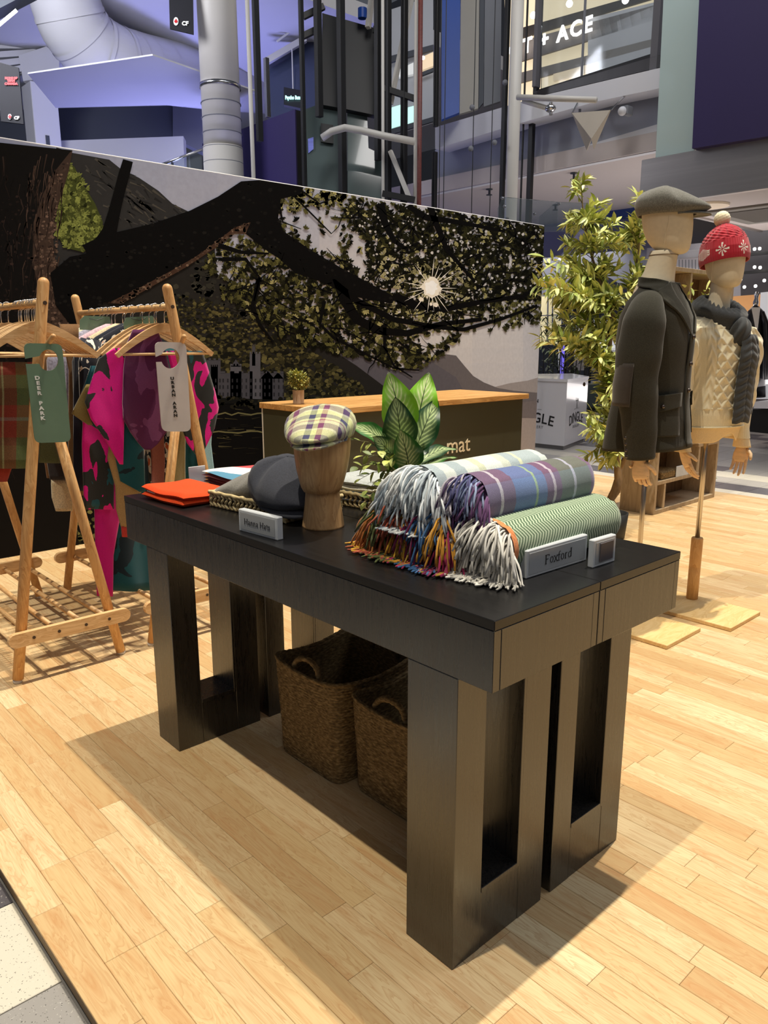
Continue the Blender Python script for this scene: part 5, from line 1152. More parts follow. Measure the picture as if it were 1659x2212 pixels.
def egg_head(t, c, th, sc=1.0, seam=True):
    R_ = rotz(th); zs = [(.0, .022, .020, .048), (.004, .042, .036, .042), (.014, .062, .050, .034), (.035, .080, .061, .022), (.07, .094, .069, .011), (.12, .102, .0755, .003), (.17, .103, .078, -.002), (.205, .095, .073, -.005), (.232, .076, .060, -.007), (.25, .046, .038, -.008), (.257, .006, .006, -.008)]
    p = MB(); rings = []
    for z, rx, ry, sh in zs:
        rings.append([Vector(c)+R_ @ Vector(((rx*math.cos(2*PI*k/40)+sh)*sc, ry*math.sin(2*PI*k/40)*sc, z*sc)) for k in range(40)])
    p.loft(rings); h = build('head', p, LINEN, t, True); subsurf(h, 1)
    if seam:
        for s in (-1, 1):
            p = MB(); pts = [Vector(c)+R_ @ Vector((x*sc, s*y*sc, z*sc)) for x, y, z in ((.0, .062, .032), (.004, .0705, .07), (.012, .0752, .12), (.012, .0772, .155))]
            p.tube(pts, .0011, 5); build('head_seam', p, LINEN, h)
    return h
# ------------------------------------------------------------------ the man's torso
MC = Vector((-.890, 2.10, 0)); TH = math.radians(10); F1 = Vector((math.cos(TH), math.sin(TH), 0)); L1 = Vector((-math.sin(TH), math.cos(TH), 0))
mn = thing('mannequin', 'tall cream linen mannequin with wooden hands dressed in the tweed jacket', 'mannequin', MC, 'dressed mannequins')
p = MB(); p.box((-.98, 1.83, 0), (-.592, 2.122, .018), .002); build('base_plate', p, MPLATE, mn)
p = MB(); p.tube([(MC.x, MC.y, .018), (MC.x, MC.y, .9)], .0105, 16); build('pole', p, BRASS, mn, True)
p = MB(); p.lathe([(.026, .018), (.026, .30), (.023, .305)], (MC.x, MC.y, 0), 20); build('wooden_sleeve', p, MPINE, mn, True)
p = MB(); rings = [super_ring(MC+F1*f, F1, L1, a, b, z, 28, 2.0) for z, a, b, f in ((1.36, .085, .14, -.02), (1.42, .080, .10, -.018), (1.46, .070, .076, -.012), (1.50, .061, .063, -.002), (1.555, .056, .057, .008), (1.575, .054, .055, .010))]
p.loft(rings); build('neck', p, LINEN, mn, True)
p = MB(); rg = super_ring(MC+F1*.0085, F1, L1, .0568, .0578, 1.5585, 40, 2.0); p.tube(rg+[rg[0]], .0012, 5); build('neck_seam', p, SEAM, mn)
p = MB(); rings = [super_ring(MC, F1, L1, a, b, z, 28, 2.2) for z, a, b in ((.84, .09, .13), (.95, .095, .14), (1.15, .10, .16), (1.30, .10, .165), (1.37, .075, .14))]; p.loft(rings); build('torso', p, LINEN, mn, True)
HC1 = MC+F1*.012+Vector((0, 0, 1.560)); egg_head(mn, HC1, math.radians(24), .97)
TWEED = pbr('charcoal_tweed', sr(56, 54, 46), .95, nz=((420, 420, 420), .40, 3.0), sheen=.15, spec=.1, bump=((500, 500, 500), .35, .001))
TWD = pbr('dark_elbow_suede', sr(52, 44, 38), .9, nz=((120, 120, 120), .15), sheen=.3); BTN = pbr('horn_button', sr(58, 44, 36), .18, nz=((200, 200, 200), .2), coat=.6)
jk = thing('tweed_jacket', 'charcoal olive tweed jacket with three buttons worn by the taller mannequin', 'jacket', MC+Vector((0, 0, .78)))
JT = [(.765, .172, .188), (.86, .160, .182), (.98, .146, .172), (1.10, .144, .174), (1.22, .148, .182), (1.31, .138, .188), (1.365, .112, .186), (1.395, .092, .165), (1.425, .076, .120), (1.448, .068, .082)]
def jpt(a, z, off=0.0):
    hd, hw = lerp_tab(JT, z); ca, sa = math.cos(a), math.sin(a); e = 2.35
    x = math.copysign(abs(ca)**(2/e), ca)*(hd+off); y = math.copysign(abs(sa)**(2/e), sa)*(hw+off)
    back = -.012 if ca < 0 and z < 1.0 else 0
    return MC+F1*(x+back*(1.0-z)/.25)+L1*y+Vector((0, 0, z+(.012*(ca) if z < .80 else 0)))
p = MB(); zs = [.765+(1.448-.765)*i/46 for i in range(47)]
p.grid(lambda u, v: jpt(2*PI*u, .765+.683*v, .004*math.sin(2*PI*u*5+v*6)*(1-v)**2), 72, 46, cu=True); b_ = build('body', p, TWEED, jk, True); solidify(b_, .005, -1)
# front edge overlap
p = MB()
p.grid(lambda u, v: jpt(-.16+.24*u, .775+.47*v, .005+.002*math.sin(PI*u)), 6, 30); o = build('front_placket', p, TWEED, jk, True); solidify(o, .004, 1)
def patch(name, pts, off, mat, nn=8, th=.004, par=None):
    """pts: (a, z) corners as two edges of equal length lofted together"""
    A, B = pts; q = MB()
    def cat(E, v):
        f = v*(len(E)-1); i = min(int(f), len(E)-2); t = f-i; return (E[i][0]*(1-t)+E[i+1][0]*t, E[i][1]*(1-t)+E[i+1][1]*t)
    def fn(u, v):
        a, b = cat(A, v), cat(B, v); return jpt(a[0]*(1-u)+b[0]*u, a[1]*(1-u)+b[1]*u, off)
    q.grid(fn, nn, 18); o = build(name, q, mat, jk if par is None else par, True); solidify(o, th, 1); return o
for s in (-1, 1):
    patch('lapel', ([(s*.62, 1.448), (s*.42, 1.41), (s*.22, 1.34), (s*.07, 1.245)], [(s*1.15, 1.415), (s*.98, 1.375), (s*.62, 1.335), (s*.09, 1.235)]), .008, TWEED)
    patch('collar', ([(s*.75, 1.450), (s*1.4, 1.462), (s*2.2, 1.472), (s*3.14, 1.476)], [(s*1.08, 1.405), (s*1.55, 1.425), (s*2.3, 1.44), (s*3.14, 1.446)]), .012, TWEED)
    patch('pocket', ([(s*.40, .985), (s*.40, .90), (s*.42, .835)], [(s*1.15, .985), (s*1.15, .90), (s*1.10, .835)]), .006, TWEED, th=.003)
    fl = patch('pocket_flap', ([(s*.36, 1.012), (s*.36, .985), (s*.36, .955)], [(s*1.20, 1.000), (s*1.20, .965), (s*1.20, .930)]), .012, TWEED)
    q = MB(); c = jpt(s*.95, .958, .020); q.ball(c, .0085, 12, 8, (1, 1, 1)); build('button', q, BTN, fl, True)
for z in (1.232, 1.125, 1.018):
    q = MB(); q.ball(jpt(-.06, z, .013), .0098, 14, 8); build('button', q, BTN, jk, True)
for s in (-1, 1):
    sh = MC+L1*(s*.168)+F1*(.016 if s < 0 else -.13)+Vector((0, 0, 1.345)); pts = [sh+L1*(-s*.045)+Vector((0, 0, .035)), sh+L1*(s*.004)+Vector((0, 0, .012)), sh+L1*(s*.026)+Vector((0, 0, -.06)), sh+L1*(s*.036)-F1*.008+Vector((0, 0, -.17)), sh+L1*(s*.040)-F1*.012+Vector((0, 0, -.28)), sh+L1*(s*.036)+F1*.004+Vector((0, 0, -.38)), sh+L1*(s*.030)+F1*.016+Vector((0, 0, -.49)), sh+L1*(s*.026)+F1*.022+Vector((0, 0, -.585)), sh+L1*(s*.025)+F1*.023+Vector((0, 0, -.60))]
    rs = [.038, .062, .076, .080, .076, .069, .061, .055, .052]; q = MB()
    PP, RR = [], []
    for i in range(len(pts)-1):
        for k in range(4): t_ = k/4; PP.append(pts[i].lerp(pts[i+1], t_)); RR.append(rs[i]*(1-t_)+rs[i+1]*t_)
    PP.append(pts[-1]); RR.append(rs[-1])
    for _k in range(3):
        PP = [PP[0]]+[(PP[i-1]+PP[i]*2+PP[i+1])/4 for i in range(1, len(PP)-1)]+[PP[-1]]; RR = [RR[0]]+[(RR[i-1]+RR[i]*2+RR[i+1])/4 for i in range(1, len(RR)-1)]+[RR[-1]]
    RR = [r*(1+.02*math.sin(i*1.1)) for i, r in enumerate(RR)]
    q.tube(PP, RR, 22, flat=1.12, up=F1); sl = build('sleeve', q, TWEED, jk, True)
    q = MB(); c = pts[4]+L1*(s*.010)
    def ep(u, v): a = PI/2*s+(u-.5)*2.0; zz = (v-.5)*.17; R_ = .0815*(1-.15*abs(v-.5)); k = math.sqrt(max(0, 1-((u-.5)*2)**2*.0)); return pts[4]+Vector((0, 0, zz-.02))+(-F1*math.cos(a-PI/2*s)*1.13*.98+L1*s*abs(math.sin(a-PI/2*s))*0)*0+(F1*math.cos(a+s*.9)*R_*1.12+L1*math.sin(a+s*.9)*R_)+F1*(.008*v)
    q.grid(ep, 10, 10); o = build('elbow_patch', q, TWD, sl, True); solidify(o, .003, 1)
    for k in range(4):
        q = MB(); c = pts[6].lerp(pts[7], .25+.27*k)+(L1*s*.72-F1*.70).normalized()*(.0615-.002*k); q.ball(c, .0075, 10, 6); build('cuff_button', q, BTN, sl, True)
    wood_hand(mn, pts[-1]+Vector((0, 0, -.002)), Vector((0, 0, -1))+F1*.12, L1*s, F1, .92, 1.15)
cap('flat_cap', 'grey tweed flat cap worn by the taller mannequin', HC1+rotz(math.radians(24)) @ Vector((-.002, 0, .152)), rotz(math.radians(24)), pbr('grey_cap_tweed', sr(104, 102, 94), .95, nz=((260, 260, 260), .42, 3.0), sheen=.3, bump=((400, 400, 400), .4, .001)), 1.03, droop=.55)
# ------------------------------------------------------------------ the woman's torso
WC = Vector((-.800, 2.462, 0)); T2 = math.radians(-18); F2 = Vector((math.cos(T2), math.sin(T2), 0)); L2 = Vector((-math.sin(T2), math.cos(T2), 0))
wm = thing('mannequin', 'shorter cream linen mannequin with wooden hands dressed in the cable sweater', 'mannequin', WC, 'dressed mannequins')
p = MB(); p.box((-.92, 2.212, 0), (-.503, 2.515, .018), .002); build('base_plate', p, MPLATE, wm)
p = MB(); p.tube([(WC.x, WC.y, .31), (WC.x, WC.y, .95)], .0108, 16); build('pole', p, BRASS, wm, True)
p = MB(); p.lathe([(.0265, .018), (.0265, .165), (.0258, .167), (.0265, .169), (.0265, .175), (.0258, .177), (.0265, .179), (.0265, .312), (.0235, .318)], (WC.x, WC.y, 0), 20); build('wooden_sleeve', p, MPINE, wm, True)
p = MB(); rings = [super_ring(WC+F2*f, F2, L2, a, b, z, 28, 2.0) for z, a, b, f in ((1.22, .08, .12, 0), (1.30, .060, .09, -.006), (1.34, .048, .052, -.004), (1.40, .044, .046, .002), (1.452, .044, .046, .006), (1.47, .042, .044, .008))]; p.loft(rings); build('neck', p, LINEN, wm, True)
p = MB(); rings = [super_ring(WC, F2, L2, a, b, z, 28, 2.1) for z, a, b in ((.80, .088, .14), (.95, .085, .125), (1.10, .098, .14), (1.22, .088, .15), (1.28, .06, .12))]; p.loft(rings); build('torso', p, LINEN, wm, True)
HC2 = WC+F2*.008+Vector((0, 0, 1.440)); egg_head(wm, HC2, math.radians(-22), .93)
CREAMK = pbr('cream_cable_knit', sr(236, 224, 190), .92, nz=((500, 500, 500), .12, 2.0), sheen=.3, bump=((900, 900, 900), .3, .001))
SHEER = pbr('sheer_cream_voile', sr(236, 210, 164), .8, nz=((600, 600, 60), .10), trans=.0)
swt = thing('cable_sweater', 'cream cable knit sweater with puffed sleeves on the shorter mannequin', 'sweater', WC+Vector((0, 0, .85)))
ST = [(.845, .118, .165), (.90, .122, .168), (.97, .120, .160), (1.06, .122, .158), (1.15, .128, .165), (1.22, .118, .172), (1.27, .094, .170), (1.30, .074, .140), (1.325, .060, .095), (1.338, .054, .070)]
def spt(a, z, off=0.0):
    hd, hw = lerp_tab(ST, z); ca, sa = math.cos(a), math.sin(a); e = 2.25
    return WC+F2*(math.copysign(abs(ca)**(2/e), ca)*(hd+off))+L2*(math.copysign(abs(sa)**(2/e), sa)*(hw+off))+Vector((0, 0, z))
def gs(x, w): x = x-round(x); return math.exp(-(x/w)**2)
def cable(a, z):
    a = (a+PI) % (2*PI)-PI; s = a*.13
    if z < .925: return .0016*(.5+.5*math.sin(a*110))
    if abs(s) < .075:                                               # diamond lattice
        return .0085*max(gs(z*15.0+s*25, .17), gs(z*15.0-s*25, .17))
    m = (abs(s)-.075) % .062
    if m < .040: c = (m-.020)/.020; return .0075*(.35+.65*gs(z*16+abs(c)*.85*(1 if int((abs(s)-.075)/.062) % 2 == 0 else -1), .22))*max(0, 1-abs(c)**4)
    return .0012
p = MB(); p.grid(lambda u, v: spt(2*PI*u, .845+.493*v, cable(2*PI*u, .845+.493*v)), 300, 200, cu=True); b_ = build('body', p, CREAMK, swt, True)
p = MB(); rg = [spt(2*PI*k/60, .846, .002) for k in range(61)]; p.tube(rg, .0035, 6); build('hem', p, CREAMK, swt, True)
p = MB()
def skirt(u, v):
    a = 2*PI*u; z = .850-.075*v*(1-.55*math.exp(-((((a+PI) % (2*PI)-PI)-.18)/.30)**2)); return spt(a, .85, -.006-.014*v+.003*math.sin(a*5)*v)*1.0+Vector((0, 0, z-.85))
p.grid(skirt, 80, 12, cu=True); o = build('sheer_hem', p, SHEER, swt, True); solidify(o, .0012)
for s in (-1, 1):
    sh = WC+L2*(s*.150)+Vector((0, 0, 1.255)); pts = [sh+L2*(-s*.05)+Vector((0, 0, .030)), sh+L2*(s*.008)+Vector((0, 0, .018)), sh+L2*(s*.040)+Vector((0, 0, -.04)), sh+L2*(s*.050)+Vector((0, 0, -.14)), sh+L2*(s*.046)+Vector((0, 0, -.24)), sh+L2*(s*.034)+F2*.012+Vector((0, 0, -.34)), sh+L2*(s*.030)+F2*.026+Vector((0, 0, -.43)), sh+L2*(s*.032)+F2*.034+Vector((0, 0, -.475))]
    rs = [.03, .055, .064, .060, .056, .045, .034, .034]
    def sv(u, v, pts=pts, rs=rs):
        f = v*(len(pts)-1); i = min(int(f), len(pts)-2); t_ = f-i; t_ = t_; c = pts[i].lerp(pts[i+1], t_); r = rs[i]*(1-t_)+rs[i+1]*t_; a = 2*PI*u; h = .006*max(gs(v*7+2*abs(((u*3) % 1)-.5), .2), 0)+.003*math.sin(v*22+3*u) if v < .72 else .0012*math.sin(a*26)
        return c+F2*(r*1.08+h)*math.cos(a)+L2*(r+h)*math.sin(a)
    p = MB(); p.grid(sv, 72, 90, cu=True); sl = build('sleeve', p, CREAMK, swt, True)
    w = pts[-1]; p = MB()
    p.grid(lambda u, v: w+Vector((0, 0, .012-.052*v))+F2*((.031+.010*v)*math.cos(2*PI*u)+.006*v)+L2*((.030+.006*v)*math.sin(2*PI*u)), 40, 6, cu=True); o = build('sheer_cuff', p, SHEER, swt, True); solidify(o, .0012)
    wood_hand(wm, w+F2*.008+Vector((0, 0, -.030)), Vector((0, 0, -1))+F2*(.34 if s < 0 else .10)-L2*s*.18, L2*s*.8-F2*.3, F2, .90, .38)
# scarf
CHAR = pbr('charcoal_chunky_wool', sr(58, 60, 62), .92, nz=((300, 300, 300), .28, 3.0), sheen=.25, bump=((600, 600, 600), .4, .002))
sc_ = thing('braided_scarf', 'charcoal chunky braided scarf knotted round the neck of the shorter mannequin', 'scarf', WC+Vector((0, 0, 1.30)))
def chev(x, z): return .006*(.30+.70*gs(z*30+abs(x)*.9, .24))*(1-.75*math.exp(-(x/.10)**2))*(1-abs(x)**6)
p = MB()
def loop(u, v):
    a = 2*PI*u; b = 2*PI*v; drop = -.042*max(0, math.cos(a))**1.2+.020*max(0, -math.cos(a)); R0 = .078+.012*max(0, math.cos(a)); r = .032+.006*math.sin(a*26+b*2)*max(0, math.sin(b-.5))+.003*math.sin(b*4)
    return WC+Vector((0, 0, 1.345+drop))+(F2*math.cos(a)+L2*math.sin(a)*1.05)*(R0+r*.95*math.cos(b))+Vector((0, 0, r*1.35*math.sin(b)))
p.grid(loop, 120, 24, cu=True, cv=True); build('neck_loop', p, CHAR, sc_, True)
p = MB(); kc = WC+F2*.118+L2*.012+Vector((0, 0, 1.255))
def knot(u, v):
    a = 2*PI*u; b = PI*(v-.5); h = 1+.10*math.sin(a*6+b*5)*math.cos(b); return kc+L2*(.046*h*math.cos(b)*math.cos(a))+F2*(.040*h*math.cos(b)*math.sin(a))+Vector((0, 0, .062*h*math.sin(b)))
p.grid(knot, 60, 30, cu=True); build('knot', p, CHAR, sc_, True)
def strip(name, z0, z1, ac, w, off):
    p = MB()
    def fn(u, v, s=1):
        z = z0+(z1-z0)*v; x = (u-.5)*2; q = spt(ac, max(min(z, 1.33), .86), off); end = min(1, (1-v)/.03); return q+L2*(x*w*(.55+.45*min(1, v*5))*(.93+.07*end))+F2*(.006+chev(x, z)+.012*(1-x*x)*.6-.004*v)
    p.grid(fn, 28, 150); o = build(name, p, CHAR, sc_, True); solidify(o, .014, -1); return o
strip('hanging_end', 1.235, .868, .16, .044, .016); strip('rear_end', 1.235, .905, .42, .036, .004)
# bobble hat
KN = pbr('knit_bobble_hat', (1, 1, 1), .92, attr=True, nz=((400, 400, 400), .15, 2.0), sheen=.3, bump=((700, 700, 700), .4, .001))
bh = thing('bobble_hat', 'red knit bobble hat with white snowflakes on the shorter mannequin', 'hat', HC2+Vector((0, 0, .15)), None)
R2 = rotz(math.radians(-22)) @ Matrix.Rotation(-.17, 3, 'Y'); hb = HC2+R2 @ Vector((.020, 0, .100)); RED, WHT = sr(176, 14, 40), sr(242, 236, 226); DRED = sr(120, 12, 30)
def hprof(v):
    t = [(0, .100), (.12, .1035), (.30, .1035), (.50, .096), (.68, .080), (.82, .058), (.93, .030), (1, .004)]
    for a, b in zip(t[:-1], t[1:]):
        if v <= b[0]: k = (v-a[0])/(b[0]-a[0]); return a[1]*(1-k)+b[1]*k
    return .004
def hatcol(u, v):
    x = (u*7+.55) % 1-.5; k = int(u*7+.55) % 7; y = (v-.235)/.62
    X, Y = x*.093*1.0, (v-.235)*.165
    if v < .07: return DRED if False else sr(170, 16, 40)
    if k % 2 == 0:
        r = math.hypot(X, Y); an = math.atan2(Y, X); 
        if r < .0275 and r > .004 and abs(math.sin(an*4)) < .55+.25*(1-r/.0275) and r < .018+.010*abs(math.cos(an*2)): return WHT
    else:
        if abs(X) < .040 and abs(Y) < .024-.35*abs(X) and (int((X+1)*260)+int((Y+1)*330)) % 2 == 0: return WHT
        if abs(abs(X)-.034) < .008 and abs(Y) < .012 and int((Y+1)*260) % 2 == 0: return WHT
    if v > .55 and math.sin(u*2*PI*16+int(v*17)*PI)*math.sin(v*17*PI) > .72: return DRED
    return RED
def hat(u, v):
    a = 2*PI*u; r = hprof(v); h = .172*v; bump = .003*math.sin(a*16+v*30)*math.sin(v*17*PI) if v > .5 else .0006*math.sin(a*60)
    return hb+R2 @ Vector(((r*1.10+bump)*math.cos(a), (r*.88+bump)*math.sin(a), h-.012*math.cos(a)*0))
p = MB(); p.grid(hat, 252, 84, cu=True, col=hatcol); o = build('crown', p, KN, bh, True); solidify(o, .004, -1)
p = MB(); pomc = hb+R2 @ Vector((-.004, 0, .190))
def pom(u, v):
    a, b = 2*PI*u, PI*(v-.5); r = .033*(1+.03*math.sin(a*13+b*9)+.03*math.sin(b*17-a*7)); return pomc+Vector((r*math.cos(b)*math.cos(a), r*math.cos(b)*math.sin(a), r*math.sin(b)))
p.grid(pom, 40, 24, cu=True); build('pompom', p, CREAMK, bh, True)
# ================================================================== bookcase
GOAK = wood('grey_oak_board', sr(158, 136, 108), sr(184, 162, 132), (16, 16, 3), .5); GOAKD = wood('dark_back_board', sr(92, 70, 48), sr(122, 94, 66), (16, 16, 3), .6)
bx0, bx1, by0, by1, bz = -2.135, -1.864, 4.045, 5.0, 1.70
bc = thing('bookcase', 'tall grey oak display shelf with stepped compartments behind the mannequins', 'shelf unit', ((bx0+bx1)/2, (by0+by1)/2, 0))
def bb(name, lo, hi, m=GOAK): q = MB(); q.box(lo, hi, .0015); return build(name, q, m, bc)
bb('side_panel', (bx0, by0, 0), (bx1, by0+.028, bz)); bb('side_panel', (bx0, by1-.028, 0), (bx1, by1, bz)); bb('top_panel', (bx0, by0+.0285, bz-.028), (bx1, by1-.0285, bz)); bb('bottom_panel', (bx0, by0+.0285, .0), (bx1, by1-.0285, .03)); bb('back_panel', (bx0, by0+.0285, .031), (bx0+.012, by1-.0285, bz-.029), GOAKD)
for z, ya, yb in ((.225, by0+.029, 4.70), (.445, 4.66, by1-.029), (.475, by0+.029, 4.659), (.84, by0+.029, by1-.029), (1.22, by0+.029, by1-.029)): bb('shelf', (bx0+.013, ya, z-.013), (bx1-.001, yb, z+.013))
for y, za, zb in ((4.19, .031, .211), (4.685, .239, .461), (4.33, 1.234, 1.671), (4.60, .854, 1.206)): bb('divider', (bx0+.013, y-.012, za), (bx1-.002, y+.012, zb))
t = thing('small_basket', 'small brown woven basket on the lower shelf of the display bookcase', 'basket', (-1.95, 4.28, .2385)); p = MB(); p.box((-2.03, 4.16, .2385), (-1.88, 4.42, .295), .008); build('woven_body', p, SEA, t)
t = thing('name_card', 'white name card leaning before the small basket on the bookcase shelf', 'sign', (-1.873, 4.44, .2385)); p = MB(); p.box((-1.876, 4.35, .2385), (-1.866, 4.53, .318), .002); build('card', p, FROST, t)
sp = Vector((-1.97, 4.50, 1.2335)); t = thing('shelf_plant', 'leafy green plant in a pot on the upper shelf of the bookcase', 'plant', sp)
p = MB(); p.lathe([(.05, 0), (.06, .12), (.055, .12), (.001, .10)], sp, 20); build('pot', p, pbr('grey_pot', sr(120, 112, 104), .7, nz=((10, 10, 10), .1)), t, True)
for k in range(16):
    a = random.uniform(0, 2*PI); tipv = sp+Vector((.14*math.cos(a)+.05, .20*math.sin(a), random.uniform(.12, .36))); sprig(t, [sp+Vector((0, 0, .1)), sp.lerp(tipv, .4)+Vector((0, 0, .09)), sp.lerp(tipv, .75)+Vector((0, 0, .06)), tipv], 8, om, olive_tw, 1.0, .9, .002, rr)
# ================================================================== white plinth with the distillery sign
A0 = Vector((-4.345, 6.535, -.03)); rdir = Vector((-.30, .954, 0)); ldir = Vector((-1, -.06, 0)).normalized(); hgt = .815
pl = thing('plinth', 'white six-sided plinth lettered DINGLE standing on the mall floor', 'plinth', A0+rdir*.4+ldir*.4)
B0 = A0+rdir*.86; C0 = A0+ldir*.86; D0 = B0+(ldir*.5+rdir*.7)*.86; E0 = C0+(ldir*.5+rdir*.7)*.86*.9; base = [A0, B0, D0, E0, C0]
LAM = pbr('white_gloss_laminate', sr(228, 226, 230), .18, nz=((2, 2, 2), .02), coat=.4)
p = MB(); p.poly([q+Vector((0, 0, .05)) for q in base], (0, 0, hgt-.08)); build('body', p, LAM, pl); cen = sum(base, Vector())/5
p = MB(); p.poly([cen+(q-cen)*1.015+Vector((0, 0, hgt-.0295)) for q in base], (0, 0, .03)); build('top', p, LAM, pl)
p = MB(); p.poly([cen+(q-cen)*.97+Vector((0, 0, 0)) for q in base], (0, 0, .0495)); build('kick_base', p, pbr('grey_kick', sr(120, 118, 118), .4, nz=((2, 2, 2), .05)), pl)
def emblem(c, X, N, s):
    Z = Vector((0, 0, 1)); P = lambda x, z: c+X*(x*s)+Z*(z*s)+N*.0012
    p = MB(); K = N*.0008
    def po(pts): p.poly([P(*q) for q in pts], K)
    po([(-.06, .05), (.06, .05), (.07, .30), (.20, .32), (.36, .30), (.36, .36), (.06, .42), (-.06, .42), (-.36, .36), (-.36, .30), (-.20, .32), (-.07, .30)]); po([(-.06, .06), (.0, .06), (-.16, -.36), (-.24, -.36)]); po([(.0, .06), (.06, .06), (.24, -.36), (.16, -.36)]); po([(-.045, .43), (.045, .43), (.055, .52), (0, .57), (-.055, .52)])
    po([(-.40, .33), (-.37, .33), (-.37, .62), (-.40, .62)]); po([(.33, .20), (.40, .20), (.40, .52), (.33, .52)]); po([(-.75, -.34), (-.35, -.34), (-.35, -.32), (-.75, -.32)]); po([(.35, -.34), (.75, -.34), (.75, -.32), (.35, -.32)])
    build('emblem', p, INK, pl)
for O, X, N in ((A0, rdir.normalized(), Vector((rdir.y, -rdir.x, 0)).normalized()), (C0, -ldir, Vector((-ldir.y, ldir.x, 0)).normalized() if False else Vector((0, -1, 0)))):
    X = X.normalized(); N = X.cross(Vector((0, 0, 1))).normalized(); c = O+X*.43
    emblem(c+Vector((0, 0, .50)), X, N, .14)
    word = 'DINGLE'; wd = [.15, .055, .16, .155, .125, .12]; tot = sum(wd); x = -tot/2
    for ch, w_ in zip(word, wd):
        m_ = x+w_/2; k = m_/(tot/2); x += w_; o_ = c+X*(m_*.74)+Vector((0, 0, .350-.040*k*k))+N*.0012; an = -.19*k
        text('lettering', ch, .165, o_, X*math.cos(an)+Vector((0, 0, math.sin(an))), Vector((0, 0, math.cos(an)))-X*math.sin(an), INK, pl, .0006, bold=.002)
    text('lettering', 'DISTILLERY', .048, c+Vector((0, 0, .245))+N*.0012, X, (0, 0, 1), pbr('grey_ink', sr(120, 118, 120), .5), pl, .0006, spacing=1.15)
# ================================================================== the mall behind the stand
def flat(name, pts, plane, mat, parent=None, th=.06, **pr_):
    """panel measured on a real plane ('x'|'y'|'z'|'d', value), given thickness away from the viewer"""
    k, v = plane; fn = {'x': at_x, 'y': at_y, 'z': at_z, 'd': at_d}[k]; P = [fn(a, b, v) for a, b in pts]
    T = {'x': Vector((-th, 0, 0)), 'y': Vector((0, th, 0)), 'z': Vector((0, 0, th)), 'd': FW*th}[k]
    p = MB(); p.poly(P, T); return build(name, p, mat, parent, **pr_)
def vpost(px, py, D, wpx, z0, z1, mat, name, parent, square=True):
    """upright post through a measured point; sized from its width in the photograph"""
    c = at_d(px, py, D); w = wpx/FPX*D; p = MB()
    if square: w /= 1.36; p.box((c.x-w/2, c.y-w/2, z0), (c.x+w/2, c.y+w/2, z1), .004)
    else: p.lathe([(w/2, z0), (w/2, z1)], (c.x, c.y, 0), 24)
    return build(name, p, mat, parent, not square)
DWHITE = pbr('duct_white', sr(214, 214, 220), .6, nz=((.8, .8, .8), .04), bump=((1, 1, 26), .12, .03))
PLAST = pbr('white_plaster', sr(206, 206, 210), .7, nz=((.6, .6, .6), .03)); GREYW = pbr('grey_plaster', sr(112, 114, 120), .7, nz=((.6, .6, .6), .05)); DGREYW = pbr('dark_grey_plaster', sr(70, 74, 82), .7, nz=((.6, .6, .6), .05))
BLK = pbr('black_steel', sr(9, 9, 11), .5, nz=((2, 2, 2), .1)); INDIGO = pbr('indigo_panel', sr(36, 24, 80), .6, nz=((3, 3, 3), .03)); PIPEW = pbr('cream_pipe_paint', sr(196, 192, 184), .45, nz=((3, 3, 3), .03)); MAROON = pbr('maroon_pipe', sr(104, 52, 46), .5, nz=((20, 20, 60), .25)); BLUE = pbr('blue_panel', sr(0, 62, 150), .5, nz=((1, 1, 1), .05))
BEIGEW = pbr('beige_cladding', sr(150, 146, 138), .55, nz=((1.5, 1.5, 1.5), .05)); PINKC = pbr('pale_ceiling_paint', sr(186, 176, 172), .8, nz=((.4, .4, .4), .03)); ALU = pbr('brushed_stainless', sr(190, 184, 180), .38, 1.0, nz=((.5, .5, 24), .08), bump=((2, 2, 200), .05, .01))
def glass(name, col, alpha=.25, rough=.05):
    m, b = new(name); t = nd(m, 'BsdfTransparent', {'Color': (*[.5+.5*k for k in col], 1)}); g = nd(m, 'BsdfGlossy', {'Color': (1, 1, 1, 1), 'Roughness': rough}); d = nd(m, 'BsdfDiffuse', {'Color': (*col, 1)})
    s1 = m.node_tree.nodes.new('ShaderNodeMixShader'); s1.inputs[0].default_value = alpha; m.node_tree.links.new(t, s1.inputs[1]); m.node_tree.links.new(d, s1.inputs[2])
    s2 = m.node_tree.nodes.new('ShaderNodeMixShader'); m.node_tree.links.new(nd(m, 'Fresnel', {'IOR': 1.35}), s2.inputs[0]); m.node_tree.links.new(s1.outputs[0], s2.inputs[1]); m.node_tree.links.new(g, s2.inputs[2])
    out = [n for n in m.node_tree.nodes if n.type == 'OUTPUT_MATERIAL'][0]; m.node_tree.links.new(s2.outputs[0], out.inputs[0]); return m
TGLASS = glass('teal_glass', sr(196, 216, 214), .72); CGLASS = glass('clear_glass', sr(206, 216, 220), .05)
def lit(name, col, e): return pbr(name, col, .6, emit=(col, e), nz=((1.2, 1.2, 1.2), .05))
# far shell
p = MB(); p.box((-26, -6, -.1), (-25.7, 22, 14)); build('wall_left', p, DGREYW, kind='structure', label='dark far wall of the mall behind the ducts')
p = MB(); p.box((-26, 21.7, -.1), (8, 22, 14)); build('wall_back', p, GREYW, kind='structure', label='grey far wall of the mall behind the shops')
p = MB(); p.box((-25.6, -6, 6.55), (-10.2, 16, 6.8)); build('ceiling', p, PLAST, kind='structure', label='white ceiling of the upper mall level washed in violet light')
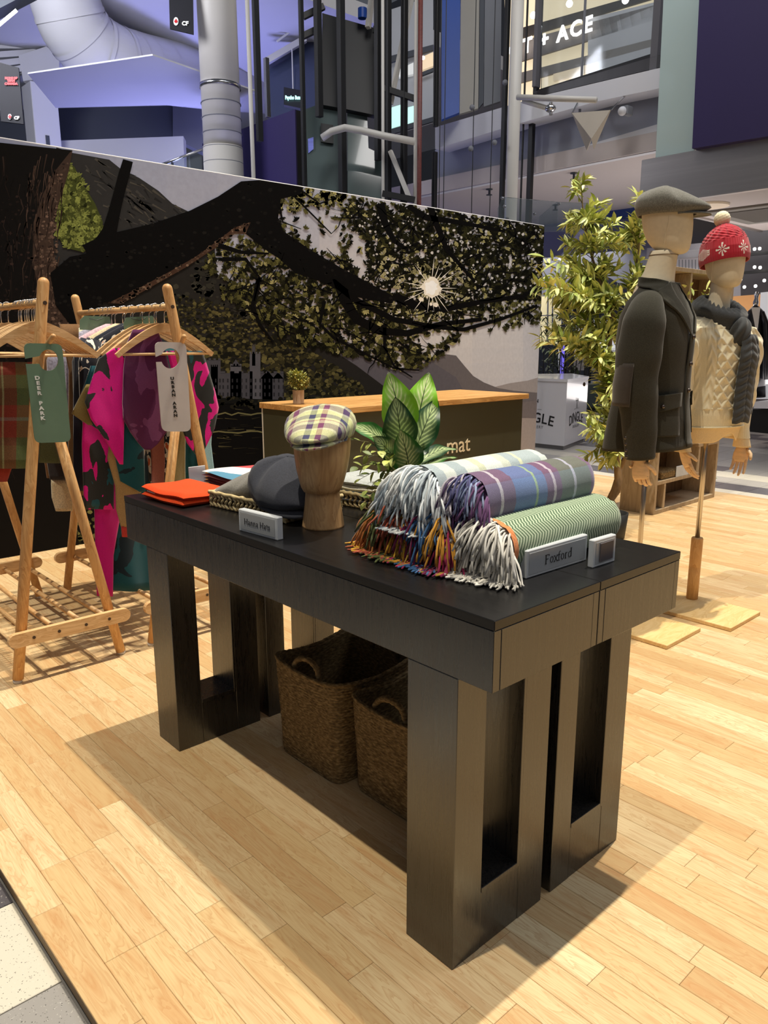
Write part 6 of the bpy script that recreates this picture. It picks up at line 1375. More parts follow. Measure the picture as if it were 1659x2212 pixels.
# ---- left: ducts, columns, beams
t = thing('air_duct', 'huge white air duct bending down and running off behind the round column', 'duct', at_d(200, 120, 12.5))
path = [(128, -160, 11.6), (132, -70, 11.9), (140, 0, 12.1), (158, 55, 12.3), (195, 102, 12.6), (250, 132, 13.0), (320, 150, 13.7), (430, 168, 15.0), (560, 186, 17.0), (620, 194, 18.2)]
P0 = [at_d(*q) for q in path]; PP = []
for i in range(len(P0)-1):
    for k in range(5): PP.append(P0[i].lerp(P0[i+1], k/5))
PP.append(P0[-1]); sm = [PP[0]]+[(PP[i-1]+PP[i]*2+PP[i+1])/4 for i in range(1, len(PP)-1)]+[PP[-1]]
p = MB(); p.tube(sm, .54, 40); build('duct_pipe', p, DWHITE, t, True)
for i in (9, 13, 17, 21, 25): p = MB(); d = (sm[i+1]-sm[i-1]).normalized(); p.tube([sm[i]-d*.035, sm[i]+d*.035], .552, 40, cap=False); build('seam_band', p, DWHITE, t, True)
for i in range(27, 45, 2): p = MB(); d = (sm[i+1]-sm[i-1]).normalized(); p.tube([sm[i]-d*.012, sm[i]+d*.012], .546, 40, cap=False); build('seam_band', p, DWHITE, t, True)
for i in (22,): p = MB(); p.tube([sm[i]+Vector((0, 0, .5)), sm[i]+Vector((0, 0, 2.2))], .012, 6); build('hanger_rod', p, BLK, t)
c = at_d(474, 150, 11); cl = thing('round_column', 'round white column with a steel ring rising behind the mural', 'column', (c.x, c.y, 0))
p = MB(); p.lathe([(.288, 0), (.288, 3.98)], (c.x, c.y, 0), 40); build('lower_shaft', p, PIPEW, cl, True); zr = at_d(476, 186, 11).z
p = MB(); p.lathe([(.277, 3.98), (.277, 9)], (c.x, c.y, 0), 40); build('upper_shaft', p, PIPEW, cl, True); p = MB(); p.lathe([(.294, zr-.025), (.294, zr+.025)], (c.x, c.y, 0), 40); build('steel_ring', p, STEEL, cl, True)
for k in range(1, 7): p = MB(); p.lathe([(.2895, zr-.03-.2*k), (.2895, zr-.022-.2*k)], (c.x, c.y, 0), 40); build('joint_ring', p, GREYW, cl)
c = at_d(88, 230, 14.5); sq = thing('square_column', 'square white column lit violet beside the hanging banner', 'column', (c.x, c.y, 0))
p = MB(); p.box((c.x-.24, c.y-.24, 0), (c.x+.24, c.y+.24, 5.9), .01); build('shaft', p, PLAST, sq); p = MB(); p.box((c.x+.241, c.y-.05, 2.0), (c.x+.25, c.y+.02, 5.0)); build('dark_slot', p, DGREYW, sq)
flat('capital', [(40, 120), (100, 100), (128, 120), (128, 165), (50, 175)], ('d', 14.2), PLAST, sq, .5)
rf = thing('roof_deck', 'ribbed white metal roof deck at the upper left corner', 'roof', at_d(40, 60, 13))
flat('deck_sheet', [(-60, -80), (80, -60), (78, 150), (-60, 190)], ('d', 14.6), PLAST, rf, .05)
for k in range(9): a = at_d(-40, -10+k*22, 14.3-.05*k); b = at_d(78, 30+k*14, 14.4); p = MB(); p.bar([a, b], .10, .10); build('rib', p, PLAST, rf)
t = thing('tube_lamp', 'thin glowing tube lamp at the upper left picture edge', 'lamp', at_d(18, 40, 10)); p = MB(); p.tube([at_d(-12, 62, 10), at_d(36, 22, 10)], .022, 8); build('tube', p, lit('lamp_tube', (1, .98, .95), 3.0), t)
p = MB(); p.bar([at_d(-30, 22, 10.2), at_d(70, -30, 10.2)], .25, .22); build('housing', p, DGREYW, t)
wb = thing('dark_bulkhead', 'dark grey bulkhead band under the lower ceiling, left of the round column', 'bulkhead', at_d(260, 260, 16)); flat('face', [(-40, 240), (118, 234), (372, 228), (372, 296), (-40, 306)], ('d', 16), DGREYW, wb, .3); flat('side_face', [(373, 228), (398, 222), (440, 236), (440, 330), (373, 297)], ('d', 15.9), GREYW, wb, .2)
t = thing('white_parapet', 'long white upper parapet glowing violet just above the mural', 'parapet', at_d(250, 330, 15)); flat('face', [(124, 304), (396, 294), (400, 420), (124, 420)], ('d', 15), PLAST, t, .2)
flat('lower_ceiling', [(60, 160), (330, 120), (560, 200), (440, 233), (372, 227), (120, 233)], ('z', 5.0), PLAST, None, .02, kind='structure', label='lower white ceiling edge below the duct')
bm = thing('ceiling_beam', 'dark sloping beam under the ceiling between duct and black banner', 'beam', at_d(300, 40, 15)); p = MB(); p.bar([at_d(238, 66, 15), at_d(345, 4, 15), at_d(390, -25, 15)], .16, .16); build('beam_bar', p, DGREYW, bm)
def banner(label, pts, D, items):
    t = thing('hanging_banner', label, 'banner', at_d(*pts[0], D), 'hanging banners'); flat('cloth', pts, ('d', D), pbr('banner_black', sr(12, 12, 22), .7, nz=((2, 2, 2), .2)), t, .02)
    for it in items:
        if it[0] == 't': text('lettering', it[1], it[3]/FPX*D, at_d(*it[2], D-.012), RT, UP, it[4], t, .002, bold=.004)
        else:
            n = 24; flat('emblem', [(it[1]+it[3]*math.cos(2*PI*k/n), it[2]+it[4]*math.sin(2*PI*k/n)) for k in range(n)], ('d', D-.012), WINK, t, .004); flat('leaf_mark', [(it[1]-4, it[2]-1), (it[1]-2, it[2]-2), (it[1], it[2]-6), (it[1]+2, it[2]-2), (it[1]+4, it[2]-1), (it[1]+2, it[2]+3), (it[1]-2, it[2]+3)], ('d', D-.02), pbr('leaf_red', sr(206, 24, 36), .5), t, .004)
RINK = pbr('red_ink', sr(210, 40, 46), .5)
banner('black banner with white roundel hanging at the top beside the round column', [(364, -40), (416, -40), (418, 74), (367, 62)], 10.5, [('e', 380, 46, 5.5, 9), ('t', 'CF', (400, 51), 12, WINK)])
bl2 = banner('dark banner with red words hanging at the far left edge', [(-8, 133), (40, 146), (51, 268), (2, 262)], 9.6, [('e', 21, 252, 4, 6), ('t', 'CF', (36, 255), 9, WINK), ('t', 'HOME OF', (24, 169), 6, RINK), ('t', 'TEAM\nCANADA', (24, 178), 6.5, RINK)])
# ---- purple hoarding, glass balustrade
a = at_y(437, 312, 6.0); b = at_y(637, 234, 6.0); zt = (a.z+b.z)/2
t = thing('purple_hoarding', 'plain dark violet hoarding behind the mural, left of the lift shaft', 'hoarding', ((a.x+b.x)/2, 6.0, 0)); p = MB(); p.box((a.x, 6.0, 0), (b.x, 6.02, zt)); build('face', p, INDIGO, t); p = MB(); p.box((a.x+.02, 6.0205, 0), (b.x-.0, 6.5, zt-.004)); build('black_return', p, BLK, t)
t = thing('glass_balustrade', 'glass balustrade with a steel rail left of the violet hoarding', 'balustrade', at_d(400, 345, 11)); flat('pane', [(345, 356), (436, 324), (436, 420), (345, 420)], ('d', 11.3), CGLASS, t, .012)
p = MB(); p.tube([at_d(338, 360, 11.25), at_d(437, 322, 11.25)], .02, 8); build('rail', p, STEEL, t, True)
for x, y in ((372, 350), (407, 336)): p = MB(); c = at_d(x, y, 11.35); p.box((c.x-.014, c.y-.014, c.z-1.0), (c.x+.014, c.y+.014, c.z)); build('post', p, STEEL, t)
# ---- the lift shaft
ls = thing('lift_shaft', 'black steel and glass lift shaft standing behind the mural', 'lift shaft', at_d(770, 300, 10)*1.0)
for px, w, py0, py1 in ((558, 16, -60, 300), (654, 12, -60, 420), (689, 18, -60, 250), (738, 19, -60, 440), (816, 16, -60, 340), (838, 16, -60, 460), (873, 16, -60, 440), (942, 12, -60, 270), (1091, 13, -60, 470), (1133, 5, -60, 470), (1158, 14, -60, 205), (1152, 15, 262, 470), (941, 13, 322, 460)):
    D = 10.0; z1 = at_d(px, py0, D).z; z0 = max(0, at_d(px, py1, D).z) if py1 < 400 else 0.0; vpost(px, 200, D, w, z0, z1, BLK, 'post', ls)
for px, w in ((541, 9), (827, 7), (898, 8)): vpost(px, 200, 9.9, w, 0, 7, PIPEW, 'white_pipe', ls, False)
vpost(907, 200, 9.8, 10, 0, 7, MAROON, 'maroon_pipe', ls, False); vpost(1112, 200, 9.7, 27, 0, 7.5, PIPEW, 'cream_column', ls, False); vpost(577, 190, 10.3, 13, at_d(577, 250, 10.3).z, at_d(577, 130, 10.3).z, STEEL, 'steel_strip', ls)
flat('black_panel', [(696, 28), (808, 60), (808, 248), (750, 236), (696, 226)], ('d', 10.25), BLK, ls, .1)
flat('glass_panel', [(660, 236), (691, 224), (735, 234), (737, 430), (660, 420)], ('d', 10.35), pbr('lift_glass', sr(84, 96, 94), .12, nz=((.8, .8, .8), .08), coat=.5), ls, .05); flat('glass_panel', [(750, 238), (793, 246), (796, 320), (826, 334), (826, 450), (751, 440)], ('d', 10.35), pbr('lift_glass', sr(76, 88, 86), .12, nz=((.8, .8, .8), .08), coat=.5), ls, .05)
flat('dark_opening', [(693, 266), (720, 270), (720, 310), (693, 306)], ('d', 10.3), BLK, ls, .03); flat('painted_blue_reflection', [(665, 300), (677, 296), (677, 322), (666, 331)], ('d', 10.33), pbr('blue_reflection_tint', sr(120, 130, 220), .4, nz=((1, 1, 60), .2)), ls, .01)  # the blue sheet is a reflection in the lift glass, painted on
p = MB(); p.tube([at_d(696, 298, 9.9), at_d(716, 284, 9.85), at_d(745, 276, 9.8), at_d(780, 282, 9.8), at_d(826, 293, 9.8), at_d(896, 306, 9.8)], .045, 12); build('bent_pipe', p, PIPEW, ls, True)
for a, b, w in (((892, -20), (843, 225), .055), ((843, 326), (886, 432), .05), ((806, -30), (795, 60), .06)): p = MB(); p.bar([at_d(*a, 10.1), at_d(*b, 10.1)], w, w); build('brace', p, PIPEW, ls)
for a, b in (((826, 190), (898, 214)), ((806, 64), (818, 66)), ((826, 418), (896, 432)), ((655, 36), (700, 14)), ((655, 78), (684, 64))): p = MB(); p.bar([at_d(*a, 10.0), at_d(*b, 10.0)], .07, .07); build('cross_bar', p, BLK, ls)
for x in (950, 960, 1022, 1062): p = MB(); c = at_d(x, 300, 9.9); p.tube([(c.x, c.y, .5), (c.x, c.y, 7)], .006, 6); build('cable', p, BLK, ls)
for x, y in ((1020, 232), (1017, 321), (1068, 308), (1091, 178)): p = MB(); p.ball(at_d(x, y, 9.75), .035, 10, 6); build('clamp', p, GREYW, ls)
flat('blue_panel', [(954, -60), (995, -60), (992, 243), (954, 258)], ('d', 10.6), BLUE, ls, .06)
for x0, x1, m in ((996, 1036, BEIGEW), (1037, 1047, DGREYW), (1048, 1084, GREYW)): flat('cladding', [(x0, -60), (x1, -60), (x1-3, 234-(x0-996)*.30), (x0-3, 246-(x0-996)*.30)], ('d', 10.7), m, ls, .05)
p = MB(); p.lathe([(.06, 0), (.06, .12), (.0, .12)], at_d(783, 40, 10.1), 14); build('blue_bucket', p, BLUE, ls)
# ---- lit shops seen through the shaft
LITC = lit('shop_interior_glow', sr(214, 216, 214), .50); LITA = lit('aqua_lit_window', sr(190, 236, 224), .85); LITW = lit('warm_wall_glow', sr(236, 212, 176), .55); GLAREW = lit('lamp_bulb', (1, .95, .85), 7.0)  # the pale and warm surfaces glow in place of lamps inside the shops
us = thing('upper_shop', 'bright upper level shop glimpsed through the lift shaft', 'shop', at_d(890, 150, 13)); flat('glow_wall', [(846, 20), (936, -10), (936, 262), (846, 290)], ('d', 13), pbr('pale_wall_glow', sr(150, 152, 158), .7, emit=(sr(150, 152, 158), .25), nz=((1, 1, 1), .05)), us)  # wall emits a little itself, standing in for the shop's own lighting
flat('glow_panel', [(900, 128), (936, 112), (936, 142), (900, 156)], ('d', 12.9), LITW, us); flat('glow_panel', [(862, 150), (893, 135), (893, 160), (862, 166)], ('d', 12.9), LITC, us); flat('aqua_window', [(846, 232), (866, 226), (866, 270), (846, 277)], ('d', 12.9), LITA, us); flat('aqua_window', [(881, 232), (896, 228), (896, 262), (881, 268)], ('d', 12.9), LITA, us)
for pts in ([(846, 120), (936, 96), (936, 108), (846, 134)], [(846, 278), (936, 252), (936, 262), (846, 290)], [(900, 160), (936, 146), (936, 154), (900, 168)]): flat('dark_band', pts, ('d', 12.85), DGREYW, us, .04)
p = MB(); p.ball(at_d(914, 125, 12.5), .03, 10, 6); build('bulb', p, GLAREW, us)
# ---- sign shop across the atrium
t = thing('dark_shopfront', 'dark glazed shopfront with a small glowing Psycho Bunny sign left of the lift shaft', 'shopfront', at_d(615, 170, 14)); flat('glazing', [(580, 135), (682, 72), (682, 260), (580, 260)], ('d', 14), pbr('dark_glazing', sr(54, 62, 86), .15, coat=.4, nz=((1, 1, 1), .1)), t); p = MB(); p.bar([at_d(574, 134, 13.8), at_d(660, 84, 13.8)], .12, .10); build('frame_bar', p, PLAST, t); p = MB(); p.bar([at_d(598, 90, 13.6), at_d(641, 58, 13.6)], .03, .03); p2 = MB(); build('rail', p, PLAST, t)
vpost(632, 160, 13.8, 3, at_d(632, 230, 13.8).z, at_d(632, 110, 13.8).z, PLAST, 'mullion', t)
flat('backing', [(613, 188), (655, 196), (655, 235), (613, 226)], ('d', 13), pbr('sign_backing', sr(20, 22, 34), .4), t, .08); text('lettering', 'Psycho Bunny', 11/FPX*13, at_d(635, 211, 12.97), RT, UP, lit('aqua_letters', sr(170, 236, 230), 1.6), t, .004, bold=.004, sx=.62)
# ---- right: upper slab, glazed shop, soffits
YS = 7.7
sl = thing('upper_floor_slab', 'white edge of the upper mall floor under the glazed shop', 'slab', at_y(1300, 190, YS)); flat('white_fascia', [(940, 275), (1165, 208), (1428, 146), (1428, 190), (1290, 219), (1130, 264), (940, 322)], ('y', YS), PLAST, sl, .3); flat('dark_ledge', [(1150, 199), (1426, 118), (1426, 145), (1165, 207)], ('y', YS+.05), pbr('dark_ledge_tile', sr(48, 46, 48), .4, nz=((7, 1, 1), .2)), sl, .2)
flat('grey_soffit_face', [(940, 324), (1130, 266), (1290, 221), (1428, 192), (1428, 268), (1130, 352), (940, 412)], ('y', YS+.35), pbr('blue_grey_soffit', sr(150, 154, 166), .7, nz=((.6, .6, .6), .05)), sl, .1)
pc_ = [at_y(940, 437, YS+.3), at_y(1428, 293, YS+.3)]; zc_ = (pc_[0].z+pc_[1].z)/2
q1, q2 = at_y(900, 422, YS+.33), at_y(1428, 266, YS+.33); p = MB(); p.poly([q1, q2, Vector((q2.x+.5, q2.y, q2.z)), Vector((q2.x+.5, q2.y, zc_-.01)), Vector((q1.x, q1.y, zc_-.01))], (0, .1, 0)); build('light_strip', p, PLAST, sl)
p = MB(); p.box((-16, YS+.3, zc_), (2, 20, zc_+.2)); build('ceiling', p, PINKC, kind='structure', label='pale low ceiling of the ground level shops at the right')
for x, y in ((1240, 373), (1057, 408), (1200, 442)): t = thing('ceiling_sprinkler', 'small dark sprinkler on the pale ceiling %s' % {1240: 'right of the cream column', 1057: 'behind the lift cables', 1200: 'just left of the olive tree top'}[x], 'sprinkler', at_z(x, y, zc_), 'ceiling sprinklers'); c = at_z(x, y, zc_); p = MB(); p.lathe([(.05, -.012), (.05, 0)], (c.x, c.y, zc_-.001), 12); p.lathe([(.015, -.08), (.015, -.012)], (c.x, c.y, zc_), 8); p.lathe([(.045, -.09), (.045, -.08)], (c.x, c.y, zc_), 10); build('head', p, DGREYW, t)
# glazed shop
gs_ = thing('glazed_shop', 'brightly lit glazed upper shop with a glowing letter sign', 'shop', at_y(1300, 80, YS+.4)); YI = YS+2.6
flat('glow_back_wall', [(1090, -120), (1425, -140), (1425, 160), (1090, 240)], ('y', YI), pbr('shop_wall_glow', sr(206, 190, 160), .7, emit=(sr(232, 212, 176), 1.0), nz=((.6, .6, .6), .04)), gs_)  # emission put into the back wall instead of interior lamps
for pts, m in (([(1120, 90), (1425, 8), (1425, 40), (1120, 134)], pbr('taupe_fascia', sr(120, 112, 108), .7)), ([(1120, 62), (1425, -24), (1425, -8), (1120, 84)], pbr('dark_cove', sr(70, 62, 56), .6)), ([(1120, 158), (1425, 80), (1425, 96), (1120, 180)], pbr('taupe_fascia', sr(150, 140, 130), .7)), ([(1270, 40), (1425, 2), (1425, 150), (1270, 170)], pbr('grey_wall_glow', sr(170, 168, 170), .7, emit=(sr(170, 168, 170), .35))), ([(1195, 160), (1290, 134), (1290, 150), (1195, 176)], LITW)): flat('shop_band', pts, ('y', YI-.15), m, gs_, .05)  # grey-white and warm bands carry added glow for the shop lighting
A_ = at_y(1216, 73, YI-.25); sdir = (at_y(1266, 60, YI-.25)-at_y(1166, 87, YI-.25)); sdir.z = 0
text('lettering', 'KIT + ACE', .30, A_-Vector((.30, 0, 0)), (1, 0, 0), (0, 0, 1), lit('glow_letters', (1, .94, .86), 3.2), gs_, .01, spacing=1.25, bold=.008)
for x, y in ((1152, 33), (1230, 8), (1351, 0)): p = MB(); p.ball(at_y(x, y, YI-.5), .05, 12, 8); build('bulb', p, GLAREW, gs_)
flat('front_glass', [(1170, -80), (1424, -120), (1412, 121), (1168, 196)], ('y', YS+.12), CGLASS, gs_, .015)
for x, w in ((1421, 16), (1163, 10)): c = at_y(x, 60, YS+.1); p = MB(); ww = w/FPX*9; p.box((c.x-ww/2, c.y-.05, at_y(x, 160, YS+.1).z-.15), (c.x+ww/2, c.y+.05, 8)); build('mullion', p, pbr('grey_mullion', sr(86, 84, 88), .5), gs_)
p = MB(); p.bar([at_y(1165, 200, YS+.1), at_y(1420, 120, YS+.1)], .08, .05); build('bottom_rail', p, BLK, gs_); c = at_y(1262, 50, YS+.1); p = MB(); p.box((c.x-.012, c.y-.01, c.z-1.2), (c.x+.012, c.y+.01, 8)); build('mullion', p, GREYW, gs_)
# bracket with pipes, folded cover, camera
p = MB(); p.tube([at_d(1118, 210, 8.6), at_d(1288, 216, 8.0)], .031, 12); build('arm', p, PIPEW, ls, True); p = MB(); p.tube([at_d(1130, 218, 8.6), at_d(1190, 236, 8.4)], .026, 10); build('lower_arm', p, PIPEW, ls, True); p = MB(); p.ball(at_d(1189, 234, 8.35), .06, 12, 8, (1, 1, .7)); build('knuckle', p, STEEL, ls, True); p = MB(); p.tube([at_d(1190, 222, 8.35), at_d(1190, 248, 8.35)], .02, 8); build('bolt', p, STEEL, ls)
fc = thing('folded_cover', 'pale triangular fabric cover hanging below the white slab', 'cover', at_y(1280, 250, YS-.1)); p = MB(); a_, b_, c_, d_ = at_y(1236, 244, YS-.1), at_y(1319, 238, YS-.25), at_y(1283, 322, YS-.2), at_y(1268, 325, YS-.1); m_ = at_y(1278, 300, YS-.3)
p.add([a_, b_, c_, m_, d_], [(0, 1, 2, 3), (0, 3, 4)]); o = build('cloth', p, pbr('pale_cover_cloth', sr(182, 172, 156), .8, nz=((3, 3, 3), .06)), fc); solidify(o, .01)
for q_ in (a_, b_): p = MB(); p.tube([q_, Vector((q_.x, YS+.1, q_.z+.25))], .012, 6); build('hanger_rod', p, STEEL, fc)
t = thing('security_camera', 'small white dome camera under the upper slab', 'camera', at_y(1346, 238, YS-.1)); p = MB(); p.ball(at_y(1344, 240, YS-.1), .05, 12, 8); build('dome', p, PLAST, t, True); p = MB(); c = at_y(1352, 239, YS-.05); p.box((c.x-.03, c.y-.03, c.z-.05), (c.x+.04, c.y+.1, c.z+.05), .01); build('mount', p, GREYW, t)
# teal glass, violet sign panel, stainless canopy
flat('window_1', [(1436, -60), (1517, -60), (1499, 328), (1416, 342)], ('y', 7.35), TGLASS, None, .02, kind='structure', label='pale teal glass panel left of the violet sign panel')
t = thing('violet_sign_panel', 'big blank violet panel above the steel canopy at the upper right', 'panel', at_y(1580, 150, 7.2)); flat('face', [(1514, -80), (1740, -80), (1740, 281), (1495, 321)], ('y', 7.15), pbr('violet_panel', sr(40, 29, 78), .6, nz=((3, 3, 3), .03)), t, .12)
cn = thing('steel_canopy', 'brushed stainless shop canopy above the mannequins at the right', 'canopy', at_y(1520, 380, 7.2)); Y0 = 7.25; a_ = at_y(1386, 346, Y0); b_ = at_y(1376, 446, Y0); zt, zb = a_.z, b_.z
p = MB(); p.box((a_.x, Y0, zb), (3.0, Y0+.06, zt), .004); build('fascia', p, ALU, cn); p = MB(); p.box((a_.x, Y0+.061, zb), (a_.x+.06, Y0+3.2, zt), .004); build('end_fascia', p, ALU, cn)
p = MB(); p.box((a_.x+.061, Y0+.061, zb+.02), (3.0, Y0+3.2, zb+.06)); build('soffit', p, PINKC, cn); rx = at_z(1560, 462, zb).x
p = MB(); p.box((rx-.15, Y0+1.0, zb-.005), (rx+2.5, Y0+2.3, zb+.018), .002); build('recess_frame', p, pbr('soffit_frame', sr(120, 116, 108), .5), cn); p = MB(); p.box((rx, Y0+1.15, zb-.012), (rx+2.3, Y0+2.15, zb-.0055)); build('recess', p, pbr('recess_grey', sr(70, 64, 56), .6), cn); c = at_z(1530, 446, zb); p = MB(); p.lathe([(.22, -.004), (.22, .018)], (c.x, c.y, zb), 28); build('round_light', p, lit('dim_lens', sr(214, 196, 172), .2), cn)
# shop interior right of the mannequins
p = MB(); p.box((-6.0, 11.0, -.03), (4, 11.2, zb)); build('wall_right', p, pbr('dim_shop_wall', sr(128, 126, 130), .7, nz=((.6, .6, .6), .05)), kind='structure', label='dim grey shop wall behind the mannequins')
ds = thing('ceiling_grid', 'dark shop ceiling with rows of small spotlights at the right edge', 'ceiling grid', at_y(1640, 560, 10.5)); flat('dark_panel', [(1600, 478), (1740, 455), (1740, 640), (1600, 652)], ('y', 10.7), pbr('charcoal_ceiling', sr(46, 44, 48), .7, nz=((2, 2, 2), .1)), ds, .1)
for k, (x, y) in enumerate(((1630, 538), (1641, 537), (1630, 577), (1642, 578), (1651, 606), (1608, 620), (1632, 618), (1600, 604))): p = MB(); p.ball(at_y(x, y, 10.4), .022, 10, 6); build('spotlight', p, GLAREW, ds)
for a, b in (((1598, 552), (1720, 540)), ((1598, 590), (1720, 580))): p = MB(); p.bar([at_y(*a, 10.5), at_y(*b, 10.5)], .04, .04); build('track', p, BLK, ds)
flat('white_panel', [(1455, 488), (1600, 470), (1600, 548), (1455, 556)], ('y', 10.2), PLAST, ds, .05) if False else None
rb = thing('ribbed_counter', 'white ribbed shop counter band between the two mannequins', 'counter', at_y(1495, 572, 9.6)); flat('ribbed_front', [(1440, 562), (1545, 554), (1545, 582), (1440, 588)], ('y', 9.6), pbr('white_ribs', sr(200, 198, 204), .6), rb, .1)
for k in range(14): x = 1446+k*7; p = MB(); p.bar([at_y(x, 561, 9.58), at_y(x, 586, 9.58)], .008, .01, (0, 1, 0)); build('rib', p, GREYW, rb)
p = MB(); a_, b_ = at_y(1442, 588, 9.7), at_y(1545, 582, 9.7); p.box((a_.x, 9.7, -.03), (b_.x, 10.2, a_.z-.002)); build('counter_body', p, GREYW, rb)
flat('steel_top', [(1430, 545), (1550, 535), (1550, 552), (1430, 561)], ('y', 9.5), ALU, rb, .3)
ws = thing('display_table', 'white display table with a black base at the right edge', 'table', at_y(1645, 900, 8.3)); flat('white_top', [(1628, 868), (1730, 862), (1730, 884), (1628, 882)], ('y', 8.2), LAM, ws, .8); flat('black_base', [(1612, 884), (1730, 886), (1730, 944), (1614, 932)], ('y', 8.25), BLK, ws, .7)
wp = thing('white_screen', 'tall white screen beside the black jacket at the right edge', 'screen', at_y(1655, 750, 8.9)); flat('panel', [(1643, 632), (1740, 622), (1740, 862), (1632, 862)], ('y', 8.9), pbr('glow_white', sr(226, 226, 228), .5, emit=(sr(220, 220, 224), .35), nz=((1, 1, 1), .03)), wp, .05)  # glow added to the white panel to make it bright
ob = thing('oak_cabinet', 'oak wall cabinet with added glow behind the black jacket', 'cabinet', at_y(1630, 670, 9.8)); flat('front', [(1560, 642), (1740, 628), (1740, 740), (1560, 745)], ('y', 9.8), pbr('glow_oak', sr(190, 140, 88), .6, emit=(sr(200, 140, 84), .25), nz=((3, 3, 3), .1)), ob, .1)  # warm lamp glow on the wood put in as emission
# far dressed stand
fm = thing('dress_form', 'distant silver dress form in a black jacket at the right picture edge', 'dress form', at_y(1633, 860, 8.6)); c = at_y(1634, 760, 8.6); S8 = 9.3/FPX
def pxv(x, y): return at_y(x, y, 8.6)
p = MB(); rings = []
for y, w in ((662, 7), (672, 16), (684, 20), (720, 21), (760, 20), (800, 20), (858, 21)): q = pxv(1632, y); rings.append([q+RT*(w*S8*math.cos(2*PI*k/20))+Vector((0, .0, 0))+FW*(w*S8*.6*math.sin(2*PI*k/20)) for k in range(20)])
p.loft(rings); build('jacket_body', p, pbr('black_leather', sr(24, 24, 28), .3, nz=((3, 3, 3), .2)), fm, True)
for s in (-1, 1): p = MB(); p.tube([pxv(1632+s*14, 674), pxv(1632+s*22, 700), pxv(1632+s*25, 760), pxv(1632+s*24, 820)], [5*S8, 7*S8, 6*S8, 5*S8], 10); build('sleeve', p, pbr('black_leather', sr(24, 24, 28), .3), fm, True)
p = MB(); p.lathe([(.026, 0), (.032, .05), (.02, .09), (.028, .14), (.012, .17)], pxv(1632, 662), 14); build('neck_finial', p, STEEL, fm, True)
flat('shirt_front', [(1623, 664), (1641, 664), (1634, 722)], ('y', 8.42), WHITE, fm, .02)
# ---- the gap between mural and olive tree
gw = thing('slanted_glass_screen', 'slanted clear glass screens with clips standing up behind the mural corner', 'screen', at_d(1130, 450, 8.4))
for pts in ([(1075, 450), (1086, 425), (1205, 436), (1205, 490), (1075, 490)], [(1165, 468), (1203, 436), (1300, 440), (1300, 500), (1165, 500)]): flat('pane', pts, ('d', 8.5), CGLASS, gw, .012)
for x in (1095,): p = MB(); c = at_d(x, 470, 8.56); p.box((c.x-.015, c.y-.015, -.03), (c.x+.015, c.y+.015, c.z)); build('post', p, STEEL, gw)
for x, y in ((1090, 446), (1155, 462), (1207, 440), (1085, 428)): p = MB(); p.ball(at_d(x, y, 8.45), .018, 8, 6); build('clip', p, STEEL, gw)
bk = thing('grey_shop_wall', 'plain grey shop wall between mural and olive tree', 'shop wall', at_y(1240, 540, 12.0)); flat('face', [(1100, 470), (1420, 440), (1420, 640), (1100, 640)], ('y', 12.0), pbr('blue_grey_wall', sr(110, 112, 122), .6, nz=((.6, .6, .6), .06)), bk, .1)
flat('diagonal_brace', [(1205, 560), (1272, 470), (1282, 476), (1216, 566)], ('y', 11.95), PLAST, bk, .04) 
um = thing('market_umbrella', 'dark navy umbrella seen behind the olive tree', 'umbrella', at_y(1280, 610, 11)); p = MB(); c = at_y(1275, 612, 11); p.lathe([(.75, -.16), (.73, -.14), (.35, .08), (.02, .2)], c, 8); build('canopy', p, pbr('navy_canvas', sr(22, 28, 58), .8), um); p = MB(); p.tube([(c.x, c.y, 0), (c.x, c.y, c.z)], .025, 8); build('pole', p, BLK, um); p = MB(); p.lathe([(.25, -.03), (.25, .05)], (c.x, c.y, 0), 20); build('base', p, BLK, um)
aw = thing('blue_awning', 'blue awning edge behind the top of the olive tree', 'awning', at_y(1350, 455, 11.5)); flat('cloth', [(1310, 452), (1378, 440), (1378, 468), (1310, 470)], ('y', 11.5), pbr('blue_canvas', sr(40, 62, 112), .8), aw, .3)
fs = thing('lit_shop_window', 'cream lit shop window with frames seen right of the mural edge', 'shop window', at_y(1195, 690, 13)); flat('lit_glass', [(1168, 640), (1206, 630), (1206, 745), (1166, 745)], ('y', 13), lit('cream_lit', sr(222, 208, 160), .5), fs, .1)
for a, b in (((1184, 636), (1182, 744)), ((1194, 634), (1193, 744)), ((1168, 682), (1206, 680))): p = MB(); p.bar([at_y(*a, 12.95), at_y(*b, 12.95)], .02, .03, (0, 1, 0)); build('frame_bar', p, GREYW, fs)
ww_ = thing('white_shop_counter', 'white lit shop counter behind the dark planters', 'counter', at_y(1255, 760, 13.5)); flat('glow_back', [(1206, 690), (1330, 690), (1330, 800), (1206, 800)], ('y', 13.6), lit('white_glow', sr(206, 208, 214), .45), ww_, .1); flat('counter_top', [(1236, 756), (1330, 756), (1330, 764), (1236, 764)], ('y', 13.2), LAM, ww_, .4); flat('counter_front', [(1236, 776), (1330, 776), (1330, 800), (1236, 800)], ('y', 13.2), BEIGEW, ww_, .3)  # back surface glows by itself where shop lamps would light it
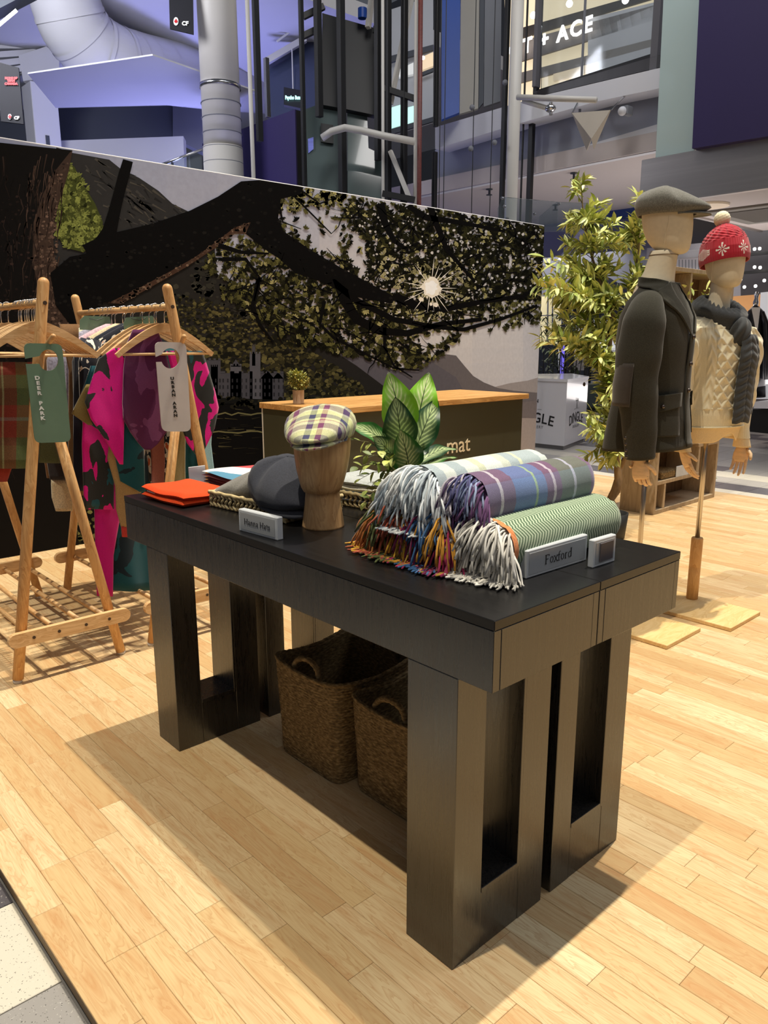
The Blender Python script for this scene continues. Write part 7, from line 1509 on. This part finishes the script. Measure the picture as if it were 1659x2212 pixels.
for x in (1217, 1233, 1272): p = MB(); c = at_y(x, 760, 12.8); p.box((c.x-.05, c.y-.05, -.03), (c.x+.05, c.y+.05, 2.6)); build('black_pillar', p, BLK, ww_)
p = MB(); c = at_y(1216, 760, 12.7); p.box((c.x-.03, c.y-.02, .3), (c.x+.03, c.y+.02, 1.2)); build('violet_light_strip', p, lit('violet_strip', sr(110, 100, 220), .8), ww_)
DLEAF = pbr('dark_plant_leaf', (1, 1, 1), .6, attr=True)
for cx, cy, w, n, lb in ((1192, 760, .5, 260, 'dark bushy plant in a glass planter right beside the mural edge'), (1240, 770, .45, 240, 'dark bushy plant behind the white plinth, nearer the olive tree')):
    c = at_y(cx, 830, 11.2); c.z = -.03; t = thing('planter_bush', lb, 'plant', c, 'dark planter bushes'); p = MB(); p.box((c.x-w, c.y-.25, -.03), (c.x+w, c.y+.25, .45), .01); build('planter_box', p, pbr('grey_planter', sr(76, 86, 86), .3), t); p = MB()
    for _ in range(n): v = Vector((max(-w, min(w, random.gauss(0, w*.5))), max(-.3, min(.3, random.gauss(0, .15))), random.uniform(.45, 1.75))); leafmesh(p, c+v, (random.gauss(0, 1), random.gauss(0, 1), random.gauss(.4, .6)), (0, 0, 1), .16, .022, mixt(sr(28, 40, 26), sr(104, 118, 70), random.random()**2), .2, 2)
    build('foliage', p, DLEAF, t, kind='stuff')
    p = MB()
    for k in range(7): p.tube([c+Vector((w*(k-3)/5, 0, .4)), c+Vector((w*(k-3)/4, .05, 1.0)), c+Vector((w*(k-3)/3.2, 0, 1.5))], .008, 5)
    build('stem', p, pbr('dark_stem', sr(50, 44, 34), .8), t)

t = thing('fallen_leaf', 'single green olive leaf lying on the pale floor tiles', 'leaf', at_z(1527, 1031, -.029)); p = MB(); c = at_z(1527, 1031, -.028); leafmesh(p, c, (1, .3, 0), (0, 0, 1), .11, .018, sr(120, 136, 60), .05, 4); leafmesh(p, c, (-.8, .5, .1), (0, 0, 1), .08, .015, sr(150, 160, 84), .05, 4); build('blade', p, OL, t)
